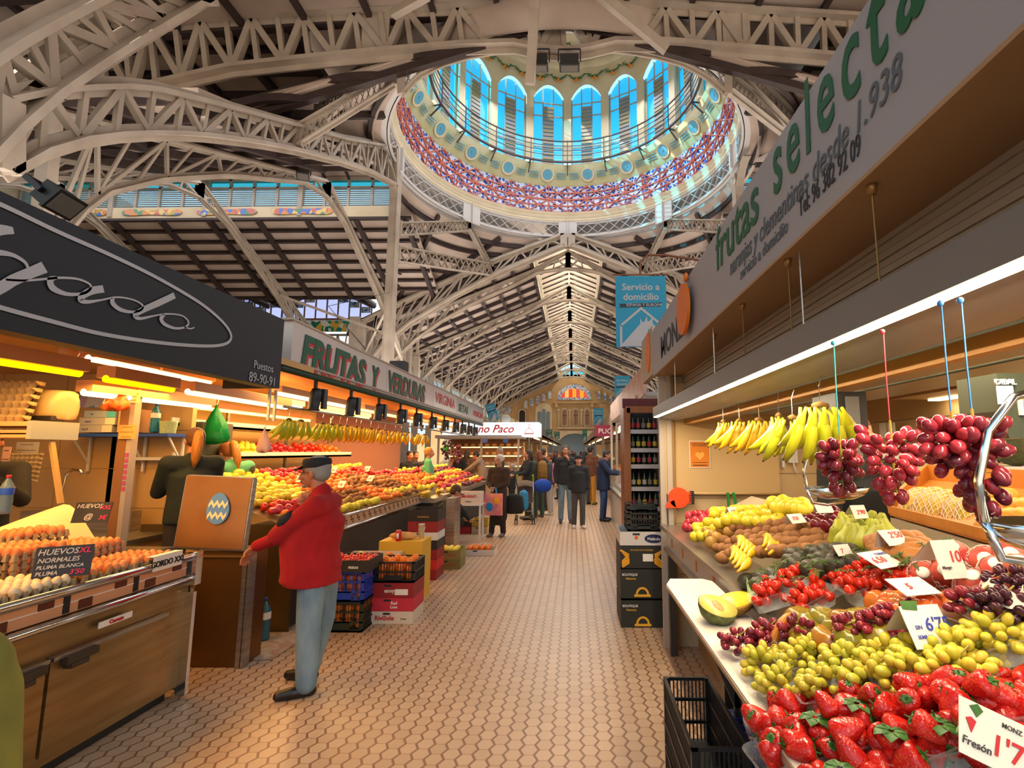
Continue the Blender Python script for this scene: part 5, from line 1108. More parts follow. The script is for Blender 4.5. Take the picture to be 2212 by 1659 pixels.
# canopy, rods, lamps
zS0, zS1 = at(612, 785, X=-2.78).z, at(640, 695, X=-2.78).z; ySa = at(626, 740, X=-2.78).y; ySb = at(1048, 880, X=-2.78).y
st(MB().bx(-5.0, -2.85, YB - .3, 14.8, zS0 - .0, zS0 + .05), 'ceiling_fruit_stall', mat('stall_ceiling_warm', '#dca85c', .5))
r = root('fruit_sign', (-2.78, ySa, 0), 'long white shop sign with green and red hand lettering over the fruit counter', 'sign')
segs = [at(x, 800, X=-2.78).y - ySa for x in (626, 836, 938, 988, 1046)]
for a, b, c in zip(segs, segs[1:], ('#c9bdb4', '#cdbab2', '#cdc2bc', '#b9b0a8')):
    MB().bx(-.25, 0, a + .005, b - .005, zS0 + .05, zS1).build('sign_panel', mat('sign_' + c.strip('#'), c, .3), r)
MB().bx(-.2, .015, 0, segs[-1], zS1, zS1 + .02).bx(-.2, .015, 0, segs[-1], zS0 + .03, zS0 + .05).build('frame', STEEL_P, r)
MB().tube([(-.02, -.1, zS0 - .04), (-.02, segs[-1], zS0 - .04)], .035, 8).build('roller', mat('dark_green_pole', '#1f3a28', .5), r)
MB().bx(-.12, .0, 0, segs[-1], zS0 - .0, zS0 + .03).build('under_rail', mat('grey_rail', '#a09488', .5), r)
def lets(s_, x0, x1, m_, sz, dz, bold, shear=0, yz=None, red=True):
    a = at(x0, 800, X=-2.78).y - ySa; b = at(x1, 800, X=-2.78).y - ySa; n = len(s_)
    zm = (zS0 + zS1) / 2 + dz
    for lay, (mm, of) in enumerate(((RED, .028), (m_, 0)) if red else ((m_, 0),)):
        t = text(s_, mm, (0, 0, 0), (0, 1, 0), (0, 0, 1), sz, bold=bold, shear=shear, ext=.002, align='LEFT', name='lettering'); bpy.context.view_layer.update()
        wdt = t.dimensions.x; k = (b - a) / max(wdt, .01); M = Matrix(((0, 0, 1, .006 + lay * .004), (k, 0, 0, a + of * 1.5), (0, 1, 0, zm - sz * .36 - of), (0, 0, 0, 1))); t.parent = r; t.matrix_local = M
lets('FRUTAS', 646, 788, GRNT, .44, -.02, .018, .15); lets('Y', 803, 818, GRNT, .4, -.03, .02, .15); lets('VERDURAS', 838, 918, GRNT, .42, -.0, .014, .15)
lets('VIRGINIA', 942, 984, RED, .3, .03, .0, 0, red=False); lets('SETAS', 992, 1013, GRNT, .26, 0, .008, .1, red=False); lets('FRESCAS', 1024, 1044, RED, .2, 0, .004, .1, red=False)
for z_, (x0, x1), nm in ((2.08, (-4.2, -4.2), 'rear'),): pass
for i, (x, yy0, yy1, z) in enumerate(((-3.2, 5.4, 7.2, 2.3), (-3.2, 7.6, 9.4, 2.3), (-3.9, 5.4, 7.2, 2.3), (-3.9, 7.6, 9.6, 2.3), (-3.4, 10, 11.8, 2.3), (-4.5, 6.0, 8.6, 2.2), (-3.4, 12.2, 14, 2.3))):
    tubelamp((x, yy0, z), (x, yy1, z), .07, TW if i % 2 == 0 else mat('amber_tube', '#ffc860', .5, emit=5), HS, 'tube lamp under the fruit stall canopy, number %s' % ['one', 'two', 'three', 'four', 'five', 'six', 'seven'][i], 'tube lamps of the fruit stall')
for i, x in enumerate((680, 758, 819, 866, 901, 934, 961, 984, 1000, 1014, 1026)):
    p = at(x, 868, X=-2.84); p.z = zS0 - .27
    r = root('spot_lamp', p, 'black barrel spotlight hanging under the fruit sign, number %s from the near end' % ['one', 'two', 'three', 'four', 'five', 'six', 'seven', 'eight', 'nine', 'ten', 'eleven'][i], 'spotlight', 'black spotlights under the fruit sign')
    MB().lathe([(.045, .12), (.06, .08), (.062, .0), (.055, -.1), (.075, -.12)], 14, fn=lambda q, a: Vector((q.x + q.z * .12, q.y, q.z)), closed=True).build('barrel', BLACK, r); MB().bx(.05, .085, .03, .05 + .06, -.1, .12).build('gear_box', BLACK, r); MB().bar((0, 0, .12), (0, 0, .22), .03).build('mount', BLACK, r)
# banana rod and hanging bananas
zrod = 2.14
MB().tube([(-3.0, 5.2, zrod), (-3.0, 14.0, zrod - .02)], .014, 8).build('hanging_rod', STEEL, label='long steel rod carrying the bananas over the fruit counter', cat='rod')
for i, y in enumerate([5.3, 5.55, 6.05, 6.3, 6.5, 6.72, 6.95, 7.2, 7.5, 7.8, 8.1, 8.45, 8.8, 9.15, 9.9, 10.3]):
    banana_hand((-3.0 + R.uniform(-.03, .03), y, zrod - .13), 8 if i < 10 else 6, BAN_G if i < 4 else BAN_Y, 'yellow banana bunch hanging over the left fruit counter, number %d from near' % (i + 1) if i > 1 else ['first banana bunch on the rod, nearest the women', 'second banana bunch on the rod, above the black cap'][i], 'banana bunches on the left rod', L=.2, fan=1.7, rz=R.uniform(.6, 1.6), s=1.15)
# pink bag with handles, white sack
p = at(572, 925, Y=5.15); bag(p + Vector((0, 0, 0)), .15, .24, mat('pink_bag', '#d8a898', .4), 'small pink bag hanging by its loop beside the bananas', 'carrier_bag')
# second fruit counter, its corner standing further into the aisle
cx2 = -2.45
r = root('far_fruit_counter', (cx2, (YF1 + YF2) / 2, 0), 'second fruit counter farther along the left side, dark front', 'counter'); L2 = (YF2 - YF1) / 2
MB().bx(-1.8, -.05, -L2 + .05, L2, 0, .78).build('body', mat('black_front', '#211d1a', .6), r); MB().bx(-1.8, 0, -L2, L2, .78, .86).build('edge', STEEL, r)
for ks, y0, y1_ in (((None, None, 'lemon', 'mandarin', 'mandarin', 'orange', 'orange', 'tomato', 'redapple'), 9.2, 10.4), (('yelapple', 'redapple', 'mandarin', 'tomato', 'yelapple', 'orange', 'mandarin', 'redapple', 'yelapple'), 10.4, 11.7), (('plum', 'mandarin', 'redapple', 'lemon', 'tomato', 'yelapple', 'plum', 'orange', 'redapple'), 11.7, 13.0), (('tomato', 'lemon', 'plum', 'redapple', 'mandarin', 'yelapple', 'redapple', 'plum', 'lemon'), 13.0, 14.4)):
    for i, k in enumerate(ks):
        if not k: continue
        n = int((y1_ - y0) / .1)
        for j in range(n): fruit(k, (cx2 - .1 - i * .13 + R.uniform(-.035, .035), y0 + (j + .5) * .1 + R.uniform(-.02, .02), .9 + .045 * i + R.uniform(0, .05)), WORD[k] + ' on the second counter, farther down the left side', k + ' on the far left counter', s=1.25)
for i in range(4): banana_hand((cx2 - .12 - .12 * (i % 2), 9.3 + .28 * i, .97), 7, BAN_Y, 'ripe banana bunch lying at the near corner of the second left counter', 'bananas on the far left counter', rz=pi / 2 + i * .3, tilt=1.2, hook=False, lie=True, s=1.2)
st(MB().bx(-5.2, -5.1, 9.4, 15, 0, 2.6), 'wall_far_fruit_stall', mat('rosy_wall', '#b87858', .6))
for i, (y, n) in enumerate(((11.0, 34), (11.5, 30))):
    bunch('grape_bunch', (-2.75 + i * .1, y, 1.72 - i * .12), n, GD if i == 0 else GR, (.11, .11, .2), 'dark grape bunch hanging over the second left counter, %s' % ('nearer' if i == 0 else 'farther'), 'grapes hanging on the left', berry=.026, long=1.1, hang=True)
p = at(962, 970, Y=11.2); MB().lathe([(.001, .0), (.075, .01), (.08, .03), (.075, .05), (.001, .06)], 18, fn=lambda q, a: Vector((q.x, q.z, q.y))).build('ticket_dispenser', mat('bright_green', '#0c9c30', .4), loc=p, label='round bright green ticket dispenser hanging over the left stalls', cat='dispenser')
# ---------------- boxes and crates in front of the left counter
RB = 'crates and boxes stacked before the left fruit counter'
c1 = crate((-2.19, 5.16, 0), (.40, .34, .27), '#20281c', 'dark green crate of mandarins on the floor, under the blue crate', RB)
c2 = crate((-2.19, 5.16, .272), (.40, .34, .27), '#1c3ca8', 'blue plastic crate of mandarins, between the green crate and a carton', RB)
for (z0, cl) in ((.03, 'green'), (.30, 'blue')):
    for i in range(4):
        for j in range(3):
            for k in range(3): 
                if j == 0 or k == 2: fruit('mandarin', (-2.34 + i * .1, 5.05 + j * .09, z0 + .035 + k * .07), 'mandarin inside the %s crate beside the man in red' % cl, 'mandarins in the %s crate' % cl, s=1.2)
cb = carton((-2.17, 5.16, .545), (.44, .38, .11), '#2f281c', 'dark carton of wrapped strawberries on top of the blue crate', RB, tx=[('FRESAS', WHI, .08, .035, .03, .002)])
for i in range(7):
    for j in range(4): fruit('tomato', (-2.35 + i * .06, 5.02 + j * .08, .545 + .08 + R.uniform(0, .02)), 'small red fruit in the dark carton above the blue crate', 'red fruit in the dark carton', s=.8)
sx = -1.80; sy = 5.42
carton((sx, sy, 0), (.42, .36, .115), '#d0c4b0', 'white printed carton at the bottom of the red box stack', RB, tx=[('RiviSole', RED, -.07, .035, .06, .003), ('fresas', GRNT, .12, .04, .025, 0)])
carton((sx, sy, .117), (.42, .36, .125), '#c0283c', 'pink-red carton with a heart, second from the floor in the red stack', RB, tx=[('Red', WHI, .02, .065, .04, .002), ('Love', WHI, .02, .03, .035, .002)])
carton((sx, sy, .244), (.42, .36, .14), '#8e1a1e', 'dark red carton under the black crate of oranges', RB, tx=[('envy', WHI, -.03, .05, .055, .002)])
MB().box((sx + .09, sy - .186, .30), (.13, .004, .055)).build('paper_label', PAPER, label='white paper label stuck on the dark red carton', cat='label')
crate((sx, sy, .388), (.42, .36, .2), '#14171a', 'black crate filled with oranges on top of the red cartons', RB, rows=2)
for i in range(4):
    for j in range(3):
        for k in range(3):
            if k < 2 or (i + j) % 2: fruit('orange', (sx - .14 + i * .092, sy - .1 + j * .09, .44 + k * .066), 'orange heaped in the black crate', 'oranges in the black crate', s=1.12)
b1 = carton((-2.22, 5.75, .42), (.55, .4, .14), '#d8ccb8', 'cream carton of peaches with a green stripe behind the stacks', RB, tx=[('Premium', BLUEI, .12, .05, .05, .001)], stripe=('#7cb060', .15, .18))
carton((-2.22, 5.75, 0), (.5, .38, .42), '#c09058', 'brown carton under the peaches behind the stacks', RB, closed=True)
for i in range(6): fruit(('redapple', 'yelapple', 'orange')[i % 3], (-2.42 + i * .08, 5.68 + .05 * (i % 2), .42 + .13), 'peach coloured fruit in the cream carton', 'peaches in the cream carton', s=1.15)
carton((-1.98, 6.15, 0), (.5, .36, .66), '#d8a82c', 'tall yellow carton behind the crates carrying a loaf and a can', RB, closed=True, tx=[('BANANA', BLUEI, .1, .3, .07, .003)])
o = MB().ell((0, 0, .04), (.17, .06, .045), 16, 10).build('bread_loaf', mat('bread_crust', '#c48a48', .7, c2='#e0b070', sc=12), loc=(-2.0, 6.12, .66), label='long loaf in its wrapper on the yellow carton', cat='bread')
r = root('drink_can', (-2.02, 6.0, .66), 'red drink can standing in front of the loaf', 'can'); MB().lathe([(.028, 0), (.033, .008), (.033, .11), (.028, .12)], 16).build('body', mat('red_can', '#c81c1c', .3), r); MB().lathe([(.0335, .03), (.0336, .03), (.0336, .09), (.0335, .09)], 16, closed=False, a0=-2.0, a1=-1.2).build('white_wave', WHI, r)
for i in range(2): MB().lathe([(.03, 0), (.04, .1), (.042, .1)], 14).build('paper_cup', PAPER, loc=(-1.82, 6.22, .66 + i * .06), label='white paper cup, %s of two nested beside the loaf' % ('lower' if i == 0 else 'upper'), cat='cup', group='paper cups')
sx, sy = -2.02, 7.15; zz = 0
for h, col, lb, tx in ((.13, '#8e1a1e', 'dark red carton at the bottom of the far red stack', [('envy', WHI, -.03, .05, .045, .002)]), (.12, '#c8241e', 'bright red carton, second in the far red stack', [('MELINDA', WHI, 0, .04, .03, .001)]), (.13, '#8e1a1e', 'dark red carton, third in the far red stack', [('envy', WHI, -.03, .05, .045, .002)]), (.12, '#201c1c', 'black carton in the middle of the far red stack', [('BIO', WHI, .08, .04, .03, 0)]), (.1, '#d8d4cc', 'white carton with blue print in the far red stack', [('valfru', BLUEI, -.05, .03, .04, 0)]), (.14, '#8e1a1e', 'dark red carton near the top of the far red stack', [('envy', WHI, 0, .05, .045, .002)]), (.15, '#231a14', 'dark brown open carton on top of the far red stack', [('THE EMPEROR', YELI, 0, .05, .025, 0)])):
    carton((sx, sy, zz), (.4, .4, h), col, lb, 'cartons of the far red stack', tx=tx); zz += h + .002
MB().bx(-2.0, -1.86, 8.1, 8.5, 0, .95).build('steel_bin', STEEL, label='tall narrow steel bin beside the crouching person', cat='bin')
carton((-1.82, 7.75, 0), (.36, .34, .13), '#7c7034', 'lower green fruit carton on the floor beyond the red stack', 'green fruit cartons', tx=[('FRUTA', RED, .05, .05, .04, .001)]); carton((-1.82, 7.75, .132), (.36, .34, .13), '#8a7c3a', 'upper green fruit carton holding lemons beyond the red stack', 'green fruit cartons', tx=[('FRUTA', RED, .05, .05, .04, .001)])
for i in range(9): fruit('lemon', (-1.92 + (i % 3) * .09, 7.66 + (i // 3) * .09, .25), 'lemon in the green carton on the floor', 'lemons in the green carton', s=1.2)
carton((-1.55, 8.7, 0), (.5, .35, .09), '#d8c8b8', 'low white tray of oranges on the floor beyond the lemons', None)
for i in range(12): fruit('orange', (-1.72 + (i % 4) * .1, 8.6 + (i // 4) * .1, .1), 'orange in the low white tray on the floor', 'oranges in the low tray', s=1.1)
r = root('small_table', (-2.05, 10.0, 0), 'small white table with a fruit carton, left of the elderly woman', 'table'); MB().bx(-.3, .3, -.2, .2, .66, .69).build('tabletop', WHITE, r)
for sx_ in (-.27, .27):
    for sy_ in (-.17, .17): MB().box((sx_, sy_, .33), (.035, .035, .66)).build('leg', WHITE, r)
carton((-2.05, 10.0, .69), (.56, .36, .22), '#d8ccc0', 'white and red fruit carton standing on the small white table', tx=[('ROSMARINO', RED, 0, .12, .07, .004), ('Mylor', BLUEI, .05, .03, .05, 0)])
for i in range(4): carton((-2.3 + .35 * (i % 2), 10.9, .15 * (i // 2)), (.33, .3, .14), ('#b02028', '#c8b090', '#342c24', '#b8a040')[i], '%s carton stored behind the small white table' % ('red', 'beige', 'black', 'mustard')[i])
# ---------------- bread and pastry stall farther on, lit sign
xa, xb, zb_, zt2 = -3.9, -1.15, 2.30, 2.78; YC2 = 16.6
pa, pb = at(1008, 943, Y=YC2), at(1165, 912, Y=YC2)
r = root('lit_sign', ((pa.x + pb.x) / 2, YC2, pa.z), 'glowing white shop sign with red script and a dome drawing', 'sign'); w_, h_ = pb.x - pa.x, pb.z - pa.z
MB().box((-.4, .6, h_ / 2), (w_ + .8, 1.2, h_)).build('light_box', mat('lit_white_sign', '#d8e4ea', .4, emit=.75), r)
RS = mat('red_script', '#d8382c', .5)
t = text('no Paco', RS, (0, 0, 0), X3, Z3, .36, bold=.004, shear=.35, align='CENTER'); t.parent = r; t.location = (-.25, -.01, h_ * .28)
mb = MB(); mb.path([(w_ * .36 + .13 * math.cos(a), -.01, h_ * .22 + .16 * math.sin(a)) for a in fr(10, 0, pi)], .012, .012); mb.bar((w_ * .36 - .15, -.01, h_ * .2), (w_ * .36 + .15, -.01, h_ * .2), .03); mb.bar((w_ * .36, -.01, h_ * .22 + .16), (w_ * .36, -.01, h_ * .9), .015); mb.build('dome_drawing', RS, r)
r = root('bread_stall', (-2.9, YC2 + .8, 0), 'pastry stall with lit glass case below the glowing sign', 'stall')
MB().bx(-1.6, 1.2, -.9, .9, 2.1, 2.2).build('roof', mat('grey_canopy', '#a8a098', .5), r); MB().bx(-1.5, 1.1, -.6, .2, 0, .95).build('counter', mat('cream_counter', '#c8a880', .5), r); MB().bx(-1.5, 1.1, .8, .85, 0, 2.1).build('back_wall', mat('amber_back', '#a0683c', .5), r)
for x in (-1.5, -.1, 1.1): MB().bx(x - .03, x + .03, -.85, -.79, 0, 2.1).build('post', STEEL_P, r)
MB().bx(-1.5, 1.1, -.62, -.6, .95, 1.35).build('glass_front', glass('case_glass', '#f0f0e8', .1), r)
for z in (1.2, 1.55, 1.85):
    s_ = MB().bx(-1.5, 1.1, .45, .8, z - .02, z).build('shelf', WHITE, r); mb = MB().bx(-1.45, 1.05, .44, .46, z - .05, z - .025).build('shelf_light', mat('shelf_glow', '#ffd890', .5, emit=2.5), r)
RR2 = random.Random(5)
lf_ = MB().ell((0, 0, .05), (.1, .07, .06), 12, 8).mesh('pastry', mat('pastry_crust', '#d08838', .6, rnd=.6, c3='#e8b060'))
for z in (1.2, 1.55, 1.85):
    for i in range(10): put(lf_, 'pastry', None, (-4.3 + i * .25, YC2 + 1.4, z), (0, 0, RR2.uniform(0, 3)), label='golden loaf on the lit shelves of the pastry stall', cat='bread', group='loaves in the pastry stall')
for i in range(2): 
    p = at(1048 + i * 44, 952, Y=YC2 - .1); MB().box((0, 0, 0), (.16, .06, .12)).build('scale_display', mat('screen_blue', '#203c6c', .3, emit=.6), loc=p, label='small dark scale display over the pastry case, %s' % ('left' if i == 0 else 'right'), cat='display')
p = at(1093, 905, Y=17.2); MB().ell((0, 0, .0), .16, 12, 8).build('air_ball', mat('grey_mesh_ball', '#b8b4a8', .7), loc=p, label='pale round globe on top of the glowing sign box', cat='globe')
# ================================================================ RIGHT: fruit stall
EX, EZ, SLR = .74, 1.05, .50
YW = 4.7; XW = 2.57
PLN = ((EX, 0, EZ), (-SLR, 0, 1))
def onc(x, y, dz=0.0): return at(x, y, plane=((EX, 0, EZ + dz), (-SLR, 0, 1)))
GREYP = mat('grey_lacquer', '#7c7a76', .4); BEIGE = mat('beige_wall_board', '#d0b488', .5, c2='#c8aa7c', sc=.7); BLINDM = mat('blind_fabric', '#c8a874', .8)
st(MB().bx(.86, XW, YW, YW + .06, 0, 2.4), 'wall_fruit_right_end', BEIGE); st(MB().bx(XW, XW + .06, -.5, YW + .06, 0, 2.6), 'wall_fruit_right_back', BEIGE)
mb = MB()
for z in (.6, .82, 1.04, 1.26, 1.48, 1.7, 1.92): mb.bx(.86, XW, YW - .004, YW, z, z + .005).bx(XW - .004, XW, -.5, YW, z, z + .005)
st(mb, 'trim_board_joints', mat('joint_brown', '#8e7450', .7))
st(MB().bx(.98, XW + .06, -.5, YW + .06, 2.42, 2.47), 'ceiling_fruit_right', mat('dim_ceiling', '#b0905c', .6))
# bulkhead with light strip on the rear wall
st(MB().bx(XW - .35, XW, -.5, 3.6, 2.04, 2.42), 'wall_bulkhead', mat('brown_bulkhead', '#b09068', .5))
MB().bx(XW - .12, XW - .04, -.4, 3.55, 2.025, 2.038).build('strip_light', mat('cove_glow', '#ffe0a0', .5, emit=4.0), label='warm strip light under the bulkhead on the rear wall, right', cat='light')
light('cove', 'AREA', (XW - .1, 1.6, 2.01), 10, SOFT, .08, 3.8)
r = root('end_post', (.88, YW - .04, 0), 'tall pale steel corner post at the far end of the right fruit stall', 'post')
MB().box((-.02, 0, 1.2), (.05, .08, 2.4)).box((-.08, .02, 1.2), (.05, .05, 2.4)).build('post', mat('pale_post', '#b4a898', .4), r); MB().box((.01, -.045, 1.2), (.02, .01, 2.4)).build('edge_trim', BRASSY, r)
# blind, poster, ticket wheel
xb0, xb1 = at(1437, 1000, Y=YW - .05).x, at(1682, 1000, Y=YW - .05).x; zb0 = at(1550, 1066, Y=YW - .05).z
r = root('roller_blind', ((xb0 + xb1) / 2, YW - .05, 2.3), 'cream roller blind drawn down on the end wall of the right stall', 'blind')
w_ = xb1 - xb0; MB().bx(-w_ / 2, w_ / 2, -.004, 0, zb0 - 2.3, 0).build('fabric', BLINDM, r); MB().tube([(-w_ / 2, 0, zb0 - 2.3), (w_ / 2, 0, zb0 - 2.3)], .012, 8).build('bottom_bar', BLINDM, r); MB().tube([(w_ / 2 + .04, 0, 0), (w_ / 2 + .04, 0, -.7)], .004, 5).box((w_ / 2 + .04, 0, -.72), (.02, .02, .08)).build('cord', WHITE, r)
def flatthing(x0, y0, x1, y1, Y, m, nm, lb, cat, d=.004, extra=None):
    a, b = at(x0, y1, Y=Y), at(x1, y0, Y=Y); r = root(nm, ((a.x + b.x) / 2, Y, (a.z + b.z) / 2), lb, cat); w, h = b.x - a.x, b.z - a.z
    MB().box((0, 0, 0), (w, d, h)).build('sheet', m, r)
    if extra: extra(r, w, h)
    return r
def po(r, w, h):
    MB().box((0, -.003, 0), (w * .92, .002, h * .94)).build('printed_field', mat('orange_print', '#d87c10', .6), r)
    for s_, z in (('LA SEUA VALENCIA', .36), ('EN 7 RECEPTES', .29)): t = text(s_, BLK, (0, 0, 0), X3, Z3, h * .075, bold=.0004, ext=.0003); t.parent = r; t.location = (0, -.0045, h * z)
    hp = [(w * .22 * (16 * math.sin(a) ** 3) / 16, h * .17 * (13 * math.cos(a) - 5 * math.cos(2 * a) - 2 * math.cos(3 * a) - math.cos(4 * a)) / 16) for a in [2 * pi * i / 24 for i in range(24)]][::-1]
    MB().prism(hp, (0, -.0045, -.01), X3, Z3, .001).build('heart', mat('pale_orange', '#e8a848', .6), r); MB().box((0, -.004, -h * .3), (w * .7, .001, h * .02)).box((0, -.004, -h * .4), (w * .7, .001, h * .03)).build('small_print', BLK, r)
flatthing(1490, 952, 1533, 1011, YW - .06, PAPER, 'poster', 'orange poster with a heart on the blind of the right stall', 'poster', extra=po)
p = at(1466, 1075, Y=YW - .1)
r = root('ticket_dispenser', p, 'bright orange-red ticket wheel on the end wall above the apples', 'dispenser'); rd = .088
MB().prism([(rd * math.cos(a), rd * math.sin(a)) for a in [2 * pi * i / 28 for i in range(28)]] , (0, .03, 0), X3, Z3, .05).build('disc', mat('signal_orange', '#ff4a14', .4), r); MB().prism([(-rd * .3, -rd), (-rd * 1.3, -rd * 1.0), (-rd * 1.2, -rd * .6), (-rd * .5, -rd * .2)], (0, .03, 0), X3, Z3, .05).build('spout', mat('signal_orange', '#ff4a14', .4), r)
mb = MB()
for i in range(6): mb.box((rd * 1.1, 0, rd * (.5 - i * .2)), (rd * .3, .03, .008))
mb.build('teeth', mat('signal_orange', '#ff4a14', .4), r); MB().box((rd * 1.35, .01, 0), (.03, .04, rd * 1.3)).build('bracket', BLACK, r)
MB().bar(at(1572, 1064, Y=YW - .1), at(1575, 1100, Y=YW - .1), .02).bar(at(1584, 1064, Y=YW - .1), at(1592, 1100, Y=YW - .1), .025, .008).build('hanging_strap', mat('strap_green', '#128a30', .5), label='pair of bright green straps hanging below the blind', cat='strap')
p = at(1712, 985, Y=YW - .05); MB().box((0, 0, 0), (.08, .03, .12)).tube([(0, -.01, -.06), (.01, -.02, -.12), (.03, -.01, -.15)], .006, 6).build('wall_phone', WHITE, loc=p, label='small white wall handset beside the blind', cat='handset')
# ---------------- counter
yn, yf = .2, 4.55
r = root('fruit_counter', (EX, (yn + yf) / 2, 0), 'steel edged fruit counter on the right, heaped with fruit', 'counter'); L_ = (yf - yn) / 2
MB().bx(.30, .62, -L_ + .1, L_ - .02, .04, EZ - .16).build('body', mat('counter_front_brown', '#7c6448', .4), r)
MB().bx(.0, .05, -L_, L_, EZ - .03, EZ + .005).bx(.05, .3, -L_, L_, EZ - .02, EZ - .003).build('edge_rim', STEEL, r)
MB().bx(.06, .10, -L_ + .02, L_, EZ - .18, EZ - .03).build('front_band', mat('pale_front_band', '#a8a4a0', .35), r)
mb = MB()
for i in range(9): mb.bx(.054, .06, L_ - .25 - i * .42, L_ - .22 - i * .42, EZ - .15, EZ - .07)
mb.build('orange_marks', mat('orange_mark', '#c8782a', .5), r); MB().bx(.03, .07, -L_ + .02, L_, EZ - .21, EZ - .18).build('lower_rail', STEEL, r)
for y in (L_ - .04, L_ - 1.6, 0 - .6): MB().bx(.06, .12, y - .03, y + .03, 0, EZ - .18).build('leg', mat('dark_leg', '#4a4640', .4, .4), r)
mb = MB(); mb.add([(.3, -L_, EZ - .01 + SLR * .0), (.3, L_, EZ - .01), (.60, L_ - .6, EZ + SLR * .59), (.60, -L_, EZ + SLR * .59), (.3, -L_, EZ - .03), (.3, L_, EZ - .03), (.60, L_ - .6, EZ - .03), (.60, -L_, EZ - .03)], [(0, 1, 2, 3), (7, 6, 5, 4), (0, 4, 5, 1), (1, 5, 6, 2), (2, 6, 7, 3), (3, 7, 4, 0)]); mb.build('display_slope', mat('pale_liner', '#b8a888', .6), r)
# low white folding board in front
bz = 1.0; q = [at(1440, 1262, Z=bz), at(1452, 1250, Z=bz), at(1530, 1250, Z=bz), at(1544, 1258, Z=bz)]
r = root('folding_board', (0, 0, bz), 'white folding board running in front of the right fruit counter', 'board')
xl, xr = q[0].x, EX - .01
MB().prism([(xl, .2), (xr, .2), (xr, q[1].y - .05), (xr - .04, q[1].y), (xl + .04, q[1].y), (xl, q[0].y)], (0, 0, -.024), X3, Y3, .024).build('board', mat('board_cream_white', '#e0d6c4', .4), r)
MB().prism([(xl - .003, .2), (xr, .2), (xr, q[1].y - .05), (xr - .04, q[1].y + .003), (xl + .04, q[1].y + .003), (xl - .003, q[0].y)], (0, 0, -.02), X3, Y3, .014).build('edge_band', mat('board_edge', '#a08a6c', .5), r)
for y in (2.46, ): MB().bar((xr - .02, y, -.03), (xl + .1, y, -.03), .03).bar((xl + .08, y, -.03), (xr, y, -.45), .03).bar((xr, y, -.03), (xr, y, -1.0), .03).build('support', mat('dark_leg', '#4a4640', .4, .4), r)
# ---------------- fruit heaps
RS_ = 'on the right fruit counter'
def zone(k, quad, nu, nv, label, dz=0.0, mound=.0, s=1.0, jit=.25, q=None, rev=False):
    for j in range(nv):
        for i in range(nu):
            u = (i + .5 + (.25 if j % 2 else -.25)) / nu + R.uniform(-jit, jit) / nu; v = (j + .5) / nv + R.uniform(-jit, jit) / nv
            u = min(max(u, 0), 1); x = (quad[0][0] * (1 - u) + quad[1][0] * u) * (1 - v) + (quad[3][0] * (1 - u) + quad[2][0] * u) * v; y = (quad[0][1] * (1 - u) + quad[1][1] * u) * (1 - v) + (quad[3][1] * (1 - u) + quad[2][1] * u) * v
            p = onc(x, y, dz + mound * math.sin(pi * u) ** .7)
            qq = q() if q else rq(); fruit(k, p, label + ' ' + RS_, label + ' ' + RS_, qq, s * R.uniform(.93, 1.07))
up = lambda: Quaternion((R.uniform(-1, 1), R.uniform(-1, 1), 0), R.uniform(0, .5)) @ Quaternion((0, 0, 1), R.uniform(0, 6))
side = lambda: Quaternion((0, 0, 1), R.uniform(-.8, .8)) @ Quaternion((0, 1, 0), pi / 2 + R.uniform(-.25, .25)) @ Quaternion((0, 0, 1), R.uniform(0, 6))
# quads: (x,y) top-left, top-right, bottom-right, bottom-left of each heap in the view
zone('redapple', [(1482, 1108), (1600, 1098), (1560, 1112), (1480, 1150)], 7, 3, 'red apple at the far end', .03, s=.95)
zone('yelapple', [(1540, 1098), (1700, 1092), (1700, 1130), (1520, 1135)], 8, 3, 'yellow apple in the upper heap', .06, .04, 1.05, q=up)
zone('yelapple', [(1500, 1130), (1550, 1125), (1545, 1165), (1502, 1165)], 3, 3, 'yellow apple at the front corner', .03, s=1.0, q=up)
zone('lemon', [(1668, 1080), (1745, 1088), (1745, 1105), (1668, 1105)], 5, 2, 'large yellow fruit on the high heap', .12, s=1.15)
zone('plum', [(1722, 1102), (1812, 1102), (1812, 1140), (1752, 1135)], 5, 3, 'dark red apple beside the green pears', .08, s=1.1)
zone('brownpear', [(1520, 1145), (1580, 1120), (1590, 1150), (1540, 1180)], 3, 3, 'russet pear between the yellow apples and kiwis', .03, s=1.0, q=side)
zone('kiwi', [(1580, 1135), (1790, 1118), (1800, 1190), (1600, 1198)], 11, 5, 'brown kiwi in the large heap', .03, .05, 1.15, q=side)
zone('kiwi', [(1520, 1160), (1590, 1165), (1600, 1200), (1560, 1215)], 4, 3, 'brown kiwi spilling towards the front edge', .01, s=1.1, q=side)
zone('greenpear', [(1800, 1130), (1915, 1125), (1925, 1172), (1805, 1170)], 6, 3, 'green pear standing in the pear heap', .05, .03, 1.12, q=up)
zone('mango', [(1885, 1172), (1985, 1165), (2030, 1225), (1900, 1205)], 6, 4, 'brown mango beside the pears', .05, .04, 1.05, q=side)
zone('avo', [(1700, 1190), (1860, 1185), (1875, 1225), (1700, 1240)], 7, 3, 'dark avocado in the upper row', .05, .03, 1.02, q=side)
zone('avo', [(1600, 1245), (1800, 1225), (1790, 1255), (1640, 1272)], 6, 2, 'dark avocado in the lower row', .02, .0, 1.0, q=side)
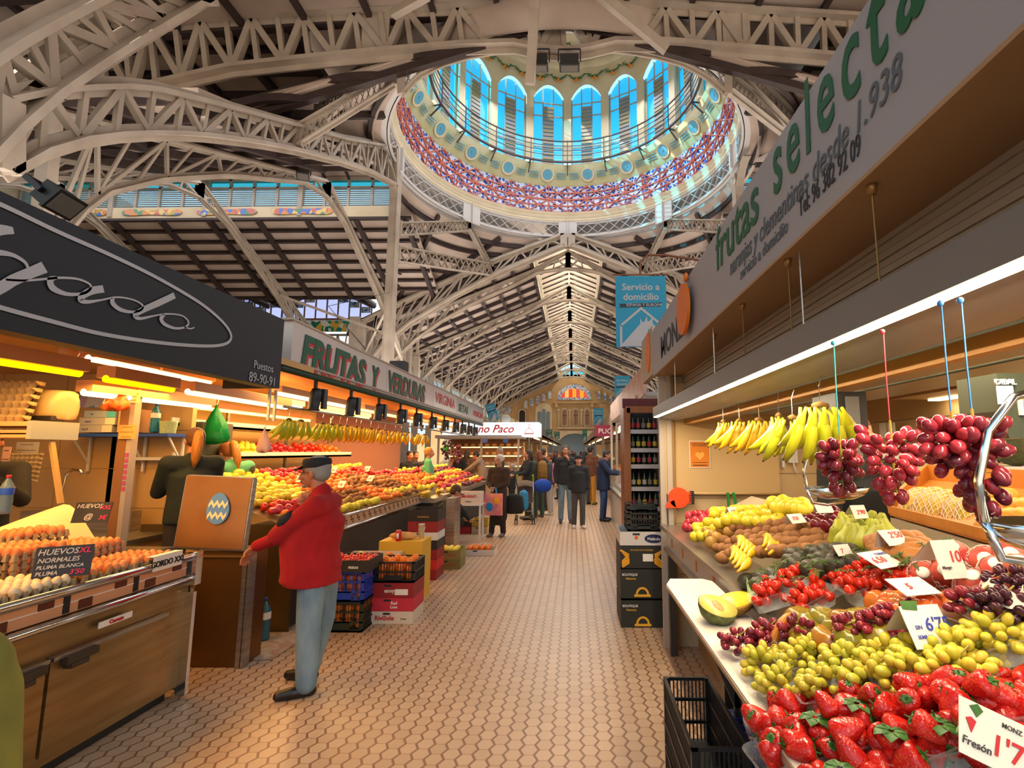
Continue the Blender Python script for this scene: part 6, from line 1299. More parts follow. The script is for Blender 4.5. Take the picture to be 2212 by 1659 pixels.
# bananas lying between kiwis and avocados
me_b = banana_mesh('banana', BAN_Y)
for g, (x0, y0, x1, y1, n) in enumerate(((1585, 1212, 1690, 1190, 4), (1600, 1240, 1650, 1215, 4), (1660, 1200, 1720, 1182, 3))):
    c = onc((x0 + x1) / 2, (y0 + y1) / 2, .05); rr_ = root('banana_bunch', c, 'ripe banana bunch lying beside the avocados on the right counter, %s' % ['the front one', 'the middle one', 'the rear one'][g], 'bananas', 'lying bananas on the right counter')
    for i in range(n): put(me_b, 'banana', rr_, (-.09, -.07 + i * .038, .0 + .010 * i), Quaternion((0, 0, 1), .55 + .06 * i) @ Quaternion((0, 1, 0), -pi / 2 - .3) @ Quaternion((0, 0, 1), .3), 1.05)
# vine tomatoes in clear punnets
def vine_tomatoes(x, y, lb, n=16, dz=.01):
    c = onc(x, y, dz); r = root('tomato_punnet', c, lb, 'punnet of tomatoes', 'vine tomato punnets on the right counter'); r.rotation_euler = (0, -.35, R.uniform(-.3, .3))
    put(PUN, 'punnet', r)
    P = []
    for _ in range(600):
        p = Vector((R.uniform(-.07, .07), R.uniform(-.05, .05), R.uniform(.025, .085)))
        if (p.x / .08) ** 2 + (p.y / .06) ** 2 + ((p.z - .03) / .06) ** 2 < 1.1 and all((p - q_).length > .027 for q_ in P): P.append(p)
        if len(P) >= n: break
    for p in P: put(FM['cherry'], 'tomato', r, p, rq(), R.uniform(.9, 1.1))
    mb = MB()
    for a in range(4):
        q0 = Vector((R.uniform(-.06, .06), R.uniform(-.04, .04), .1)); q1 = q0 + Vector((R.uniform(-.06, .06), R.uniform(-.05, .05), R.uniform(-.01, .02))); mb.tube([q0, (q0 + q1) / 2 + Z3 * .012, q1], .0018, 5)
        for t in (.2, .5, .8):
            b_ = q0.lerp(q1, t) + Z3 * .006
            for k in range(5): an = 2 * pi * k / 5; mb.tube([b_, b_ + Vector((math.cos(an) * .011, math.sin(an) * .011, .003))], [.0014, .0004], 4)
    mb.build('vine', VINE, r); return r
vt = [(1672, 1310, 'lowest at the front edge'), (1688, 1282, 'second from the front edge'), (1730, 1272, 'behind the second one'), (1760, 1312, 'in front of the ribbed tomatoes'), (1800, 1278, 'in the middle of the row'), (1850, 1262, 'below the avocados'), (1905, 1255, 'left of the large handwritten card'), (1880, 1292, 'behind the ribbed tomatoes'), (1960, 1262, 'under the large handwritten card'), (1990, 1288, 'beneath the lower white card'), (2035, 1262, 'beside the wrapped mangoes'), (1935, 1292, 'left of the lower white card')]
for x, y, w_ in vt: vine_tomatoes(x, y, 'clear punnet of red vine tomatoes, ' + w_)
zone('pinktom', [(1890, 1300), (2010, 1292), (2030, 1330), (1900, 1345)], 5, 3, 'orange oval tomato behind the ribbed ones', .06, .02, 1.0, q=side)
zone('pinktom', [(2050, 1300), (2110, 1305), (2120, 1335), (2060, 1330)], 3, 2, 'orange-red tomato under the white cards', .05, s=1.0, q=side)
zone('ribtom', [(1725, 1330), (1890, 1325), (1940, 1385), (1725, 1390)], 4, 3, 'ribbed green and orange tomato', .045, .03, 1.02, q=up)
zone('pepper', [(2090, 1300), (2150, 1310), (2160, 1325), (2095, 1318)], 5, 3, 'small green pepper beside the dark grapes', .06, s=.85, q=side)
# mangoes wrapped in foam net
FOAM = mat('foam_net', '#e8c4b4', .7)
def netted(p, rx, ry, rz, skin_m, lb, grp, q, stickers=True):
    r = root('wrapped_mango' if rx < .06 else 'wrapped_papaya', p, lb, 'wrapped fruit', grp); r.rotation_mode = 'QUATERNION'; r.rotation_quaternion = q
    MB().ell((0, 0, 0), (rx, ry, rz), 20, 14).build('fruit', skin_m, r)
    mb = MB(); n = 13; A, B = (-rz * .9, rz * .62)
    for k in range(n):
        for sgn in (-1, 1):
            P = []
            for i in range(15):
                t = i / 14; z = A + (B - A) * t; rr_ = math.sqrt(max(0, 1 - (z / rz) ** 2)) * 1.03 + .03; a = 2 * pi * k / n + sgn * t * 2.2; P.append((rx * rr_ * math.cos(a), ry * rr_ * math.sin(a), z))
            mb.tube(P, .0016, 4, cap=False)
    mb.build('foam_net', FOAM, r)
    if stickers: MB().ell((0, 0, rz * .93), (rx * .4, ry * .4, rz * .1), 12, 6).build('oval_sticker', WHI, r)
    return r
MSK = mat('wrapped_mango_skin', '#b8323c', .35, c2='#c8784a', sc=9); PSK = mat('papaya_skin', '#d8961c', .4, c2='#8a9a24', sc=4)
for i, (x, y, w_) in enumerate(((2000, 1245, 'nearest the tomatoes'), (2022, 1210, 'standing left of the ten euro card'), (2045, 1240, 'under the ten euro card'), (2062, 1205, 'behind the ten euro card'), (2130, 1215, 'right of the ten euro card'), (2155, 1245, 'big one right of the card'), (2185, 1205, 'rearmost by the picture edge'), (2105, 1270, 'below the ten euro card, left one'), (2165, 1285, 'lowest one partly under tissue'), (2205, 1240, 'at the picture edge'))):
    netted(onc(x, y, .07), .048, .044, .062, MSK, 'red mango in pale foam net, ' + w_, 'net wrapped mangoes on the right counter', rot_to((-.5, -.6, .8 if i % 2 else .3), i))
mb = MB(); mb.grid(lambda u, v: onc(2120 + 92 * u, 1262 + 40 * v + 12 * u, .12) + Z3 * (.02 * math.sin(7 * u) * math.cos(5 * v)), 10, 6); mb.sm = [True] * len(mb.sm); mb.build('tissue_paper', mat('white_tissue', '#d8cfc4', .7), label='crumpled white tissue lying over the wrapped mangoes', cat='paper')
# ---------------- grapes in punnets
def grape_punnet(x, y, m, lb, grp, n=34, s=1.0, dz=.02, berry=.0122):
    c = onc(x, y + (28 if m is GW else 12), dz - .01); put(PUN, 'punnet', None, c, (0, -.3, R.uniform(-.2, .2)), (s, s, s), label='clear punnet under the ' + lb, cat='punnet')
    bunch('grape_bunch', c + Vector((0, 0, .05)), n, m, (.082 * s, .066 * s, .05 * s), lb, grp, berry=berry, long=1.35)
gw = [(1660, 1445, 'leftmost of the second row'), (1750, 1430, 'next to the red grapes'), (1845, 1455, 'in the middle above the strawberries'), (1925, 1440, 'below the folded white card'), (2010, 1435, 'right of the folded card corner'), (2085, 1430, 'towards the right'), (1700, 1500, 'lowest, at the front edge'), (1800, 1500, 'directly behind the strawberries'), (1900, 1490, 'left of the strawberry punnets by the card'), (2160, 1395, 'at the right picture edge'), (1985, 1480, 'lower middle'), (2080, 1475, 'lower right')]
for x, y, w_ in gw: grape_punnet(x, y, GW, 'pale green grape bunch ' + w_, 'white grapes on the right counter', 36, 1.0, .02, .0128)
gr = [(1605, 1415, 'at the left end'), (1665, 1400, 'in front of the papaya slice'), (1735, 1392, 'right of the papaya slice'), (1860, 1395, 'with pale stems in the middle'), (1915, 1385, 'behind the pale grapes'), (1965, 1370, 'left of the folded white card')]
for x, y, w_ in gr: grape_punnet(x, y, GR, 'red grape bunch ' + w_, 'red grapes on the right counter', 32, .95, .03, .0122)
for x, y, w_ in ((2125, 1345, 'under the green peppers'), (2180, 1350, 'at the right edge'), (2195, 1300, 'behind, at the right edge')): grape_punnet(x, y, GD if x > 2150 else GR, 'dark grape bunch ' + w_, 'dark grapes on the right counter', 30, .95, .05, .0122)
# ---------------- strawberries
sp = [(1690, 1565, 8), (1770, 1545, 9), (1860, 1530, 11), (1700, 1625, 9), (1790, 1615, 12), (1880, 1590, 12), (1800, 1665, 10), (1900, 1650, 12), (1960, 1545, 12), (2050, 1525, 13), (2140, 1520, 13), (2050, 1590, 13), (2140, 1575, 13), (1990, 1620, 11), (2200, 1535, 9)]
spw = ['leftmost of the upper row', 'second of the upper row', 'third of the upper row', 'leftmost of the middle row', 'second of the middle row', 'third of the middle row', 'left one at the bottom edge', 'centre one at the bottom edge', 'behind, centre', 'behind, right of centre', 'behind, farther right', 'right of the middle row', 'upper right, beside the card', 'lower right, left of the card', 'at the right picture edge']
ns = 0
for k, (x, y, n) in enumerate(sp):
    c = onc(x, y + 42, -.01); put(PUN, 'punnet', None, c, (0, -.25, R.uniform(-.2, .2)), .95, label='clear plastic strawberry punnet, ' + spw[k], cat='punnet', group='strawberry punnets')
    for i in range(n):
        p = c + Vector((R.uniform(-.075, .075), R.uniform(-.058, .058), R.uniform(.035, .085))); d = Vector((R.uniform(-1, 1), R.uniform(-1, .6), R.uniform(-.5, .8)))
        o = put(FM['straw%d' % (i % 2)], 'strawberry', None, p, rot_to(d, R.uniform(0, 6)), R.uniform(.95, 1.25), label='red strawberry in the punnet ' + spw[k], cat='strawberry', group='strawberries, ' + spw[k]); put(CALYX, 'calyx', o)
# leaf clusters
for i, (x, y) in enumerate(((1815, 1640), (1925, 1560), (2030, 1545), (1760, 1530), (2110, 1560), (1850, 1500))):
    c = onc(x, y + 20, .10); r = root('strawberry_leaves', c, 'cluster of green strawberry leaves lying on the berries, %s' % ['lowest', 'in the centre', 'right of centre', 'leftmost', 'rightmost', 'uppermost'][i], 'leaves', 'strawberry leaf clusters')
    for k in range(6):
        a = 2 * pi * k / 6 + i; d = Vector((math.cos(a), math.sin(a), .1)); s_ = Vector((-d.y, d.x, 0)); mb = MB(); mb.grid(lambda u, v: d * (.006 + .03 * u) + s_ * (v - .5) * .03 * math.sin(pi * min(1, u * .9 + .1)) + Z3 * (.01 * u - .022 * u * u + .004 * abs(v - .5)), 6, 4); mb.sm = [True] * len(mb.sm); mb.build('leaf', LEAF, r)
# cut fruit on the white board
c = at(1552, 1345, Z=1.0); c.z = 1.0
r = root('melon_half', c + Z3 * .065, 'half green melon in cling film on the white board', 'melon'); r.rotation_euler = (.30, .12, .2)
MB().lathe([(.001, -.072), (.035, -.066), (.062, -.045), (.077, -.015), (.079, .0)], 24, fn=lambda q, a: Vector((q.x, q.y, q.z)), closed=False).build('rind', mat('melon_rind', '#3a4418', .45, c2='#7c8440', sc=40, bump=.3), r)
MB().lathe([(.001, .001), (.077, .001), (.077, -.004), (.001, -.004)], 28).build('flesh', mat('melon_flesh', '#cfc45c', .35), r); MB().lathe([(.001, .005), (.03, .003), (.034, .0)], 14, fn=lambda q, a: Vector((q.x * .6, q.y * 1.2, q.z))).build('seed_core', mat('melon_core', '#d87834', .5, c2='#e8a868', sc=60), r)
c = at(1590, 1330, Z=1.0); c.z = 1.0
r = root('pineapple_half', c + Z3 * .06, 'half pineapple in clear film behind the melon half', 'pineapple'); r.rotation_euler = (.2, -.15, .5)
MB().ell((0, 0, 0), (.095, .06, .058), 22, 12, fn=lambda p: Vector((p.x, p.y, min(p.z, .004)))).build('skin', mat('pineapple_skin', '#a87828', .6, c2='#6c5a24', sc=50, bump=.6), r); MB().lathe([(.001, .007), (.052, .007), (.054, .003)], 24, fn=lambda q, a: Vector((q.x * 1.65, q.y, q.z))).build('flesh', mat('pineapple_flesh', '#e8b81c', .35, c2='#f0d040', sc=30), r)
mb = MB()
for k in range(9): a = (k - 4) * .22; mb.tube([(.085, 0, .0), (.085 + .05 * math.cos(a), .05 * math.sin(a), .02), (.085 + .095 * math.cos(a), .09 * math.sin(a), .012 + .01 * (k % 3))], [.008, .006, .0006], 5)
mb.build('crown', mat('pineapple_leaf', '#8aa068', .5), r)
r = root('papaya_slice', onc(1690, 1378, .06), 'orange papaya slice standing among the red grapes', 'papaya'); r.rotation_euler = (.2, .5, .7)
MB().ell((0, 0, 0), (.05, .03, .085), 16, 10, fn=lambda p: Vector((p.x, max(p.y, -.004), p.z))).build('rind', mat('papaya_rind', '#c87c30', .5), r); MB().ell((0, -.004, 0), (.047, .006, .08), 16, 8).build('flesh', mat('papaya_flesh', '#e8821c', .35, c2='#e8a030', sc=20), r)
r = root('papaya_slice', onc(1792, 1392, .05), 'orange papaya piece lying below the ribbed tomatoes', 'papaya'); MB().ell((0, 0, 0), (.07, .045, .025), 16, 8).build('flesh', mat('papaya_flesh', '#e8821c', .35), r)
# ---------------- wooden tray with netted papayas and yellow mangoes at the back
a = onc(1920, 1115, .02); tz = 1.36
r = root('wooden_tray', at(2080, 1120, X=1.75), 'long tilted wooden tray of netted papayas at the back right', 'tray'); WOODO = mat('orange_wood', '#c07a2c', .5, c2='#a8641c', sc=2, stretch=(1, 8, 1)); c0 = Vector(r.location)
P = [at(1922, 1105, X=1.62), at(2260, 1195, X=1.42), at(2270, 1060, X=2.0), at(2005, 1035, X=1.95)]
mb = MB(); mb.add([p - c0 for p in P] + [p - c0 - Z3 * .02 for p in P], [(0, 1, 2, 3), (7, 6, 5, 4), (0, 4, 5, 1), (1, 5, 6, 2), (2, 6, 7, 3), (3, 7, 4, 0)]); mb.build('base_board', WOODO, r)
mb = MB(); mb.bar(P[0] - c0 + Z3 * .015, P[3] - c0 + Z3 * .04, .02, .08); mb.build('side_board', WOODO, r); mb = MB(); mb.bar(P[0] - c0 + Z3 * .01, P[1] - c0 + Z3 * .01, .015, .04); mb.build('front_board', WOODO, r); mb = MB(); mb.bar(P[3] - c0 + Z3 * .03, P[2] - c0 + Z3 * .03, .015, .1); mb.build('back_board', WOODO, r)
mb = MB(); mb.add([P[0] - Z3 * .03, P[1] - Z3 * .03, P[1] - Z3 * .16, P[0] - Z3 * .16, P[0] + Vector((.3, 0, -.03)), P[1] + Vector((.3, 0, -.03)), P[1] + Vector((.3, 0, -.16)), P[0] + Vector((.3, 0, -.16))], [(3, 2, 1, 0), (4, 5, 6, 7), (0, 1, 5, 4), (1, 2, 6, 5), (2, 3, 7, 6), (3, 0, 4, 7)]); mb.build('shelf_step', mat('grey_beige_step', '#a89880', .5), label='plain beige step below the wooden tray', cat='step')
for i, (x, y, w_) in enumerate(((1978, 1092, 'first from the left'), (2012, 1095, 'second from the left'), (2036, 1102, 'third from the left'), (2078, 1105, 'fourth, standing upright'), (2106, 1112, 'fifth and largest'))):
    p = at(x, y, X=1.70 + .0 * i); p.z += .01; netted(p, .062, .055, .12, PSK, 'yellow green papaya in white net, ' + w_, 'netted papayas in the wooden tray', rot_to(P[3] - P[0] + Vector((0, 0, .1)) * 1.0, i), False)
for i in range(14):
    x, y = 2130 + (i % 4) * 24 + (i // 4) * 8, 1140 - (i // 4) * 22; p = at(x, y, X=1.6 + .08 * (i // 4)); fruit('yelmango', p, 'small yellow mango at the right end of the wooden tray', 'yellow mangoes in the wooden tray', side(), 1.05)
# melons on the rear shelf
zs = at(2080, 1003, X=XW - .2).z; r = root('rear_shelf', (XW - .17, 1.9, zs), 'cream wall shelf holding dark melons at the back right', 'shelf'); MB().box((0, 0, -.015), (.32, 3.2, .03)).build('board', WHITE, r)
for i, (x, w_) in enumerate(((1988, 'first from the left'), (2022, 'second from the left, cut side hidden'), (2130, 'with a red tag'), (2192, 'at the picture edge'))):
    p = at(x, 975, X=XW - .2); fruit('melon', (p.x, p.y, zs + .1), 'dark green melon on the rear shelf, ' + w_, 'melons on the rear shelf', rot_to((.2, 1, .0), i), 1.0)
p = at(1950, 955, X=XW - .22); MB().box((0, 0, 0), (.2, .3, .12)).build('white_box', WHITE, loc=(p.x, p.y, zs + .06), label='white box standing on the rear shelf beside the melons', cat='box')
for i in range(2): p = at(1908 + i * 18, 930, X=XW - .1); flat = MB().box((0, 0, 0), (.01, .08, .12)).build('price_tag', PAPER, loc=p, label='small white price tag on the rear wall, %s' % ('left' if i == 0 else 'right'), cat='tag')
# ---------------- hanging bananas and grapes
MB().tube([(1.02, .3, 1.945), (1.02, 4.5, 1.945)], .009, 8).build('hanging_rod', BRASSY, label='thin rod under the lamps carrying bananas and grapes', cat='rod')
def hang_line(p, zt, col, lb): MB().tube([p, (p[0], p[1], (p[2] + zt) / 2), (p[0] + .002, p[1], zt)], .0016, 5).ell((p[0], p[1], zt), .006, 6, 5).build('string', mat('string_' + col.strip('#'), col, .7), label=lb, cat='string')
for i, (x, y, D, n, rz_, s_, w_) in enumerate(((1562, 912, 3.0, 6, .9, .8, 'small one farthest left'), (1597, 910, 2.9, 7, .7, .86, 'second from the left'), (1640, 908, 2.75, 8, .4, .9, 'third from the left'), (1682, 900, 2.35, 5, .8, .9, 'short one left of the big hand'), (1712, 905, 2.1, 5, .1, .9, 'lower left of the big hand'))):
    p = at(x, y, D=D); banana_hand(p, n, BAN_G if i > 2 else BAN_Y, 'yellow banana bunch hanging under the right lamps, ' + w_, 'bananas hanging on the right', rz=rz_, s=s_, fan=1.35, hook=True)
p = at(1772, 878, D=1.95); banana_hand(p, 10, BAN_G, 'big greenish banana hand hanging in front of the scale', 'bananas hanging on the right', L=.21, rz=.25, s=.93, fan=1.9, tilt=-.25)
for i, (x, y, D, n, rad, m, cl, lb) in enumerate(((1818, 1010, 1.4, 38, (.042, .036, .058), GR, '#2a9ca0', 'dark red grape bunch hanging on a turquoise string before the scale pan'), (1930, 1003, 1.32, 44, (.06, .045, .075), grape_m('bright', '#b02c38', '#c84450', '#7c2030'), '#c83040', 'bright red grape bunch hanging on a red string'), (2062, 965, 1.12, 40, (.055, .042, .042), grape_m('bright', '#b02c38', '#c84450', '#7c2030'), '#3a80c0', 'upper part of the large red grape bunch on a blue string'), (2112, 1010, 1.12, 40, (.045, .038, .08), GR, '#3a80c0', 'lower dark part of the large grape bunch on a blue string'))):
    p = at(x, y, D=D); bunch('grape_bunch', p, n, m, rad, lb, 'grapes hanging on the right', berry=.0115, long=1.35, hang=True)
    hang_line((p.x, p.y, p.z + rad[2]), 1.945, cl, 'string holding the %s grape bunch on the right' % ['first', 'second', 'third', 'fourth'][i])
# ---------------- scales
def scale_pan(p, lb, s=1.0):
    r = root('hanging_scale', p, lb, 'scale')
    MB().lathe([(.001, -.03), (.07, -.028), (.1, -.01), (.12, .02), (.123, .02), (.1, -.016), (.06, -.034), (.001, -.036)], 28, fn=lambda q, a: Vector((q.x * 1.2, q.y * .8, q.z)) * s, closed=False).build('pan', CHROME, r)
    MB().tube([Vector(v) * s for v in ((-.145, 0, .02), (-.15, 0, .1), (-.12, 0, .2), (-.06, 0, .27), (-.02, 0, .28))], .009 * s, 8).tube([Vector(v) * s for v in ((-.145, 0, .02), (-.12, 0, -.05), (-.05, 0, -.06), (.03, 0, -.045))], .009 * s, 8).build('arm', CHROME, r)
    return r
scale_pan(at(1808, 1062, D=2.1), 'chrome scale pan on a curved arm before the dark clothed seller', .75)
scale_pan(at(2290, 1150, D=1.15), 'chrome scale pan with a thick curved arm at the right picture edge', .8)
p = at(1815, 930, D=2.4); r = root('shop_scale', p, 'dark scale body seen from the side behind the big banana hand', 'scale'); MB().box((0, 0, .0), (.12, .2, .3)).build('body', mat('dark_scale', '#2c2824', .4), r); MB().box((-.0, -.105, 0), (.05, .01, .26)).build('front', GREYP, r)
a, b = at(2138, 948, D=1.25), at(2260, 800, D=1.25); c = (a + b) / 2
r = root('shop_scale', c, 'big dark green scale head with display at the upper right edge', 'scale'); w_, h_ = b.x - a.x, b.z - a.z
MB().prism([(-w_ / 2 + .01, -h_ / 2), (w_ / 2, -h_ / 2), (w_ / 2, h_ / 2), (-w_ / 2, h_ / 2), (-w_ / 2, -h_ / 2 + .05)], (0, .1, 0), X3, Z3, .1).build('body', mat('green_scale', '#3c4230', .4), r)
MB().box((w_ * .22, -.003, .0), (w_ * .42, .006, h_ * .3)).build('bezel', WHI, r); MB().box((w_ * .26, -.007, .0), (w_ * .34, .004, h_ * .22)).build('screen', mat('scale_screen', '#6c8c28', .3, emit=.5), r); t = text('DIBAL', WHI, (0, 0, 0), X3, Z3, .014, bold=.0003); t.parent = r; t.location = (-w_ * .33, -.004, h_ * .32)
MB().box((-w_ * .34, -.002, h_ * .16), (.028, .004, .034)).build('sticker', mat('blue_sticker', '#a8c0d0', .4), r)
# ---------------- lamps over the counter
GL1 = mat('lamp_strip_glow', '#ffeec0', .5, emit=7.0); LOUVM = mat('reflector_glass', '#9cb8a0', .12, .6, c2='#dce8c8', sc=30, emit=.12)
kx = .70; zl = 1.975; yA, yB = -.1, at(1412, 899, X=kx).y
r = root('linear_lamp', (kx, (yA + yB) / 2, zl), 'long grey hanging lamp with a bright strip over the right counter', 'lamp'); L_ = (yB - yA) / 2
MB().bx(.0, .035, -L_, L_, -.001, .004).build('light_strip', GL1, r); MB().bx(-.006, .006, -L_, L_, .004, .085).bx(.035, .17, -L_, L_, .0, .085).bx(.0, .17, -L_, L_, .085, .09).build('housing', GREYP, r); MB().add([(.035, -L_, .0), (.035, L_, .0), (.2, L_, -.03), (.2, -L_, -.03)], [(0, 1, 2, 3)]).build('lower_plate', GREYP, r)
for i in range(4): y = -L_ + .7 + i * 1.1; MB().tube([(.08, y, .09), (.08, y, .40)], .003, 5).build('suspension_wire', STEEL, r)
for k, (x0, x1, nm) in enumerate(((.94, 1.02, 'nearer the aisle'), (1.42, 1.52, 'nearer the rear wall'))):
    r = root('reflector_lamp', (x0, (yA + yB) / 2, 1.965 + .03 * k), 'long lamp with glittering reflector above the fruit, the one ' + nm, 'lamp', 'reflector lamps over the right counter'); MB().bx(0, x1 - x0, -L_, L_ - .1, 0, .005).build('reflector', LOUVM, r); MB().bx(-.01, 0, -L_, L_ - .1, -.01, .12).bx(x1 - x0, x1 - x0 + .3, -L_, L_ - .1, -.005, .03).build('housing', mat('olive_housing', '#7c7458', .4), r)
# ---------------- sign and shutter box
SXR = EX; zb_, zt2 = 1.68 + .945 * SXR, 1.68 + 1.515 * SXR; ySe = at(1412, 832, X=SXR).y
r = root('shop_sign', (SXR, 0, 0), 'long pale grey shop sign with green lettering over the right counter', 'sign')
SG = mat('pale_grey_sign', '#a6a6ab', .45)
MB().bx(0, .04, -.6, ySe, zb_, zt2).build('sign_panel', SG, r); MB().bx(.0, .27, -.6, ySe, zb_ - .012, zb_).build('soffit', mat('tan_soffit', '#b08c64', .5), r)
MB().bx(.04, .5, -.6, ySe, zt2 - .02, zt2).build('top_cap', SG, r)
mb = MB()
for i in range(11): mb.bx(.262 + (i % 2) * .004, .275, -.6, YW, zb_ - .03 - i * .026, zb_ - .012 - i * .026 + .004)
mb.build('shutter_slats', mat('shutter_grey', '#a8a49c', .45), r); MB().bx(.25, .29, -.6, YW, zb_ - .40, zb_ - .30).build('shutter_foot', mat('shutter_pale', '#a4a4a4', .4), r); MB().bx(.26, .3, -.6, YW, zb_ - .46, zb_ - .41).build('amber_gap', mat('amber_board', '#b07c2c', .5), r)
def rtext(s_, x0, y0, x1, y1, m_, sz, bold=.0, shear=.0, sp=1.0, k=None):
    """lettering along the sign between two picture points of its baseline; the reader stands in the aisle"""
    a, b = at(x0, y0, X=SXR), at(x1, y1, X=SXR); t = text(s_, m_, (0, 0, 0), (0, 1, 0), Z3, sz, bold=bold, shear=shear, ext=.001, align='LEFT', sp=sp); bpy.context.view_layer.update()
    L_ = a.y - b.y; kk = L_ / max(t.dimensions.x, .01); t.parent = r; t.matrix_local = Matrix(((0, 0, -1, -.003), (-kk, 0, 0, a.y), (0, 1, 0, a.z), (0, 0, 0, 1))); return t
GRL = mat('sign_green', '#066038', .5); GYL = mat('sign_grey_text', '#5e666c', .5); BKL = mat('sign_black_text', '#2c2c30', .5)
rtext('frutas', 1548, 587, 1640, 485, GRL, .30, .003, .1); rtext('selecta', 1672, 425, 1998, 30, GRL, .34, .004, .1, 1.3)
rtext('naranjas y clementinas desde 1.938', 1578, 597, 1952, 178, GYL, .115, .0, .25); rtext('servicio a domicilio', 1600, 605, 1703, 505, GYL, .07, 0, .2); rtext('Tel: 96 382 92 09', 1728, 470, 1862, 348, BKL, .085, 0, .1)
rtext('MONZ', 1428, 775, 1477, 720, BKL, .26, .003, .0); 
pc = at(1489, 668, X=SXR); mb = MB(); mb.prism([(.16 * math.cos(a), .165 * math.sin(a)) for a in [2 * pi * i / 32 for i in range(32)]], (pc.x - .03 - r.location.x, pc.y, pc.z), (0, -1, 0), Z3, .02); mb.build('orange_disc', mat('logo_orange', '#ee7a14', .4), r)
MB().prism([(.13 * math.cos(a) + .02, .14 * math.sin(a)) for a in [-pi / 2 + pi * i / 16 for i in range(17)]], (-.032, pc.y, pc.z), (0, -1, 0), Z3, .004).build('segment', mat('logo_orange_deep', '#e86c0c', .4), r); MB().prism([(-.035 * math.cos(a) - .03, .13 * math.sin(a)) for a in [2 * pi * i / 20 for i in range(20)]][::-1], (-.036, pc.y, pc.z), (0, -1, 0), Z3, .003).build('peel_gap', WHI, r)
mb = MB()
for a in (-.9, -.3, .3, .9): mb.bar((-.04, pc.y, pc.z), (-.04, pc.y - .135 * math.cos(a), pc.z + .14 * math.sin(a)), .006, .002)
mb.build('segment_lines', WHI, r); MB().ell((-.02, pc.y - .02, pc.z + .205), (.015, .03, .03), 10, 6).build('accent', mat('logo_orange', '#ee7a14', .4), r)
for i, (x, y) in enumerate(((1883, 405), (1702, 565), (1604, 660), (1543, 725))):
    p = at(x, y, Z=zb_ - .02); MB().lathe([(.012, .02), (.014, 0), (.01, -.02)], 10, p).tube([p, (p.x, p.y, 2.06)], .0025, 5).build('lamp_hanger', BRASSY, label='small hook and wire under the right sign, number %s from the near end' % ['one', 'two', 'three', 'four'][i], cat='hook', group='lamp hooks')
# ---------------- hanging banners
TEAL = mat('banner_teal', '#128aa8', .55); BANW = mat('banner_pale', '#b4b0ac', .6); NAVY = mat('banner_dark', '#141e30', .5)
def banner(x0, y0, x1, y1, Y, lb, rz=0.0, roll=0.0, arm=True, small=False, col=None):
    a, b = at(x0, y1, Y=Y), at(x1, y0, Y=Y); w, h = b.x - a.x, b.z - a.z; r = root('hanging_banner', ((a.x + b.x) / 2, Y, (a.z + b.z) / 2), lb, 'banner', 'home delivery banners', rz); r.rotation_euler = (0, roll, rz)
    MB().box((0, 0, 0), (w, .006, h)).build('cloth', col or TEAL, r)
    for s_, z, sz in (('Servicio a', .30, .19), ('domicilio', .16, .19)): t = text(s_, BANW, (0, 0, 0), X3, Z3, w * sz, bold=w * .004, ext=.0005); t.parent = r; t.location = (0, -.005, h * z)
    MB().prism([(-w * .44, h * .05), (w * .40, h * .065), (w * .36, h * .09), (w * .42, h * .12), (-w * .44, h * .105), (-w * .40, h * .08)], (0, -.0045, 0), X3, Z3, .001).build('ribbon', NAVY, r)
    if not small: t = text('ESPAÑA Y EUROPA', BANW, (0, 0, 0), X3, Z3, w * .082, ext=.0004, bold=.0005); t.parent = r; t.location = (w * .06, -.007, h * .068)
    mb = MB(); hs = [(-w * .40, -h * .5), (-w * .40, -h * .20), (0, h * .04), (w * .40, -h * .20), (w * .40, -h * .5)]
    for p, q in zip(hs, hs[1:]): mb.prism([(p[0] - w * .022, p[1]), (p[0] + w * .022, p[1]), (q[0] + w * .022, q[1]), (q[0] - w * .022, q[1])] if abs(p[0] - q[0]) < 1e-6 else [(p[0], p[1] - w * .03), (q[0], q[1] - w * .03), (q[0], q[1] + w * .03), (p[0], p[1] + w * .03)], (0, -.0045, 0), X3, Z3, .001)
    mb.build('house_outline', BANW, r)
    H = [(-.42, -.5), (.10, -.5), (.20, -.40), (.20, -.33), (.27, -.36), (.30, -.31), (.28, -.24), (.22, -.17), (.22, -.08), (.16, -.14), (.12, -.15), (.11, -.07), (.06, -.15), (.02, -.16), (-.02, -.10), (-.02, -.18), (-.06, -.21)]
    MB().prism([(x * w, z * h * .98 + .0) for x, z in H], (0, -.0045, 0), X3, Z3, .0012).build('bird_head', BANW, r); MB().prism([(w * (.15 + .028 * math.cos(t)), -h * .27 + w * .028 * math.sin(t)) for t in [2 * pi * i / 12 for i in range(12)]], (0, -.0062, 0), X3, Z3, .0008).build('bird_eye', col or TEAL, r)
    MB().bar((-w * .56, 0, h * .52), (w * .56, 0, h * .52), .014).build('hanger_bar', mat('rusty_bar', '#7c4c30', .7), r)
    if arm: MB().tube([(0, 0, h * .52), (0, 0, h * .7), (w * .15, 0, h * .8), (w * .5, 0, h * .8), (w * 1.2, 0, h * .72)], .014, 6).build('hanger_arm', mat('rusty_bar', '#7c4c30', .7), r)
    return r
banner(1331, 596, 1438, 750, 5.6, 'large teal home delivery banner with a bird in a house, nearest')
banner(1328, 812, 1361, 870, 14.0, 'smaller teal delivery banner just beyond the large one', small=True, arm=False)
banner(1283, 882, 1303, 920, 20.5, 'small teal delivery banner above the magenta sign', small=True)
p_ = banner(1052, 872, 1074, 910, 15.6, 'tilted teal delivery banner at the end of the left shop signs', small=True, roll=-.35, arm=False)
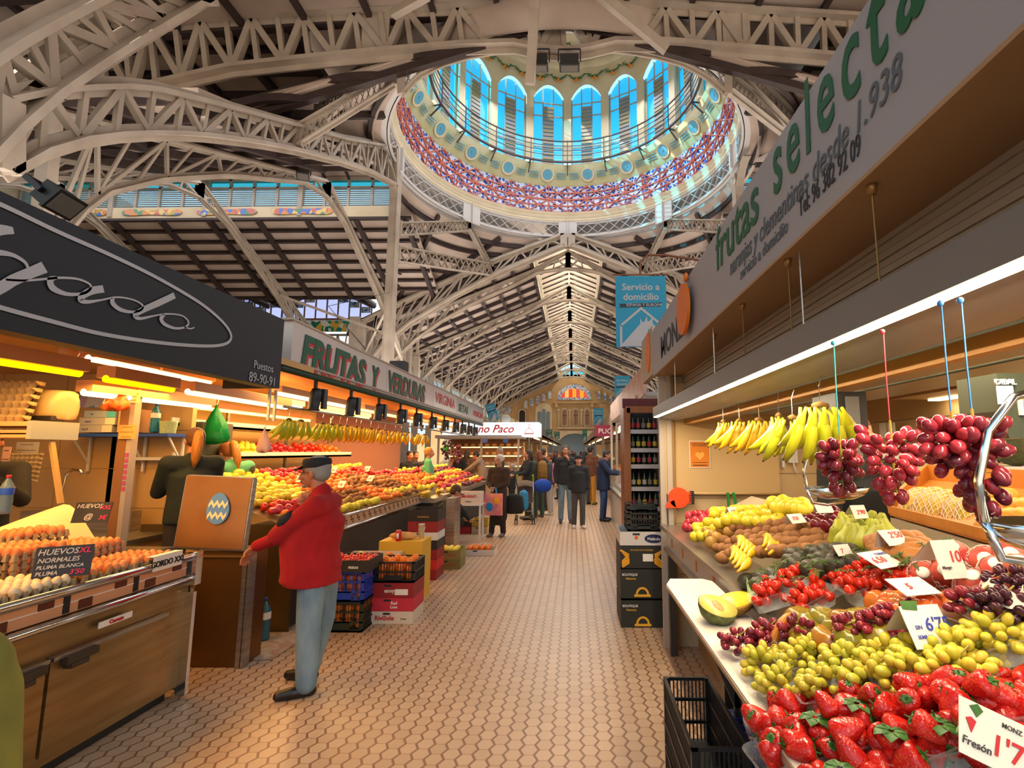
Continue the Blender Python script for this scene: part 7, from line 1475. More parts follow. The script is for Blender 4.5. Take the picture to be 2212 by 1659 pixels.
banner(1180, 928, 1193, 945, 30, 'tiny greenish banner far down the aisle, left', small=True, arm=False, col=mat('banner_green', '#0c7a5c', .5)); banner(1197, 933, 1209, 948, 33, 'tiny greenish banner far down the aisle beside the first', small=True, arm=False, col=mat('banner_green', '#0c7a5c', .5)); banner(1258, 928, 1268, 952, 30, 'tiny greenish banner far down the aisle, right', small=True, arm=False, col=mat('banner_green', '#0c7a5c', .5))
# ---------------- price cards
TK = 'price cards on the right counter'
def tk(x, y, dz, w, h, rz, tilt, lb, lines, **k): return ticket(onc(x, y, dz), w * .85, h * .85, rz, tilt, lb, [(a, b, c * .85, d * .85, e * .85) for a, b, c, d, e in lines], group=TK, **k)
tk(1588, 1112, .10, .1, .06, .5, -.5, 'small white card on the yellow apples', [('2,50', RED, -.03, .02, .025)])
tk(1728, 1130, .13, .12, .06, .5, -.7, 'white card lying over the kiwi heap', [("3'50", RED, -.04, .02, .03)])
tk(1785, 1108, .14, .1, .05, .2, -.6, 'white folded card over the dark red apples', [])
tk(1862, 1120, .14, .085, .065, .3, -.4, 'white folded card in the green pears', [("2'90", RED, -.02, .02, .03)])
tk(1828, 1200, .12, .09, .05, .4, -.6, 'white folded card on the dark avocados', [("7", RED, -.02, .01, .03)])
tk(1945, 1178, .13, .11, .075, .3, -.8, 'white card with pink price on the brown mangoes', [("2'50", RED, -.02, .035, .04)])
tk(1930, 1225, .13, .15, .1, .5, -1.15, 'cream handwritten card reading 6.50 lying on the vine tomatoes', [('TOMATE', BLUEI, .0, .07, .018), ("6.50", RED, -.06, .03, .045)], roof=False)
tk(1998, 1285, .13, .14, .09, .25, -1.2, 'white handwritten card lying between the vine and oval tomatoes', [("5", RED, -.03, .03, .04)], roof=False)
tk(2068, 1250, .14, .10, .12, .25, -.35, 'white ten euro mango price card among the wrapped mangoes', [("10€", RED, -.005, .05, .05), ('Mango', BKL, -.045, .03, .014)])
r2 = tk(2025, 1400, .09, .135, .115, .2, -.5, 'large folded white card with blue price 6.75 above the pale grapes', [("6'75", BLUEI, -.01, .045, .05), ('SIN', BLUEI, -.045, .05, .016), ('SEMILLA', BLUEI, -.05, .025, .014)]); MB().prism([(-.05, .09), (-.01, .085), (-.0, .108), (-.05, .11)], (0, -.002, 0), X3, Z3, .0008).build('leaf_print', LEAF, r2)
r2 = tk(2150, 1662, .07, .147, .112, -.1, -.5, 'large white strawberry price card reading 1.75 at the bottom right corner', [("1'75", RED, -.014, .026, .059), ('Fresón', BKL, -.07, .021, .022), ('MONZ', BKL, .014, .087, .014)], roof=False); r2.rotation_euler = (-.5, .42, -.1); MB().prism([(-.045, .085), (-.032, .07), (-.02, .085), (-.03, .094)], (0, -.002, 0), X3, Z3, .0008).build('leaf_print', LEAF, r2); MB().prism([(-.052, .062), (-.042, .04), (-.033, .062), (-.042, .067)], (0, -.002, 0), X3, Z3, .0008).build('berry_print', RED, r2)
# ---------------- crates below the near counter
crate((.54, 2.34, .30), (.22, .6, .3), '#16181a', 'black plastic crate under the white board at the lower right', rows=3, nsl=10)
crate((.54, 2.34, 0), (.22, .6, .29), '#16181a', 'black plastic crate on the floor supporting the other black crate', rows=3, nsl=10)
r = crate((.79, 2.2, .27), (.27, .6, .25), '#1c2c88', 'blue ventilated crate lying upside down under the counter', rows=3, nsl=10)
mb = MB()
for i in range(8): mb.bar((-.12 + i * .034, -.28, .245), (-.12 + i * .034, .28, .245), .013, .008)
for i in range(10): mb.bar((-.13, -.28 + i * .062, .247), (.13, -.28 + i * .062, .247), .012, .008)
mb.build('top_grid', mat('crate_1c2c88', '#1c2c88', .45), r)
crate((.79, 2.2, 0), (.27, .6, .26), '#1c2c88', 'blue plastic crate on the floor under the upturned one', rows=3, nsl=10)
MB().lathe([(.001, 0), (.06, 0), (.075, .22), (.078, .22), (.062, -.002)], 22, closed=False).build('plastic_tub', glass('frosted_tub', '#c8ccd4', .5, .3), loc=(.76, 2.02, .53), label='frosted white plastic tub on the blue crate', cat='tub')
# ---------------- boxes at the far end of the right stall
bx, by = .66, 5.42; PB = 'banana boxes stacked at the end of the right stall'
def pbox(z, h, col, lb, tx, **k): return carton((bx, by, z), (.42, .5, h), col, lb, PB, tx=tx, **k)
def arch_print(r, h, x=.0):
    mb = MB(); mb.prism([(x + .065 * math.cos(a), .035 + .07 * math.sin(a)) for a in fr(12, 0, pi)] + [(x - .045, .035)] + [(x + .045 * math.cos(a), .035 + .05 * math.sin(a)) for a in fr(12, pi, 0)][1:] , (0, -.252, 0), X3, Z3, .002); mb.box((x, -.253, .025), (.16, .003, .022)); mb.build('arch_print', YELI, r)
r = pbox(0, .25, '#24261f', 'dark fruit box with yellow arch logo on the floor, bottom of the right stack', [('BOUTIQUE', WHI, -.12, .19, .03, .001), ('Palmerita', YELI, -.11, .155, .026, .001)]); arch_print(r, .25)
r = pbox(.27, .27, '#24261f', 'dark fruit box with yellow arch logo, second from the floor', [('BOUTIQUE', WHI, -.12, .21, .03, .001), ('Palmerita', YELI, -.11, .175, .026, .001)]); arch_print(r, .27)
r = pbox(.55, .21, '#23231f', 'black box with printed bananas, third in the right stack', [('PLATANO DE CANARIAS', YELI, 0, .165, .02, .0)])
for sg in (-1, 1):
    mb = MB()
    for k in range(5): mb.tube([(sg * .21 - sg * .02 * k, -.254, .17 - .02 * k), (sg * .13, -.256, .13 - .02 * k), (sg * .19, -.254, .06 - .012 * k)], .012, 6)
    mb.build('banana_print', mat('print_yellow', '#e0a020', .5), r)
MB().box((.06, -.253, .1), (.1, .003, .07)).build('paper_label', PAPER, r)
r = pbox(.765, .13, '#cfcac2', 'white box with navy oval logo, fourth in the right stack', [('Melinda', WHI, .12, .05, .04, .001)]); MB().prism([(.12 + .09 * math.cos(a), .065 + .042 * math.sin(a)) for a in [2 * pi * i / 20 for i in range(20)]], (0, -.251, 0), X3, Z3, .002).build('navy_oval', mat('navy_print', '#16204c', .5), r); MB().prism([(-.05 + .018 * math.cos(a), .075 + .018 * math.sin(a)) for a in [2 * pi * i / 12 for i in range(12)]], (0, -.251, 0), X3, Z3, .002).build('orange_dot', mat('orange_dot', '#e0641c', .5), r)
crate((bx + .03, by - .05, .897), (.32, .38, .18), '#1c241f', 'dark green crate on top of the box stack by the bottle shelf', rows=3, nsl=11)
crate((bx + .03, by - .0, 1.079), (.30, .3, .07), '#1c2a26', 'shallow dark crate with printed label on the very top of the stack', rows=1, nsl=9)
# ================================================================ people
def capsule(mb, pts, rad, n=12, flat=1.0):
    pts = [Vector(p) for p in pts]; mb.tube(pts, rad, n, flat=flat)
    for p, r_ in ((pts[0], rad[0]), (pts[-1], rad[-1])): mb.ell(p, (r_, r_ * flat, r_), n, 8)
SMALL = bpy.data.scenes.new('workbench')
def fuse(mb, name, m, parent, vox=.012, smooth=4, **tg):
    """merge the overlapping volumes of mb into one continuous surface"""
    me = mb.mesh(name, m); o = bpy.data.objects.new('tmp', me); SMALL.collection.objects.link(o)
    a = o.modifiers.new('r', 'REMESH'); a.mode = 'VOXEL'; a.voxel_size = vox
    b = o.modifiers.new('s', 'SMOOTH'); b.iterations = smooth; b.factor = .5
    vl = SMALL.view_layers[0]; vl.update(); dg = vl.depsgraph; me2 = bpy.data.meshes.new_from_object(o.evaluated_get(dg)); me2.name = name
    bpy.data.objects.remove(o, do_unlink=True); bpy.data.meshes.remove(me)
    me2.materials.clear(); me2.materials.append(m if not isinstance(m, (list, tuple)) else m[0]); me2.polygons.foreach_set('use_smooth', [True] * len(me2.polygons))
    return put(me2, name, parent, **tg)
def M_head(c, yaw=0, pitch=0, s=1.0): return Matrix.Translation(Vector(c)) @ Matrix.Rotation(yaw, 4, 'Z') @ Matrix.Rotation(pitch, 4, 'X') @ Matrix.Scale(s, 4)
def head_vol(mb, M):
    mb2 = MB(M); mb2.ell((0, .012, .035), (.074, .094, .090), 16, 12); mb2.ell((0, -.022, -.03), (.058, .064, .072), 14, 10); mb2.ell((0, -.045, -.082), (.032, .03, .022), 10, 8)
    mb2.tube([(0, -.088, .02), (0, -.104, -.008), (0, -.118, -.030), (0, -.094, -.042)], [.009, .012, .016, .011], 8); mb2.ell((0, -.085, .034), (.05, .016, .011), 10, 6)
    mb2.ell((0, -.088, -.062), (.024, .011, .006), 10, 6); mb2.ell((0, -.086, -.071), (.021, .010, .006), 10, 6)
    for s_ in (-1, 1): mb2.ell((s_ * .076, .008, -.008), (.010, .020, .032), 8, 8); mb2.ell((s_ * .036, -.068, -.022), (.022, .02, .022), 8, 6)
    mb.add(mb2.v, mb2.f)
def hand_vol(mb, w, d, pn_, s=1.0, curl=.6, side=1):
    """palm at wrist w pointing along d, palm normal pn_, five bent fingers"""
    d = Vector(d).normalized(); n = Vector(pn_); n = (n - d * n.dot(d)).normalized(); x = d.cross(n) * side
    w = Vector(w); capsule(mb, [w, w + d * .05 * s], [.024 * s, .03 * s], 10, .62)
    mb.ell(w + d * .062 * s, (.036 * s, .036 * s, .03 * s), 10, 8)
    for i, (off, L) in enumerate(((-.030, .066), (-.010, .076), (.010, .072), (.029, .056))):
        b = w + d * .082 * s + x * off * s; a = curl * (.8 + .2 * i); d1 = (d * math.cos(a * .5) + n * math.sin(a * .5)); d2 = d * math.cos(a * 1.3) + n * math.sin(a * 1.3)
        capsule(mb, [b - d * .02 * s, b + d1 * L * .5 * s, b + d1 * L * .5 * s + d2 * L * .5 * s], [.0098 * s, .009 * s, .0078 * s], 8)
    b = w + d * .03 * s - x * .03 * s; td = (d * .75 - x * .6 + n * .35).normalized(); capsule(mb, [b, b + td * .035 * s, b + (td + n * .3).normalized() * .062 * s], [.013 * s, .0105 * s, .009 * s], 8)
SKINC = {}
def skinm(c): return mat('skin_tone_' + c.strip('#'), c, .5, c2=c, sss=.12, sc=20)
def cloth(c, c2=None, sc=14, bump=.25): return mat('cloth_' + c.strip('#') + (c2 or '').strip('#'), c, .85, c2=c2 or c, sc=sc, bump=bump)
BASE = dict(pel=(0, .0, .93), wai=(0, 0, 1.08), che=(0, .0, 1.28), nb=(0, .01, 1.43), hd=(0, -.015, 1.595), ls=(.185, 0, 1.385), le=(.235, .02, 1.12), lw=(.22, -.05, .88), rs=(-.185, 0, 1.385), re=(-.235, .02, 1.12), rw=(-.22, -.05, .88),
            lh=(.09, 0, .90), lk=(.10, -.01, .50), la=(.11, .02, .09), lt=(.12, -.15, .035), rh=(-.09, 0, .90), rk=(-.10, -.01, .50), ra=(-.11, .02, .09), rt=(-.12, -.15, .035))
def person(label, loc, rz, top, bottom, shoe='#1c1a18', skin='#b87c5c', hair='#2c2018', J=None, s=1.0, vox=.016, hem=.84, hairstyle='short', fat=1.0, belly=0.0, hy=0, hp=0, coat=None, hands=True, group=None, dress=None, cut=None, hood=None, cap=None, eyes=True, leg=1.0):
    r = root('person', loc, label, 'person', group, rz); j = {k: Vector(v) * s for k, v in {**BASE, **(J or {})}.items()}; f = fat
    HM = M_head(j['hd'], hy, hp, s); sk = skinm(skin)
    b = MB(); capsule(b, [j['pel'], j['wai'], j['che'], j['nb'] - Z3 * .03 * s], [.12 * s, .115 * s, .13 * s, .07 * s], 14, .75); capsule(b, [j['nb'] - Z3 * .04 * s, j['nb'].lerp(j['hd'], .45), j['hd'] - Z3 * .03 * s], [.06 * s, .054 * s, .05 * s]); head_vol(b, HM)
    for a in 'lr':
        capsule(b, [j['che'] + Z3 * .09 * s, j[a + 's']], [.06 * s, .052 * s]); capsule(b, [j[a + 's'], j[a + 'e']], [.05 * s, .04 * s]); capsule(b, [j[a + 'e'], j[a + 'w']], [.04 * s, .026 * s])
        if not cut: capsule(b, [j[a + 'h'], j[a + 'k']], [.08 * s, .052 * s]); capsule(b, [j[a + 'k'], j[a + 'a']], [.05 * s, .035 * s]); 
        if hands:
            d = (j[a + 'w'] - j[a + 'e']).normalized(); n = Vector(((-1 if a == 'l' else 1) * .6, -.6, 0)) if abs(d.z) > .5 else Vector((0, 0, -1))
            if J and a + 'hd' in J: d = Vector(J[a + 'hd']); n = Vector(J[a + 'hn'])
            hand_vol(b, j[a + 'w'], d, n, s, .7, 1 if a == 'l' else -1)
    fuse(b, 'body', sk, r, min(vox, .007 if vox < .012 else vox * .75), 2)
    t = MB(); bl = belly * s; tw = Vector((0, -bl * .5, 0))
    if coat is None: coat = hem
    capsule(t, [Vector((j['pel'].x, j['pel'].y - bl * .3, coat * s)), Vector((j['pel'].x, j['pel'].y - bl * .5, (coat * s + j['pel'].z) / 2)), j['pel'] + tw * .8 + Z3 * .02, j['wai'] + tw, j['che'] + tw * .5, j['nb'] - Z3 * .055 * s], [(.178 + belly * .3) * s * f, (.178 + belly * .35) * s * f, (.175 + belly * .4) * s * f, (.165 + belly * .45) * s * f, (.172 + belly * .25) * s * f, .085 * s], 18, .80 + belly * .4)
    for v in t.v: v.z = max(v.z, coat * s)
    for a in 'lr':
        capsule(t, [j['che'] + Z3 * .08 * s, j[a + 's']], [.085 * s * f, .075 * s * f]); capsule(t, [j[a + 's'], j[a + 'e']], [.073 * s * f, .058 * s * f]); e = j[a + 'e'].lerp(j[a + 'w'], .93); capsule(t, [j[a + 'e'], e], [.058 * s * f, .043 * s * f])
    capsule(t, [j['nb'] - Z3 * .05 * s, j['nb'] + Z3 * .012 * s], [.085 * s, .07 * s])
    tm = top if not isinstance(top, str) else cloth(top); fuse(t, 'jacket', tm, r, vox, 3)
    if not cut:
        p = MB(); capsule(p, [j['pel'] + tw * .3 + Z3 * .05, j['pel'] - Z3 * .06 * s], [(.14 + belly * .2) * s * f, .13 * s * f], 14, .8)
        for a in 'lr': capsule(p, [j[a + 'h'], j[a + 'k']], [.092 * s * leg, .073 * s * leg]); capsule(p, [j[a + 'k'], j[a + 'a'] + Z3 * .0 * s], [.073 * s * leg, .062 * s * leg])
        if dress: capsule(p, [j['pel'], Vector((0, 0, dress * s))], [.17 * s, .2 * s], 16, .8)
        fuse(p, 'trousers' if not dress else 'skirt', bottom if not isinstance(bottom, str) else cloth(bottom), r, vox, 2)
        for a in 'lr':
            h = MB(); A, Tt = j[a + 'a'], j[a + 't']; d = (Tt - A); d.z = 0; d.normalize(); g = Vector((A.x, A.y, 0)); q = g + d * .0
            capsule(h, [A + Z3 * .03 * s, Vector((A.x, A.y, .05 * s))], [.047 * s, .046 * s]); capsule(h, [g - d * .035 * s + Z3 * .038 * s, g + d * .08 * s + Z3 * .040 * s, g + d * .17 * s + Z3 * .032 * s], [.037 * s, .042 * s, .032 * s], 12)
            for v in h.v: v.z = max(v.z, .004)
            fuse(h, 'shoe', mat('shoe_' + shoe.strip('#'), shoe, .35), r, min(vox, .010), 1)
    hm = mat('hair_' + hair.strip('#'), hair, .65, c2=hair, sc=60, bump=.5, stretch=(1, 1, .25))
    h = MB(HM)
    if hairstyle != 'bald':
        h.ell((0, .022, .045), (.083, .098, .092), 16, 12)
        if hairstyle == 'short': h.ell((0, .045, .0), (.076, .07, .07), 12, 8)
        if hairstyle == 'curly':
            RR = random.Random(3)
            for i in range(46): a, e = RR.uniform(0, 2 * pi), RR.uniform(-.2, 1.4); q = Vector((math.cos(a) * math.cos(e) * .09, math.sin(a) * math.cos(e) * .1 + .03, math.sin(e) * .09 + .04)); (q.y > -.05 or q.z > .05) and h.ell(q, .028, 8, 6)
        if hairstyle == 'long': capsule(h, [(0, .07, .05), (0, .1, -.08), (0, .1, -.22)], [.07, .08, .05], 12, .6); [capsule(h, [(x, .02, .03), (x * 1.1, .03, -.16)], [.025, .03]) for x in (-.075, .075)]
        if hairstyle == 'pony': h.ell((0, .045, .01), (.078, .072, .07), 12, 8)
        hv = MB(); hv.add(h.v, h.f); inv = HM.inverted()
        for i, v in enumerate(hv.v):
            q = inv @ v
            if q.y < -.052 and q.z < .062: q.y = -.052; hv.v[i] = HM @ q
        fuse(hv, 'hair', hm, r, .012, 1)
        if hairstyle == 'pony':
            pt = MB(HM); P = [(0, .10, .07), (0, .135, .08), (.005, .155, .03), (.01, .16, -.06), (.012, .15, -.16), (.015, .14, -.25)]
            pt.tube(P, [.02, .032, .042, .045, .036, .008], 12); put(pt.mesh('ponytail', mat('ponytail_blond', '#b87820', .55, c2='#8c5418', sc=80, stretch=(1, 1, .12), bump=.6)), 'ponytail', r)
    if eyes:
        e = MB(HM)
        for s_ in (-1, 1): e.ell((s_ * .031, -.083, .012), (.011, .006, .007), 8, 6)
        e.build('eyes', mat('eye_white', '#c8beb4', .2), r); e = MB(HM)
        for s_ in (-1, 1): e.ell((s_ * .031, -.0885, .012), (.0055, .003, .0055), 8, 6); e.tube([(s_ * .048, -.078, .030), (s_ * .031, -.088, .033), (s_ * .014, -.088, .029)], .0028, 5)
        e.build('pupils_and_brows', mat('dark_brow', '#2c1e18', .5), r)
        e = MB(HM); e.ell((0, -.0975, -.0665), (.02, .004, .0045), 10, 5); e.build('lips', mat('lip_' + skin.strip('#'), '#8c4838', .5), r)
    return r, HM, j
def upto(px_, y_, Y): p = at(px_, y_, Y=Y); return p
# ---------------- the man in red
HB = root_loc = at(668, 1490, Y=3.86); 
FLEECE = mat('red_fleece', '#a80f14', .95, c2='#8c0c10', sc=5, bump=.35); JEAN = mat('faded_denim', '#7f95a0', .85, c2='#4f6c82', sc=5, amt=.7, bump=.2, stretch=(1.6, 1.6, .8))
JM = dict(pel=(0, .015, .82), wai=(0, 0, .98), che=(0, .03, 1.20), nb=(0, .0, 1.37), hd=(0, -.055, 1.515), ls=(.185, .05, 1.29), le=(.17, -.22, 1.08), lw=(.07, -.13, 1.27), rs=(-.17, .0, 1.29), re=(-.2, -.27, 1.07), rw=(-.15, -.57, .95), lhd=(-.25, .25, .9), lhn=(-.9, .1, -.2), rhd=(.1, -.55, -.75), rhn=(.2, .5, -.5),
          lh=(.085, .02, .80), lk=(.11, .02, .45), la=(.12, .035, .085), lt=(.2, -.14, .03), rh=(-.085, .02, .80), rk=(-.12, .015, .45), ra=(-.13, -.07, .085), rt=(-.15, -.25, .03))
r, HM, j = person('elderly man in red fleece, black cap and faded jeans, hand at his chin', (HB.x, 3.86, 0), -pi / 2, FLEECE, JEAN, '#16130f', '#b06c48', '#8a857c', JM, 1.0, .011, coat=.73, fat=1.05, belly=.12, hp=.05, hairstyle='short', leg=1.12)
cp_ = MB(HM); cp_.lathe([(.084, .045), (.088, .06), (.092, .085), (.088, .108), (.07, .116), (.001, .118)], 24, fn=lambda q, a: Vector((q.x, q.y * 1.14 + .014, q.z)), closed=False); cp_.build('cap', mat('black_cap', '#15171c', .8), r)
cp_ = MB(HM); cp_.grid(lambda u, v: Vector(((u - .5) * .15, -.085 - .075 * v * (1 - (2 * u - 1) ** 2 * .7), .062 - .02 * v - .012 * (2 * u - 1) ** 2)), 12, 5); cp_.grid(lambda u, v: Vector(((u - .5) * .15, -.085 - .075 * v * (1 - (2 * u - 1) ** 2 * .7), .056 - .02 * v - .012 * (2 * u - 1) ** 2)), 12, 5); cp_.sm = [True] * len(cp_.sm); cp_.build('cap_peak', mat('black_cap', '#15171c', .8), r)
g = MB(HM)
for s_ in (-1, 1): g.tube([(s_ * .031 + .021 * math.cos(a), -.104, .010 + .017 * math.sin(a)) for a in fr(16, 0, 2 * pi)], .0018, 5); g.tube([(s_ * .052, -.10, .014), (s_ * .078, -.03, .014), (s_ * .08, .02, .006)], .0018, 5)
g.build('glasses', mat('dark_spectacle_frame', '#3c1c14', .3), r)
m_ = MB(HM); m_.ell((0, -.102, -.055), (.026, .008, .008), 10, 6); m_.ell((0, -.078, -.088), (.03, .022, .016), 10, 6); m_.build('moustache', mat('grey_beard', '#8c847a', .8), r)
pt = MB(); pt.tube([(.205, -.09, 1.235), (.2, -.15, 1.195), (.195, -.185, 1.16)], [.036, .047, .03], 12); pt.build('sleeve_patch', mat('black_patch', '#16181c', .8), r)
# ---------------- women behind the left stalls
p = at(412, 1100, Y=4.75)
JW = dict(le=(.22, -.14, 1.12), lw=(.12, -.32, 1.14), re=(-.22, -.14, 1.12), rw=(-.12, -.32, 1.14))
person('woman seen from behind in dark green sweater with long blond ponytail, behind the raised flap', (p.x - .02, 4.75, .21), pi + .85, '#18201a', '#2c2420', hair='#5c3414', J=JW, s=.98, hairstyle='pony', fat=1.08, vox=.014, hy=.0, hp=.0)
p = at(505, 1000, Y=5.75)
r, HM, j = person('woman in mint green vest over grey knit sleeves bending over the counter, ponytail', (p.x, 5.75, .15), -1.9, '#62b480', '#2c2420', hair='#8c4c1c', J=dict(hd=(0, -.13, 1.53), nb=(0, -.05, 1.4), che=(0, -.02, 1.26), le=(.22, -.12, 1.14), lw=(.12, -.3, 1.0), re=(-.22, -.12, 1.14), rw=(-.12, -.3, 1.0)), s=.98, hairstyle='pony', hp=.45, vox=.014)
sl = MB()
for a in 'lr': capsule(sl, [j[a + 's'] + Vector((0, 0, -.02)), j[a + 'e']], [.078, .064]); capsule(sl, [j[a + 'e'], j[a + 'e'].lerp(j[a + 'w'], .9)], [.064, .048])
fuse(sl, 'knit_sleeves', mat('grey_knit', '#5c5850', .9, c2='#201e1c', sc=60), r, .014, 1)
# seller's arm at the left picture edge
p = at(-20, 1040, Y=3.9)
person('seller in black sleeves at the left picture edge reaching out one hand', (p.x - .12, 3.95, .15), .9, '#16120f', '#1c1814', skin='#c0744c', J=dict(lw=(.10, -.55, 1.27), le=(.2, -.26, 1.16), rw=(-.1, -.5, 1.2), re=(-.2, -.25, 1.12), lhd=(0, -1, .05), lhn=(0, .1, -1)), s=1.0, vox=.014, hairstyle='short')
# coat at the lower left edge
r = root('person', (-1.46, 1.38, 0), 'person in an olive green coat cut off by the lower left picture edge', 'person')
c = MB(); capsule(c, [(0, 0, .05), (0, 0, .5), (0, 0, .85), (0, 0, 1.05)], [.22, .2, .17, .14], 20, .8); capsule(c, [(.06, .02, 1.0), (.1, .03, .75), (.1, .0, .5)], [.09, .075, .06]); oc = cloth('#7c7a34', '#5c5c28', 6)
fuse(c, 'coat', oc, r, .02, 3); r.location = (at(22, 1400, Y=1.5).x - .15, 1.5, 0)
# ---------------- people down the aisle
def aisle(x, yfoot, label, rz, top, bottom, s=1.0, **k):
    p = at(x, yfoot, Z=0); k.setdefault('vox', .02); return person(label, (p.x, p.y, 0), rz, top, bottom, s=s, **k)
r, HM, j = aisle(1076, 1158, 'elderly white haired woman in brown coat carrying a colourful shopping bag', -.35, cloth('#3c2c22', '#33251c'), '#2c2018', .93, shoe='#6c5c58', hair='#c8c2b8', hairstyle='curly', skin='#c08868', J=dict(le=(.23, -.05, 1.12), lw=(.05, -.24, 1.04), re=(-.23, -.05, 1.12), rw=(-.06, -.24, 1.04), rk=(-.1, -.05, .5), ra=(-.12, -.08, .09)), coat=.55, fat=1.08, dress=.42, vox=.015)
def shop_bag(p, rz, w, h, cols, lb):
    b = root('shopping_bag', p, lb, 'bag', None, rz); MB().box((0, 0, -h / 2), (w, .05, h)).build('body', mat('bag_print_' + cols[0].strip('#'), cols[0], .5, c2=cols[1], sc=9, amt=.9), b)
    mb = MB(); mb.prism([(-w * .2 + .11 * w * 2 * math.cos(t) * .9, -h * .62 + h * .2 * math.sin(t)) for t in [2 * pi * i / 20 for i in range(20)]], (0, -.027, 0), X3, Z3, .002); mb.build('blue_shape', mat('bag_blue', '#1c8cc8', .5), b)
    mb = MB(); mb.prism([(w * .2 + w * .17 * math.cos(t), -h * .32 + h * .17 * math.sin(t)) for t in [2 * pi * i / 20 for i in range(20)]], (0, -.027, 0), X3, Z3, .002); mb.build('orange_shape', mat('bag_orange', '#e8a020', .5), b)
    for s_ in (-.02, .02): MB().tube([(-w * .16, s_, 0), (-w * .12, s_, h * .25), (w * .12, s_, h * .25), (w * .16, s_, 0)], .01, 6).build('handle', mat('bag_handle', '#2c88a8', .5), b)
    return b
q = r.location; shop_bag(Vector(q) + Vector((-.06, -.28, .86)), -.2, .36, .42, ('#d84c8c', '#e8a078'), 'colourful printed shopping bag in the hands of the elderly woman')
bg_ = root('handbag', Vector(q) + Vector((.32, .02, .82)), 'large black handbag hanging beside the elderly woman', 'bag'); MB().lathe([(.16, -.38), (.2, -.3), (.17, -.05), (.1, 0)], 16, fn=lambda q, a: Vector((q.x, q.y * .5, q.z))).build('body', cloth('#1a1a18'), bg_); MB().tube([(-.08, 0, 0), (-.06, 0, .3), (.0, 0, .4), (.08, 0, 0)], .01, 6).build('strap', BLACK, bg_)
r, HM, j = aisle(1250, 1140, 'boy in black hooded jacket and black cap walking towards the viewer', .05, cloth('#1c1d1f', '#232427'), cloth('#45403c'), .93, shoe='#c8c0b8', skin='#c08c70', hair='#1a1614', J=dict(lw=(.22, -.03, .92), rw=(-.22, -.03, .92), lk=(.09, -.06, .5), la=(.09, -.06, .09)), fat=1.05, hands=False, vox=.016, coat=.82)
MB(HM).lathe([(.09, .03), (.094, .07), (.08, .115), (.001, .125)], 20, fn=lambda q, a: Vector((q.x, q.y * 1.1 + .01, q.z)), closed=False).box((0, -.11, .055), (.12, .06, .008)).build('cap', mat('black_cap', '#15171c', .8), r); MB(HM).tube([(-.085, .03, -.09), (-.09, .06, .02), (0, .12, .04), (.09, .06, .02), (.085, .03, -.09)], .03, 8).build('hood', cloth('#2a2b2e'), r)
aisle(1222, 1129, 'bearded man in dark jacket and blue jeans with hand at his mouth, behind the boy', .05, cloth('#1b1c1e', '#26282a'), JEAN, 1.06, skin='#b07858', hair='#3c3028', J=dict(le=(.2, -.12, 1.12), lw=(.06, -.16, 1.38), lhd=(-.3, .0, 1), lhn=(-.8, .3, 0)), shoe='#3c3440')
aisle(1304, 1125, 'man in long navy coat and jeans leaning to the glass counter at the right', 1.35, cloth('#16203c', '#1c2846'), cloth('#2c4470'), 1.02, skin='#a86c50', hair='#2c221c', J=dict(hd=(0, -.10, 1.55), nb=(0, -.04, 1.41), le=(.2, -.2, 1.15), lw=(.15, -.42, 1.12), re=(-.2, -.2, 1.15), rw=(-.15, -.42, 1.12)), coat=.72, fat=1.18, hp=.2)
aisle(1276, 1090, 'man in brown jacket and mustard trousers seen side-on', 2.6, cloth('#5c3420', '#6c4028'), cloth('#b8802c'), 1.07, hair='#241c18', shoe='#5c6424', J=dict(lk=(.1, -.12, .5), la=(.1, -.12, .09)))
aisle(1140, 1122, 'woman with long dark hair in black coat holding the pushchair', -1.2, cloth('#1c1e20', '#252826'), cloth('#3c4038'), 1.0, hair='#2c1c14', hairstyle='long', J=dict(le=(.22, -.15, 1.15), lw=(.15, -.38, 1.1), re=(-.22, -.15, 1.15), rw=(-.15, -.38, 1.1)), coat=.74)
r, HM, j = aisle(1163, 1118, 'person with auburn hair and pale green trousers carrying a mustard backpack', -2.4, cloth('#4a4a3c'), cloth('#3c4c40'), .99, hair='#6c3c1c', hairstyle='long', shoe='#585450')
bp = root('backpack', Vector(r.location) + Vector((.1, -.16, 1.2)), 'mustard canvas backpack worn by the auburn haired person', 'backpack', None, .4); fuse((lambda m: (capsule(m, [(0, 0, -.2), (0, 0, .12)], [.14, .13], 12, .6), m)[1])(MB()), 'body', cloth('#8c6428'), bp, .02); MB().box((0, -.1, -.1), (.2, .04, .14)).build('front_pocket', cloth('#7c5824'), bp)
r, HM, j = aisle(1188, 1112, 'child sized shopper in grey jacket with a pink patterned rucksack', -1.7, cloth('#3c4048'), cloth('#a8a098'), .95, hair='#5c3c24', shoe='#c8c4bc')
bp = root('backpack', Vector(r.location) + Vector((.16, -.1, 1.15)), 'pink and white patterned rucksack in the middle of the aisle group', 'backpack'); fuse((lambda m: (capsule(m, [(0, 0, -.2), (0, 0, .12)], [.13, .12], 12, .6), m)[1])(MB()), 'body', mat('pink_pattern', '#c85878', .7, c2='#e0c8cc', sc=30), bp, .02)
aisle(1105, 1108, 'small child in dark jacket and grey woolly hat facing the fruit', -1.8, cloth('#1c2026'), cloth('#24262a'), .78, hair='#8c8880', skin='#c08868')
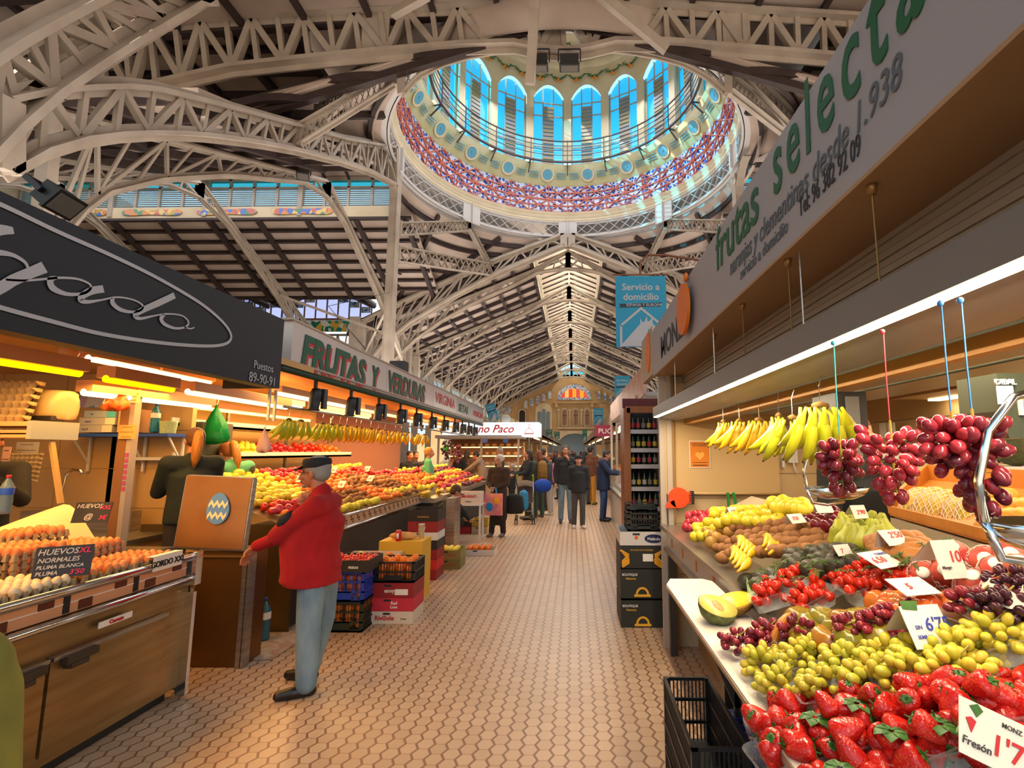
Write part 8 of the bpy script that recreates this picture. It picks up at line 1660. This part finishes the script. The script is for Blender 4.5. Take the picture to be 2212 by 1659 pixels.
aisle(1040, 1098, 'man with dark hair in black waistcoat stretching over the fruit', -1.7, cloth('#8c7460'), cloth('#3c3430'), 1.02, hair='#241a14', J=dict(hd=(0, -.2, 1.52), nb=(0, -.12, 1.4), che=(0, -.08, 1.26), ls=(.185, -.08, 1.34), rs=(-.185, -.08, 1.34), le=(.22, -.33, 1.15), lw=(.15, -.58, 1.02), re=(-.22, -.33, 1.15), rw=(-.15, -.58, 1.02)), hp=.4)
aisle(1078, 1095, 'grey haired man in dark jacket and scarf behind the elderly woman', -1.3, cloth('#22262c'), cloth('#2c2c30'), 1.05, hair='#8c8478', hp=.2)
aisle(1006, 1090, 'person in brown checked coat seen from behind at the fruit', 2.9, mat('check_coat', '#7c5c44', .9, c2='#5c4434', sc=24), cloth('#2c2420'), 1.0, hair='#4c3424', hairstyle='long')
aisle(990, 1092, 'person in black hooded coat beside the checked coat', 2.6, cloth('#14161a'), cloth('#1c1c20'), .98, hair='#14120f')
r, HM, j = person('seller in mint green vest with blond hair behind the second left counter', (at(925, 1000, Y=11.6).x, 11.6, .05), 1.9, '#5cb07c', '#2c2824', hair='#b07c34', s=1.0, vox=.02)
for i, (x, Y, t_, h_, lb) in enumerate(((885, 12.6, '#1c1c20', '#1c1612', 'seller in dark clothes far behind the left fruit counter'), (897, 12.9, '#2c2430', '#2c1c14', 'second seller in a cap far behind the left fruit counter'))):
    person(lb, (at(x, 1000, Y=Y).x, Y, 0), .8, t_, '#201c1c', hair=h_, s=.98, vox=.024, eyes=False)
# crouching person
p = at(955, 1188, Z=0)
person('person with brown hair crouching beside the steel bin, dark green jacket', (p.x, p.y, 0), 2.2, cloth('#1c2824', '#16201c'), cloth('#1c1c20'), hair='#4c2c18', hairstyle='short', coat=.42, J=dict(pel=(0, .1, .38), wai=(0, .04, .52), che=(0, -.06, .70), nb=(0, -.14, .84), hd=(0, -.22, .96), ls=(.18, -.12, .80), rs=(-.18, -.12, .80), le=(.22, -.3, .62), lw=(.14, -.42, .5), re=(-.22, -.3, .62), rw=(-.14, -.42, .5), lh=(.09, .1, .36), lk=(.14, -.26, .46), la=(.12, .02, .09), lt=(.12, -.14, .03), rh=(-.09, .1, .36), rk=(-.14, -.26, .46), ra=(-.12, .02, .09), rt=(-.12, -.14, .03)), hp=.5, vox=.018)
# woman behind the right counter
p = at(1822, 1000, Y=3.35)
person('seller in black behind the right fruit counter, face hidden behind the hanging grapes', (p.x + .05, 3.3, .1), .3, cloth('#15181a', '#101214'), '#15181a', hair='#5c3018', hairstyle='long', s=1.05, vox=.014, hy=.4, hp=.3, J=dict(le=(.27, -.05, 1.12), lw=(.2, -.2, 1.1), re=(-.27, -.05, 1.12), rw=(-.2, -.2, 1.1)), fat=1.1)
# pushchair
p = at(1138, 1125, Z=0); r = root('pushchair', (p.x - .02, p.y - .35, 0), 'folding pushchair with lime green handles and a blue printed bag', 'pushchair', None, .1)
GM = mat('lime_frame', '#8ca81c', .4); SM = mat('silver_tube', '#9c9c98', .3, .8); fr_ = MB()
for sx_ in (-1, 1): fr_.tube([(sx_ * .2, -.28, .1), (sx_ * .2, -.02, .5), (sx_ * .2, .2, .95)], .014, 8).tube([(sx_ * .2, .25, .1), (sx_ * .2, .0, .5), (sx_ * .2, -.15, .62)], .014, 8); MB().tube([(sx_ * .2, .2, .93), (sx_ * .2, .27, 1.04), (sx_ * .19, .2, 1.1)], .022, 8).build('handle', GM, r)
fr_.tube([(-.2, -.28, .14), (.2, .25, .14)], .01, 6).tube([(.2, -.28, .14), (-.2, .25, .14)], .01, 6).tube([(-.2, -.02, .5), (.2, -.02, .5)], .012, 6).tube([(-.2, -.27, .3), (.2, -.27, .3)], .008, 6); fr_.build('frame', SM, r)
for sx_ in (-1, 1):
    for y_ in (-.28, .27):
        for o_ in (-.025, .025): MB().tube([(sx_ * .2 + o_ - .01, y_, .075), (sx_ * .2 + o_ + .01, y_, .075)], .075, 16).build('wheel', mat('rubber', '#1a1a1a', .7), r)
MB().add([(-.18, -.1, .5), (.18, -.1, .5), (.18, .15, .88), (-.18, .15, .88), (-.18, -.25, .48), (.18, -.25, .48)], [(0, 1, 2, 3), (0, 4, 5, 1)]).build('seat', cloth('#4c3c34'), r); h_ = MB(); h_.grid(lambda u, v: Vector(((u - .5) * .38, .15 - .3 * math.sin(v * 1.4), .85 + .14 * math.cos(v * 1.4) - .04 * (2 * u - 1) ** 2)), 8, 6); h_.sm = [True] * len(h_.sm); h_.build('canopy', cloth('#5c4c40'), r)
bb = root('bag', Vector(r.location) + Vector((0, -.3, .58)), 'blue printed children bag hanging on the pushchair', 'bag'); fuse((lambda m: (capsule(m, [(0, 0, -.15), (0, 0, .1)], [.12, .11], 12, .6), m)[1])(MB()), 'body', mat('blue_print_bag', '#1c6ca8', .6, c2='#2c9cc0', sc=24), bb, .015); MB().tube([(-.04, 0, .16), (0, 0, .26), (.04, 0, .16)], .008, 6).build('strap', cloth('#1c5c90'), bb)
bb = root('bag', Vector(r.location) + Vector((.42, .0, .86)), 'round bright blue bag hanging beside the pushchair', 'bag'); fuse((lambda m: (m.ell((0, 0, 0), (.22, .12, .17), 16, 10), m)[1])(MB()), 'body', cloth('#123c98', '#1c4cb0'), bb, .015)
# crowd far down the aisle: each its own figure
RC = random.Random(11); cols = ['#1c1e24', '#2c2a30', '#4c2c24', '#3c4450', '#6c2430', '#24303c', '#505048', '#1c2c28', '#7c6c58', '#2c2024']
prot = []
for k in range(5):
    r, HM, j = person('', (0, 0, 0), 0, cloth(cols[k * 2]), cloth(cols[k * 2 + 1]), s=1.0, hair=['#2c1c14', '#1a1412', '#6c4424', '#8c8478', '#3c2418'][k], hairstyle=['short', 'long', 'long', 'short', 'short'][k], vox=.035, eyes=False, hands=False); prot.append(r)
where = ['nearest of the far crowd', 'second of the far crowd from the left', 'beside the pillar', 'at the left of the far crowd', 'in the middle of the far crowd', 'just right of the boy', 'by the right hand stalls', 'near the distant doorway', 'left of the distant doorway', 'right of the distant doorway', 'half hidden behind the bearded man', 'behind the brown jacket', 'between the stalls', 'farther back on the left', 'farther back on the right', 'last before the doorway', 'under the green banners', 'beyond the magenta sign', 'behind the pushchair group', 'beside the pastry stall']
for k in range(20):
    Y = 15 + k * 1.7; X_ = RC.uniform(-1.7, 1.1) if k > 3 else (-.9, .35, -.5, 1.3)[k]
    o = prot[k % 5] if k < 5 else copy_tree(prot[k % 5]); o.location = (X_, Y, 0); o.rotation_euler = (0, 0, RC.choice((0, pi, .6, 2.6, -.7))); s_ = RC.uniform(.92, 1.04); o.scale = (s_, s_, s_)
    o['label'] = 'distant shopper in the aisle, ' + where[k]; o['category'] = 'person'; o['group'] = 'distant shoppers'
# ================================================================ farther stalls on the right and down the aisle
GLS = glass('case_glass', '#f0f0e8', .1)
# bottle cabinet
WD = mat('varnished_wood', '#8c4c1c', .35, c2='#a0602c', sc=2, stretch=(6, 6, .4))
YB2 = 6.3; xa, xb = at(1352, 1000, Y=YB2).x, at(1425, 1000, Y=YB2).x; zt3 = at(1390, 884, Y=YB2).z
r = root('bottle_cabinet', ((xa + xb) / 2, YB2, 0), 'wooden framed cabinet full of beer bottles beyond the right fruit stall', 'cabinet'); w_ = xb - xa
for sx_ in (-1, 1): MB().bx(sx_ * w_ / 2 - .04, sx_ * w_ / 2 + .04, -.2, .25, 0, zt3).build('side_frame', WD if sx_ < 0 else STEEL_P, r)
MB().bx(-w_ / 2, w_ / 2, -.2, -.15, zt3 - .06, zt3 + .02).build('top_frame', WD, r); MB().bx(-w_ / 2, w_ / 2, .22, .25, 0, zt3).build('back_panel', mat('dark_back', '#1c1814', .7), r)
BG = [mat('bottle_glass_' + n, c, .15) for n, c in (('brown', '#2a150a'), ('green', '#12281a'), ('black', '#0f0d0d'))]
BL = [mat('bottle_label_' + n, c, .6) for n, c in (('white', '#b8b0a0'), ('red', '#a82c30'), ('yellow', '#b8a020'), ('grey', '#787068'))]
shz = [at(1390, y, Y=YB2).z for y in (930, 969, 1003, 1050, 1092, 1128)]
for z in shz: MB().bx(-w_ / 2 + .04, w_ / 2 - .04, -.18, .22, z - .015, z).bx(-w_ / 2 + .04, w_ / 2 - .04, -.185, -.18, z - .045, z + .004).build('shelf', mat('price_rail', '#b8b4b4', .5), r)
nb_ = 0
bm = {}
for a in range(3):
    for b in range(4):
        mb = MB(); mb.lathe([(.024, 0), (.026, .01), (.026, .1), (.012, .145), (.011, .19)], 10); mb.mi = 1; mb.lathe([(.0265, .03), (.0265, .085)], 10, closed=False); bm[(a, b)] = mb.mesh('bottle', [BG[a], BL[b]])
for k, z in enumerate(shz):
    for i in range(5): put(bm[(R.randrange(3), R.randrange(4))], 'beer_bottle', None, (r.location.x - w_ / 2 + .075 + i * (w_ - .15) / 4, YB2 - .12, z), label='dark beer bottle in the wooden cabinet, on shelf %s from the top' % ['one', 'two', 'three', 'four', 'five', 'six'][k], cat='bottle', group='beer bottles on shelf %d' % (k + 1))
st(MB().bx(xa, xb + .3, YB2 + .3, YB2 + .36, 0, 2.36), 'wall_red', mat('dark_red_wall', '#5c140c', .6)); st(MB().bx(xb, 2.6, 5.9, 5.96, 0, 2.4), 'wall_between_stalls', BEIGE)
# second and third sign on the right row
z0, z1 = 2.40, 2.86
for k, (y0, y1, c, lb) in enumerate(((at(1412, 832, X=EX).y + .02, at(1388, 840, X=EX).y, '#b8a890', 'end piece of the pale sign row with a second orange fruit logo'), )):
    r = root('shop_sign', (EX, y0, z0), lb, 'sign'); MB().bx(0, .05, 0, y1 - y0, 0, z1 - z0).build('sign_panel', mat('sign_b8a890', c, .5), r); MB().prism([(.12 * math.cos(a), .2 * math.sin(a)) for a in [2 * pi * i / 20 for i in range(20)]], (-.002, (y1 - y0) * .35, .25), (0, -1, 0), Z3, .01).build('orange_disc', mat('logo_orange', '#ee7a14', .4), r)
# glass display case and stalls beyond
r = root('glass_case', (1.0, 10.2, 0), 'slanting glass display case on the right where the navy coated man leans', 'display case')
MB().bx(-.1, 1.0, -2.8, 2.6, 0, .82).build('base', mat('pale_case', '#b0a8a0', .35), r); MB().bx(-.14, -.1, -2.8, 2.6, .78, .84).build('rail', STEEL, r); MB().add([(-.1, -2.8, .84), (-.1, 2.6, .84), (.25, 2.6, 1.45), (.25, -2.8, 1.45)], [(0, 1, 2, 3)]).build('front_glass', GLS, r); MB().bx(.0, .9, -2.8, 2.6, .84, .9).build('goods_bed', mat('packed_goods', '#8c6c70', .5, c2='#c8c0c0', sc=24), r); MB().bx(.25, 1.0, -2.8, 2.6, 1.45, 1.48).build('top_shelf', mat('pale_case', '#b0a8a0', .35), r)
for y in (7.5, 12.7):
    MB().box((.93, y, 1.25), (.05, .05, 2.5)).build('stall_post', STEEL_P, label='thin pale post of the glass case stall, %s' % ('nearer' if y < 9 else 'farther'), cat='post')
st(MB().bx(2.4, 2.5, 6.6, 13, 0, 2.7), 'wall_case_stall', mat('pale_grey_wall', '#a8a098', .5)); st(MB().bx(.95, 2.5, 6.6, 13, 2.4, 2.45), 'ceiling_case_stall', mat('pale_grey_wall', '#a8a098', .5))
r = root('shop_sign', (.93, 10, 2.42), 'white sign band with small coloured lettering over the glass case', 'sign'); MB().bx(0, .05, -3.2, 3, 0, .42).build('sign_panel', mat('sign_cream', '#c8b8a8', .5, c2='#c87860', sc=5), r)
light('case_lamp', 'AREA', (1.5, 10, 2.35), 60, (1, .93, .85), .6, 4.5)
p = at(1342, 925, Y=9.0); MB().ell((0, 0, 0), .05, 12, 8).tube([(0, 0, .05), (0, 0, .25)], .008, 6).build('lamp_bulb', mat('bulb_glow', '#fff0d0', .5, emit=8), label='bright bulb hanging over the glass case', cat='lamp', loc=p)
p, q = at(1285, 943, Y=13.4), at(1325, 918, Y=13.4); r = root('magenta_sign', ((p.x + q.x) / 2, 13.4, p.z), 'magenta shop sign with pale letters PUC above the aisle', 'sign'); w_, h_ = q.x - p.x, q.z - p.z; MB().box((0, 0, h_ / 2), (w_, .06, h_)).build('panel', mat('magenta_panel', '#8c1438', .5), r); t = text('PUC', WHI, (0, 0, 0), X3, Z3, h_ * .62, ext=.001); t.parent = r; t.location = (.02, -.035, h_ * .26)
person('seller in dark shirt behind the glass case, seen through the glass', (1.9, 11.0, 0), 1.2, '#181a20', '#15161a', s=1.03, vox=.022, eyes=False)
# long rows of stalls on both sides farther on
for sg, nm in ((-1, 'left'), (1, 'right')):
    for k in range(6):
        y = (20.0 if sg < 0 else 15.0) + k * 7.6; x = (-1.75 if sg < 0 else 1.25) ; c = ['#a89078', '#8c7c70', '#a87c6c', '#b0a08c', '#7c8c84', '#9c7c5c'][k]
        r = root('market_stall', (x, y, 0), 'far market stall with lit counter on the %s side, number %s beyond the signs' % (nm, ['one', 'two', 'three', 'four', 'five', 'six'][k]), 'stall', 'far market stalls')
        MB().bx(0, sg * 2.4, 0, 6.6, 0, .95).build('counter', mat('stall_' + c.strip('#'), c, .5), r); MB().bx(-sg * .1, sg * 2.6, 0, 6.6, 2.45, 2.52).bx(-sg * .1, 0, 0, 6.6, 2.45, 2.9).build('canopy', mat('canopy_' + c.strip('#'), c, .6), r)
        MB().bx(sg * 2.35, sg * 2.4, 0, 6.6, .95, 2.45).build('back_wall', mat('stall_warm_back', '#b88c58', .6), r); MB().bx(sg * .4, sg * .46, .3, 6.3, 2.38, 2.42).build('tube', TW, r)
        MB().bx(sg * .1, sg * .9, .1, 6.5, .95, 1.15).build('goods', mat('goods_mix_%d' % (k % 3), ['#b84c2c', '#a86c3c', '#8c3c30'][k % 3], .6, c2=['#d8a83c', '#6c8c3c', '#d8b8a0'][k % 3], sc=9), r)
        for yy in (0, 6.6): MB().box((0, yy, 1.25), (.06, .06, 2.5)).build('post', STEEL_P, r)
# left rear row seen past the women (stall interiors)
r = root('tall_fridge', (-4.35, 5.75, 0), 'dark grey tall refrigerator body behind the women', 'refrigerator'); MB().box((0, 0, 1.0), (.6, .5, 2.0)).build('body', mat('fridge_grey', '#4c4a3c', .5), r); MB().box((0, -.255, 1.7), (.5, .01, .3)).build('panel', mat('panel_olive', '#6c6a58', .4), r)
st(MB().bx(-30, 30, 72.5, 73, 0, 14), 'wall_beyond', mat('street_daylight', '#a8c8e0', .8))
# roof cable and pigeons wire
MB().tube([(-2.6, 6.2, 2.95), (-6, 12, 5.2), (-6.9, 18.4, 7.6)], .008, 5).build('cable', BLACK, label='thin black cable running from the fruit sign up to the left column', cat='cable')
p = at(862, 795, Y=12); r = root('speaker_box', p, 'small dark box standing on top of the long fruit sign', 'box'); MB().box((0, 0, 0), (.36, .3, .3)).build('body', mat('speaker_dark', '#232428', .6), r)
# ---------------------------------------------------------------- lettering becomes mesh
bpy.data.scenes.remove(SMALL)
bpy.context.view_layer.update(); dg = bpy.context.evaluated_depsgraph_get()
for o in [o for o in COL.objects if o.type == 'FONT']:
    me = bpy.data.meshes.new_from_object(o.evaluated_get(dg)); me.name = 'lettering'
    if not me.materials: me.materials.append(o.data.materials[0])
    n = bpy.data.objects.new('lettering', me); COL.objects.link(n); n.parent = o.parent; n.matrix_local = o.matrix_local
    for k in o.keys():
        if k in ('label', 'category', 'group', 'kind'): n[k] = o[k]
    bpy.data.objects.remove(o, do_unlink=True)
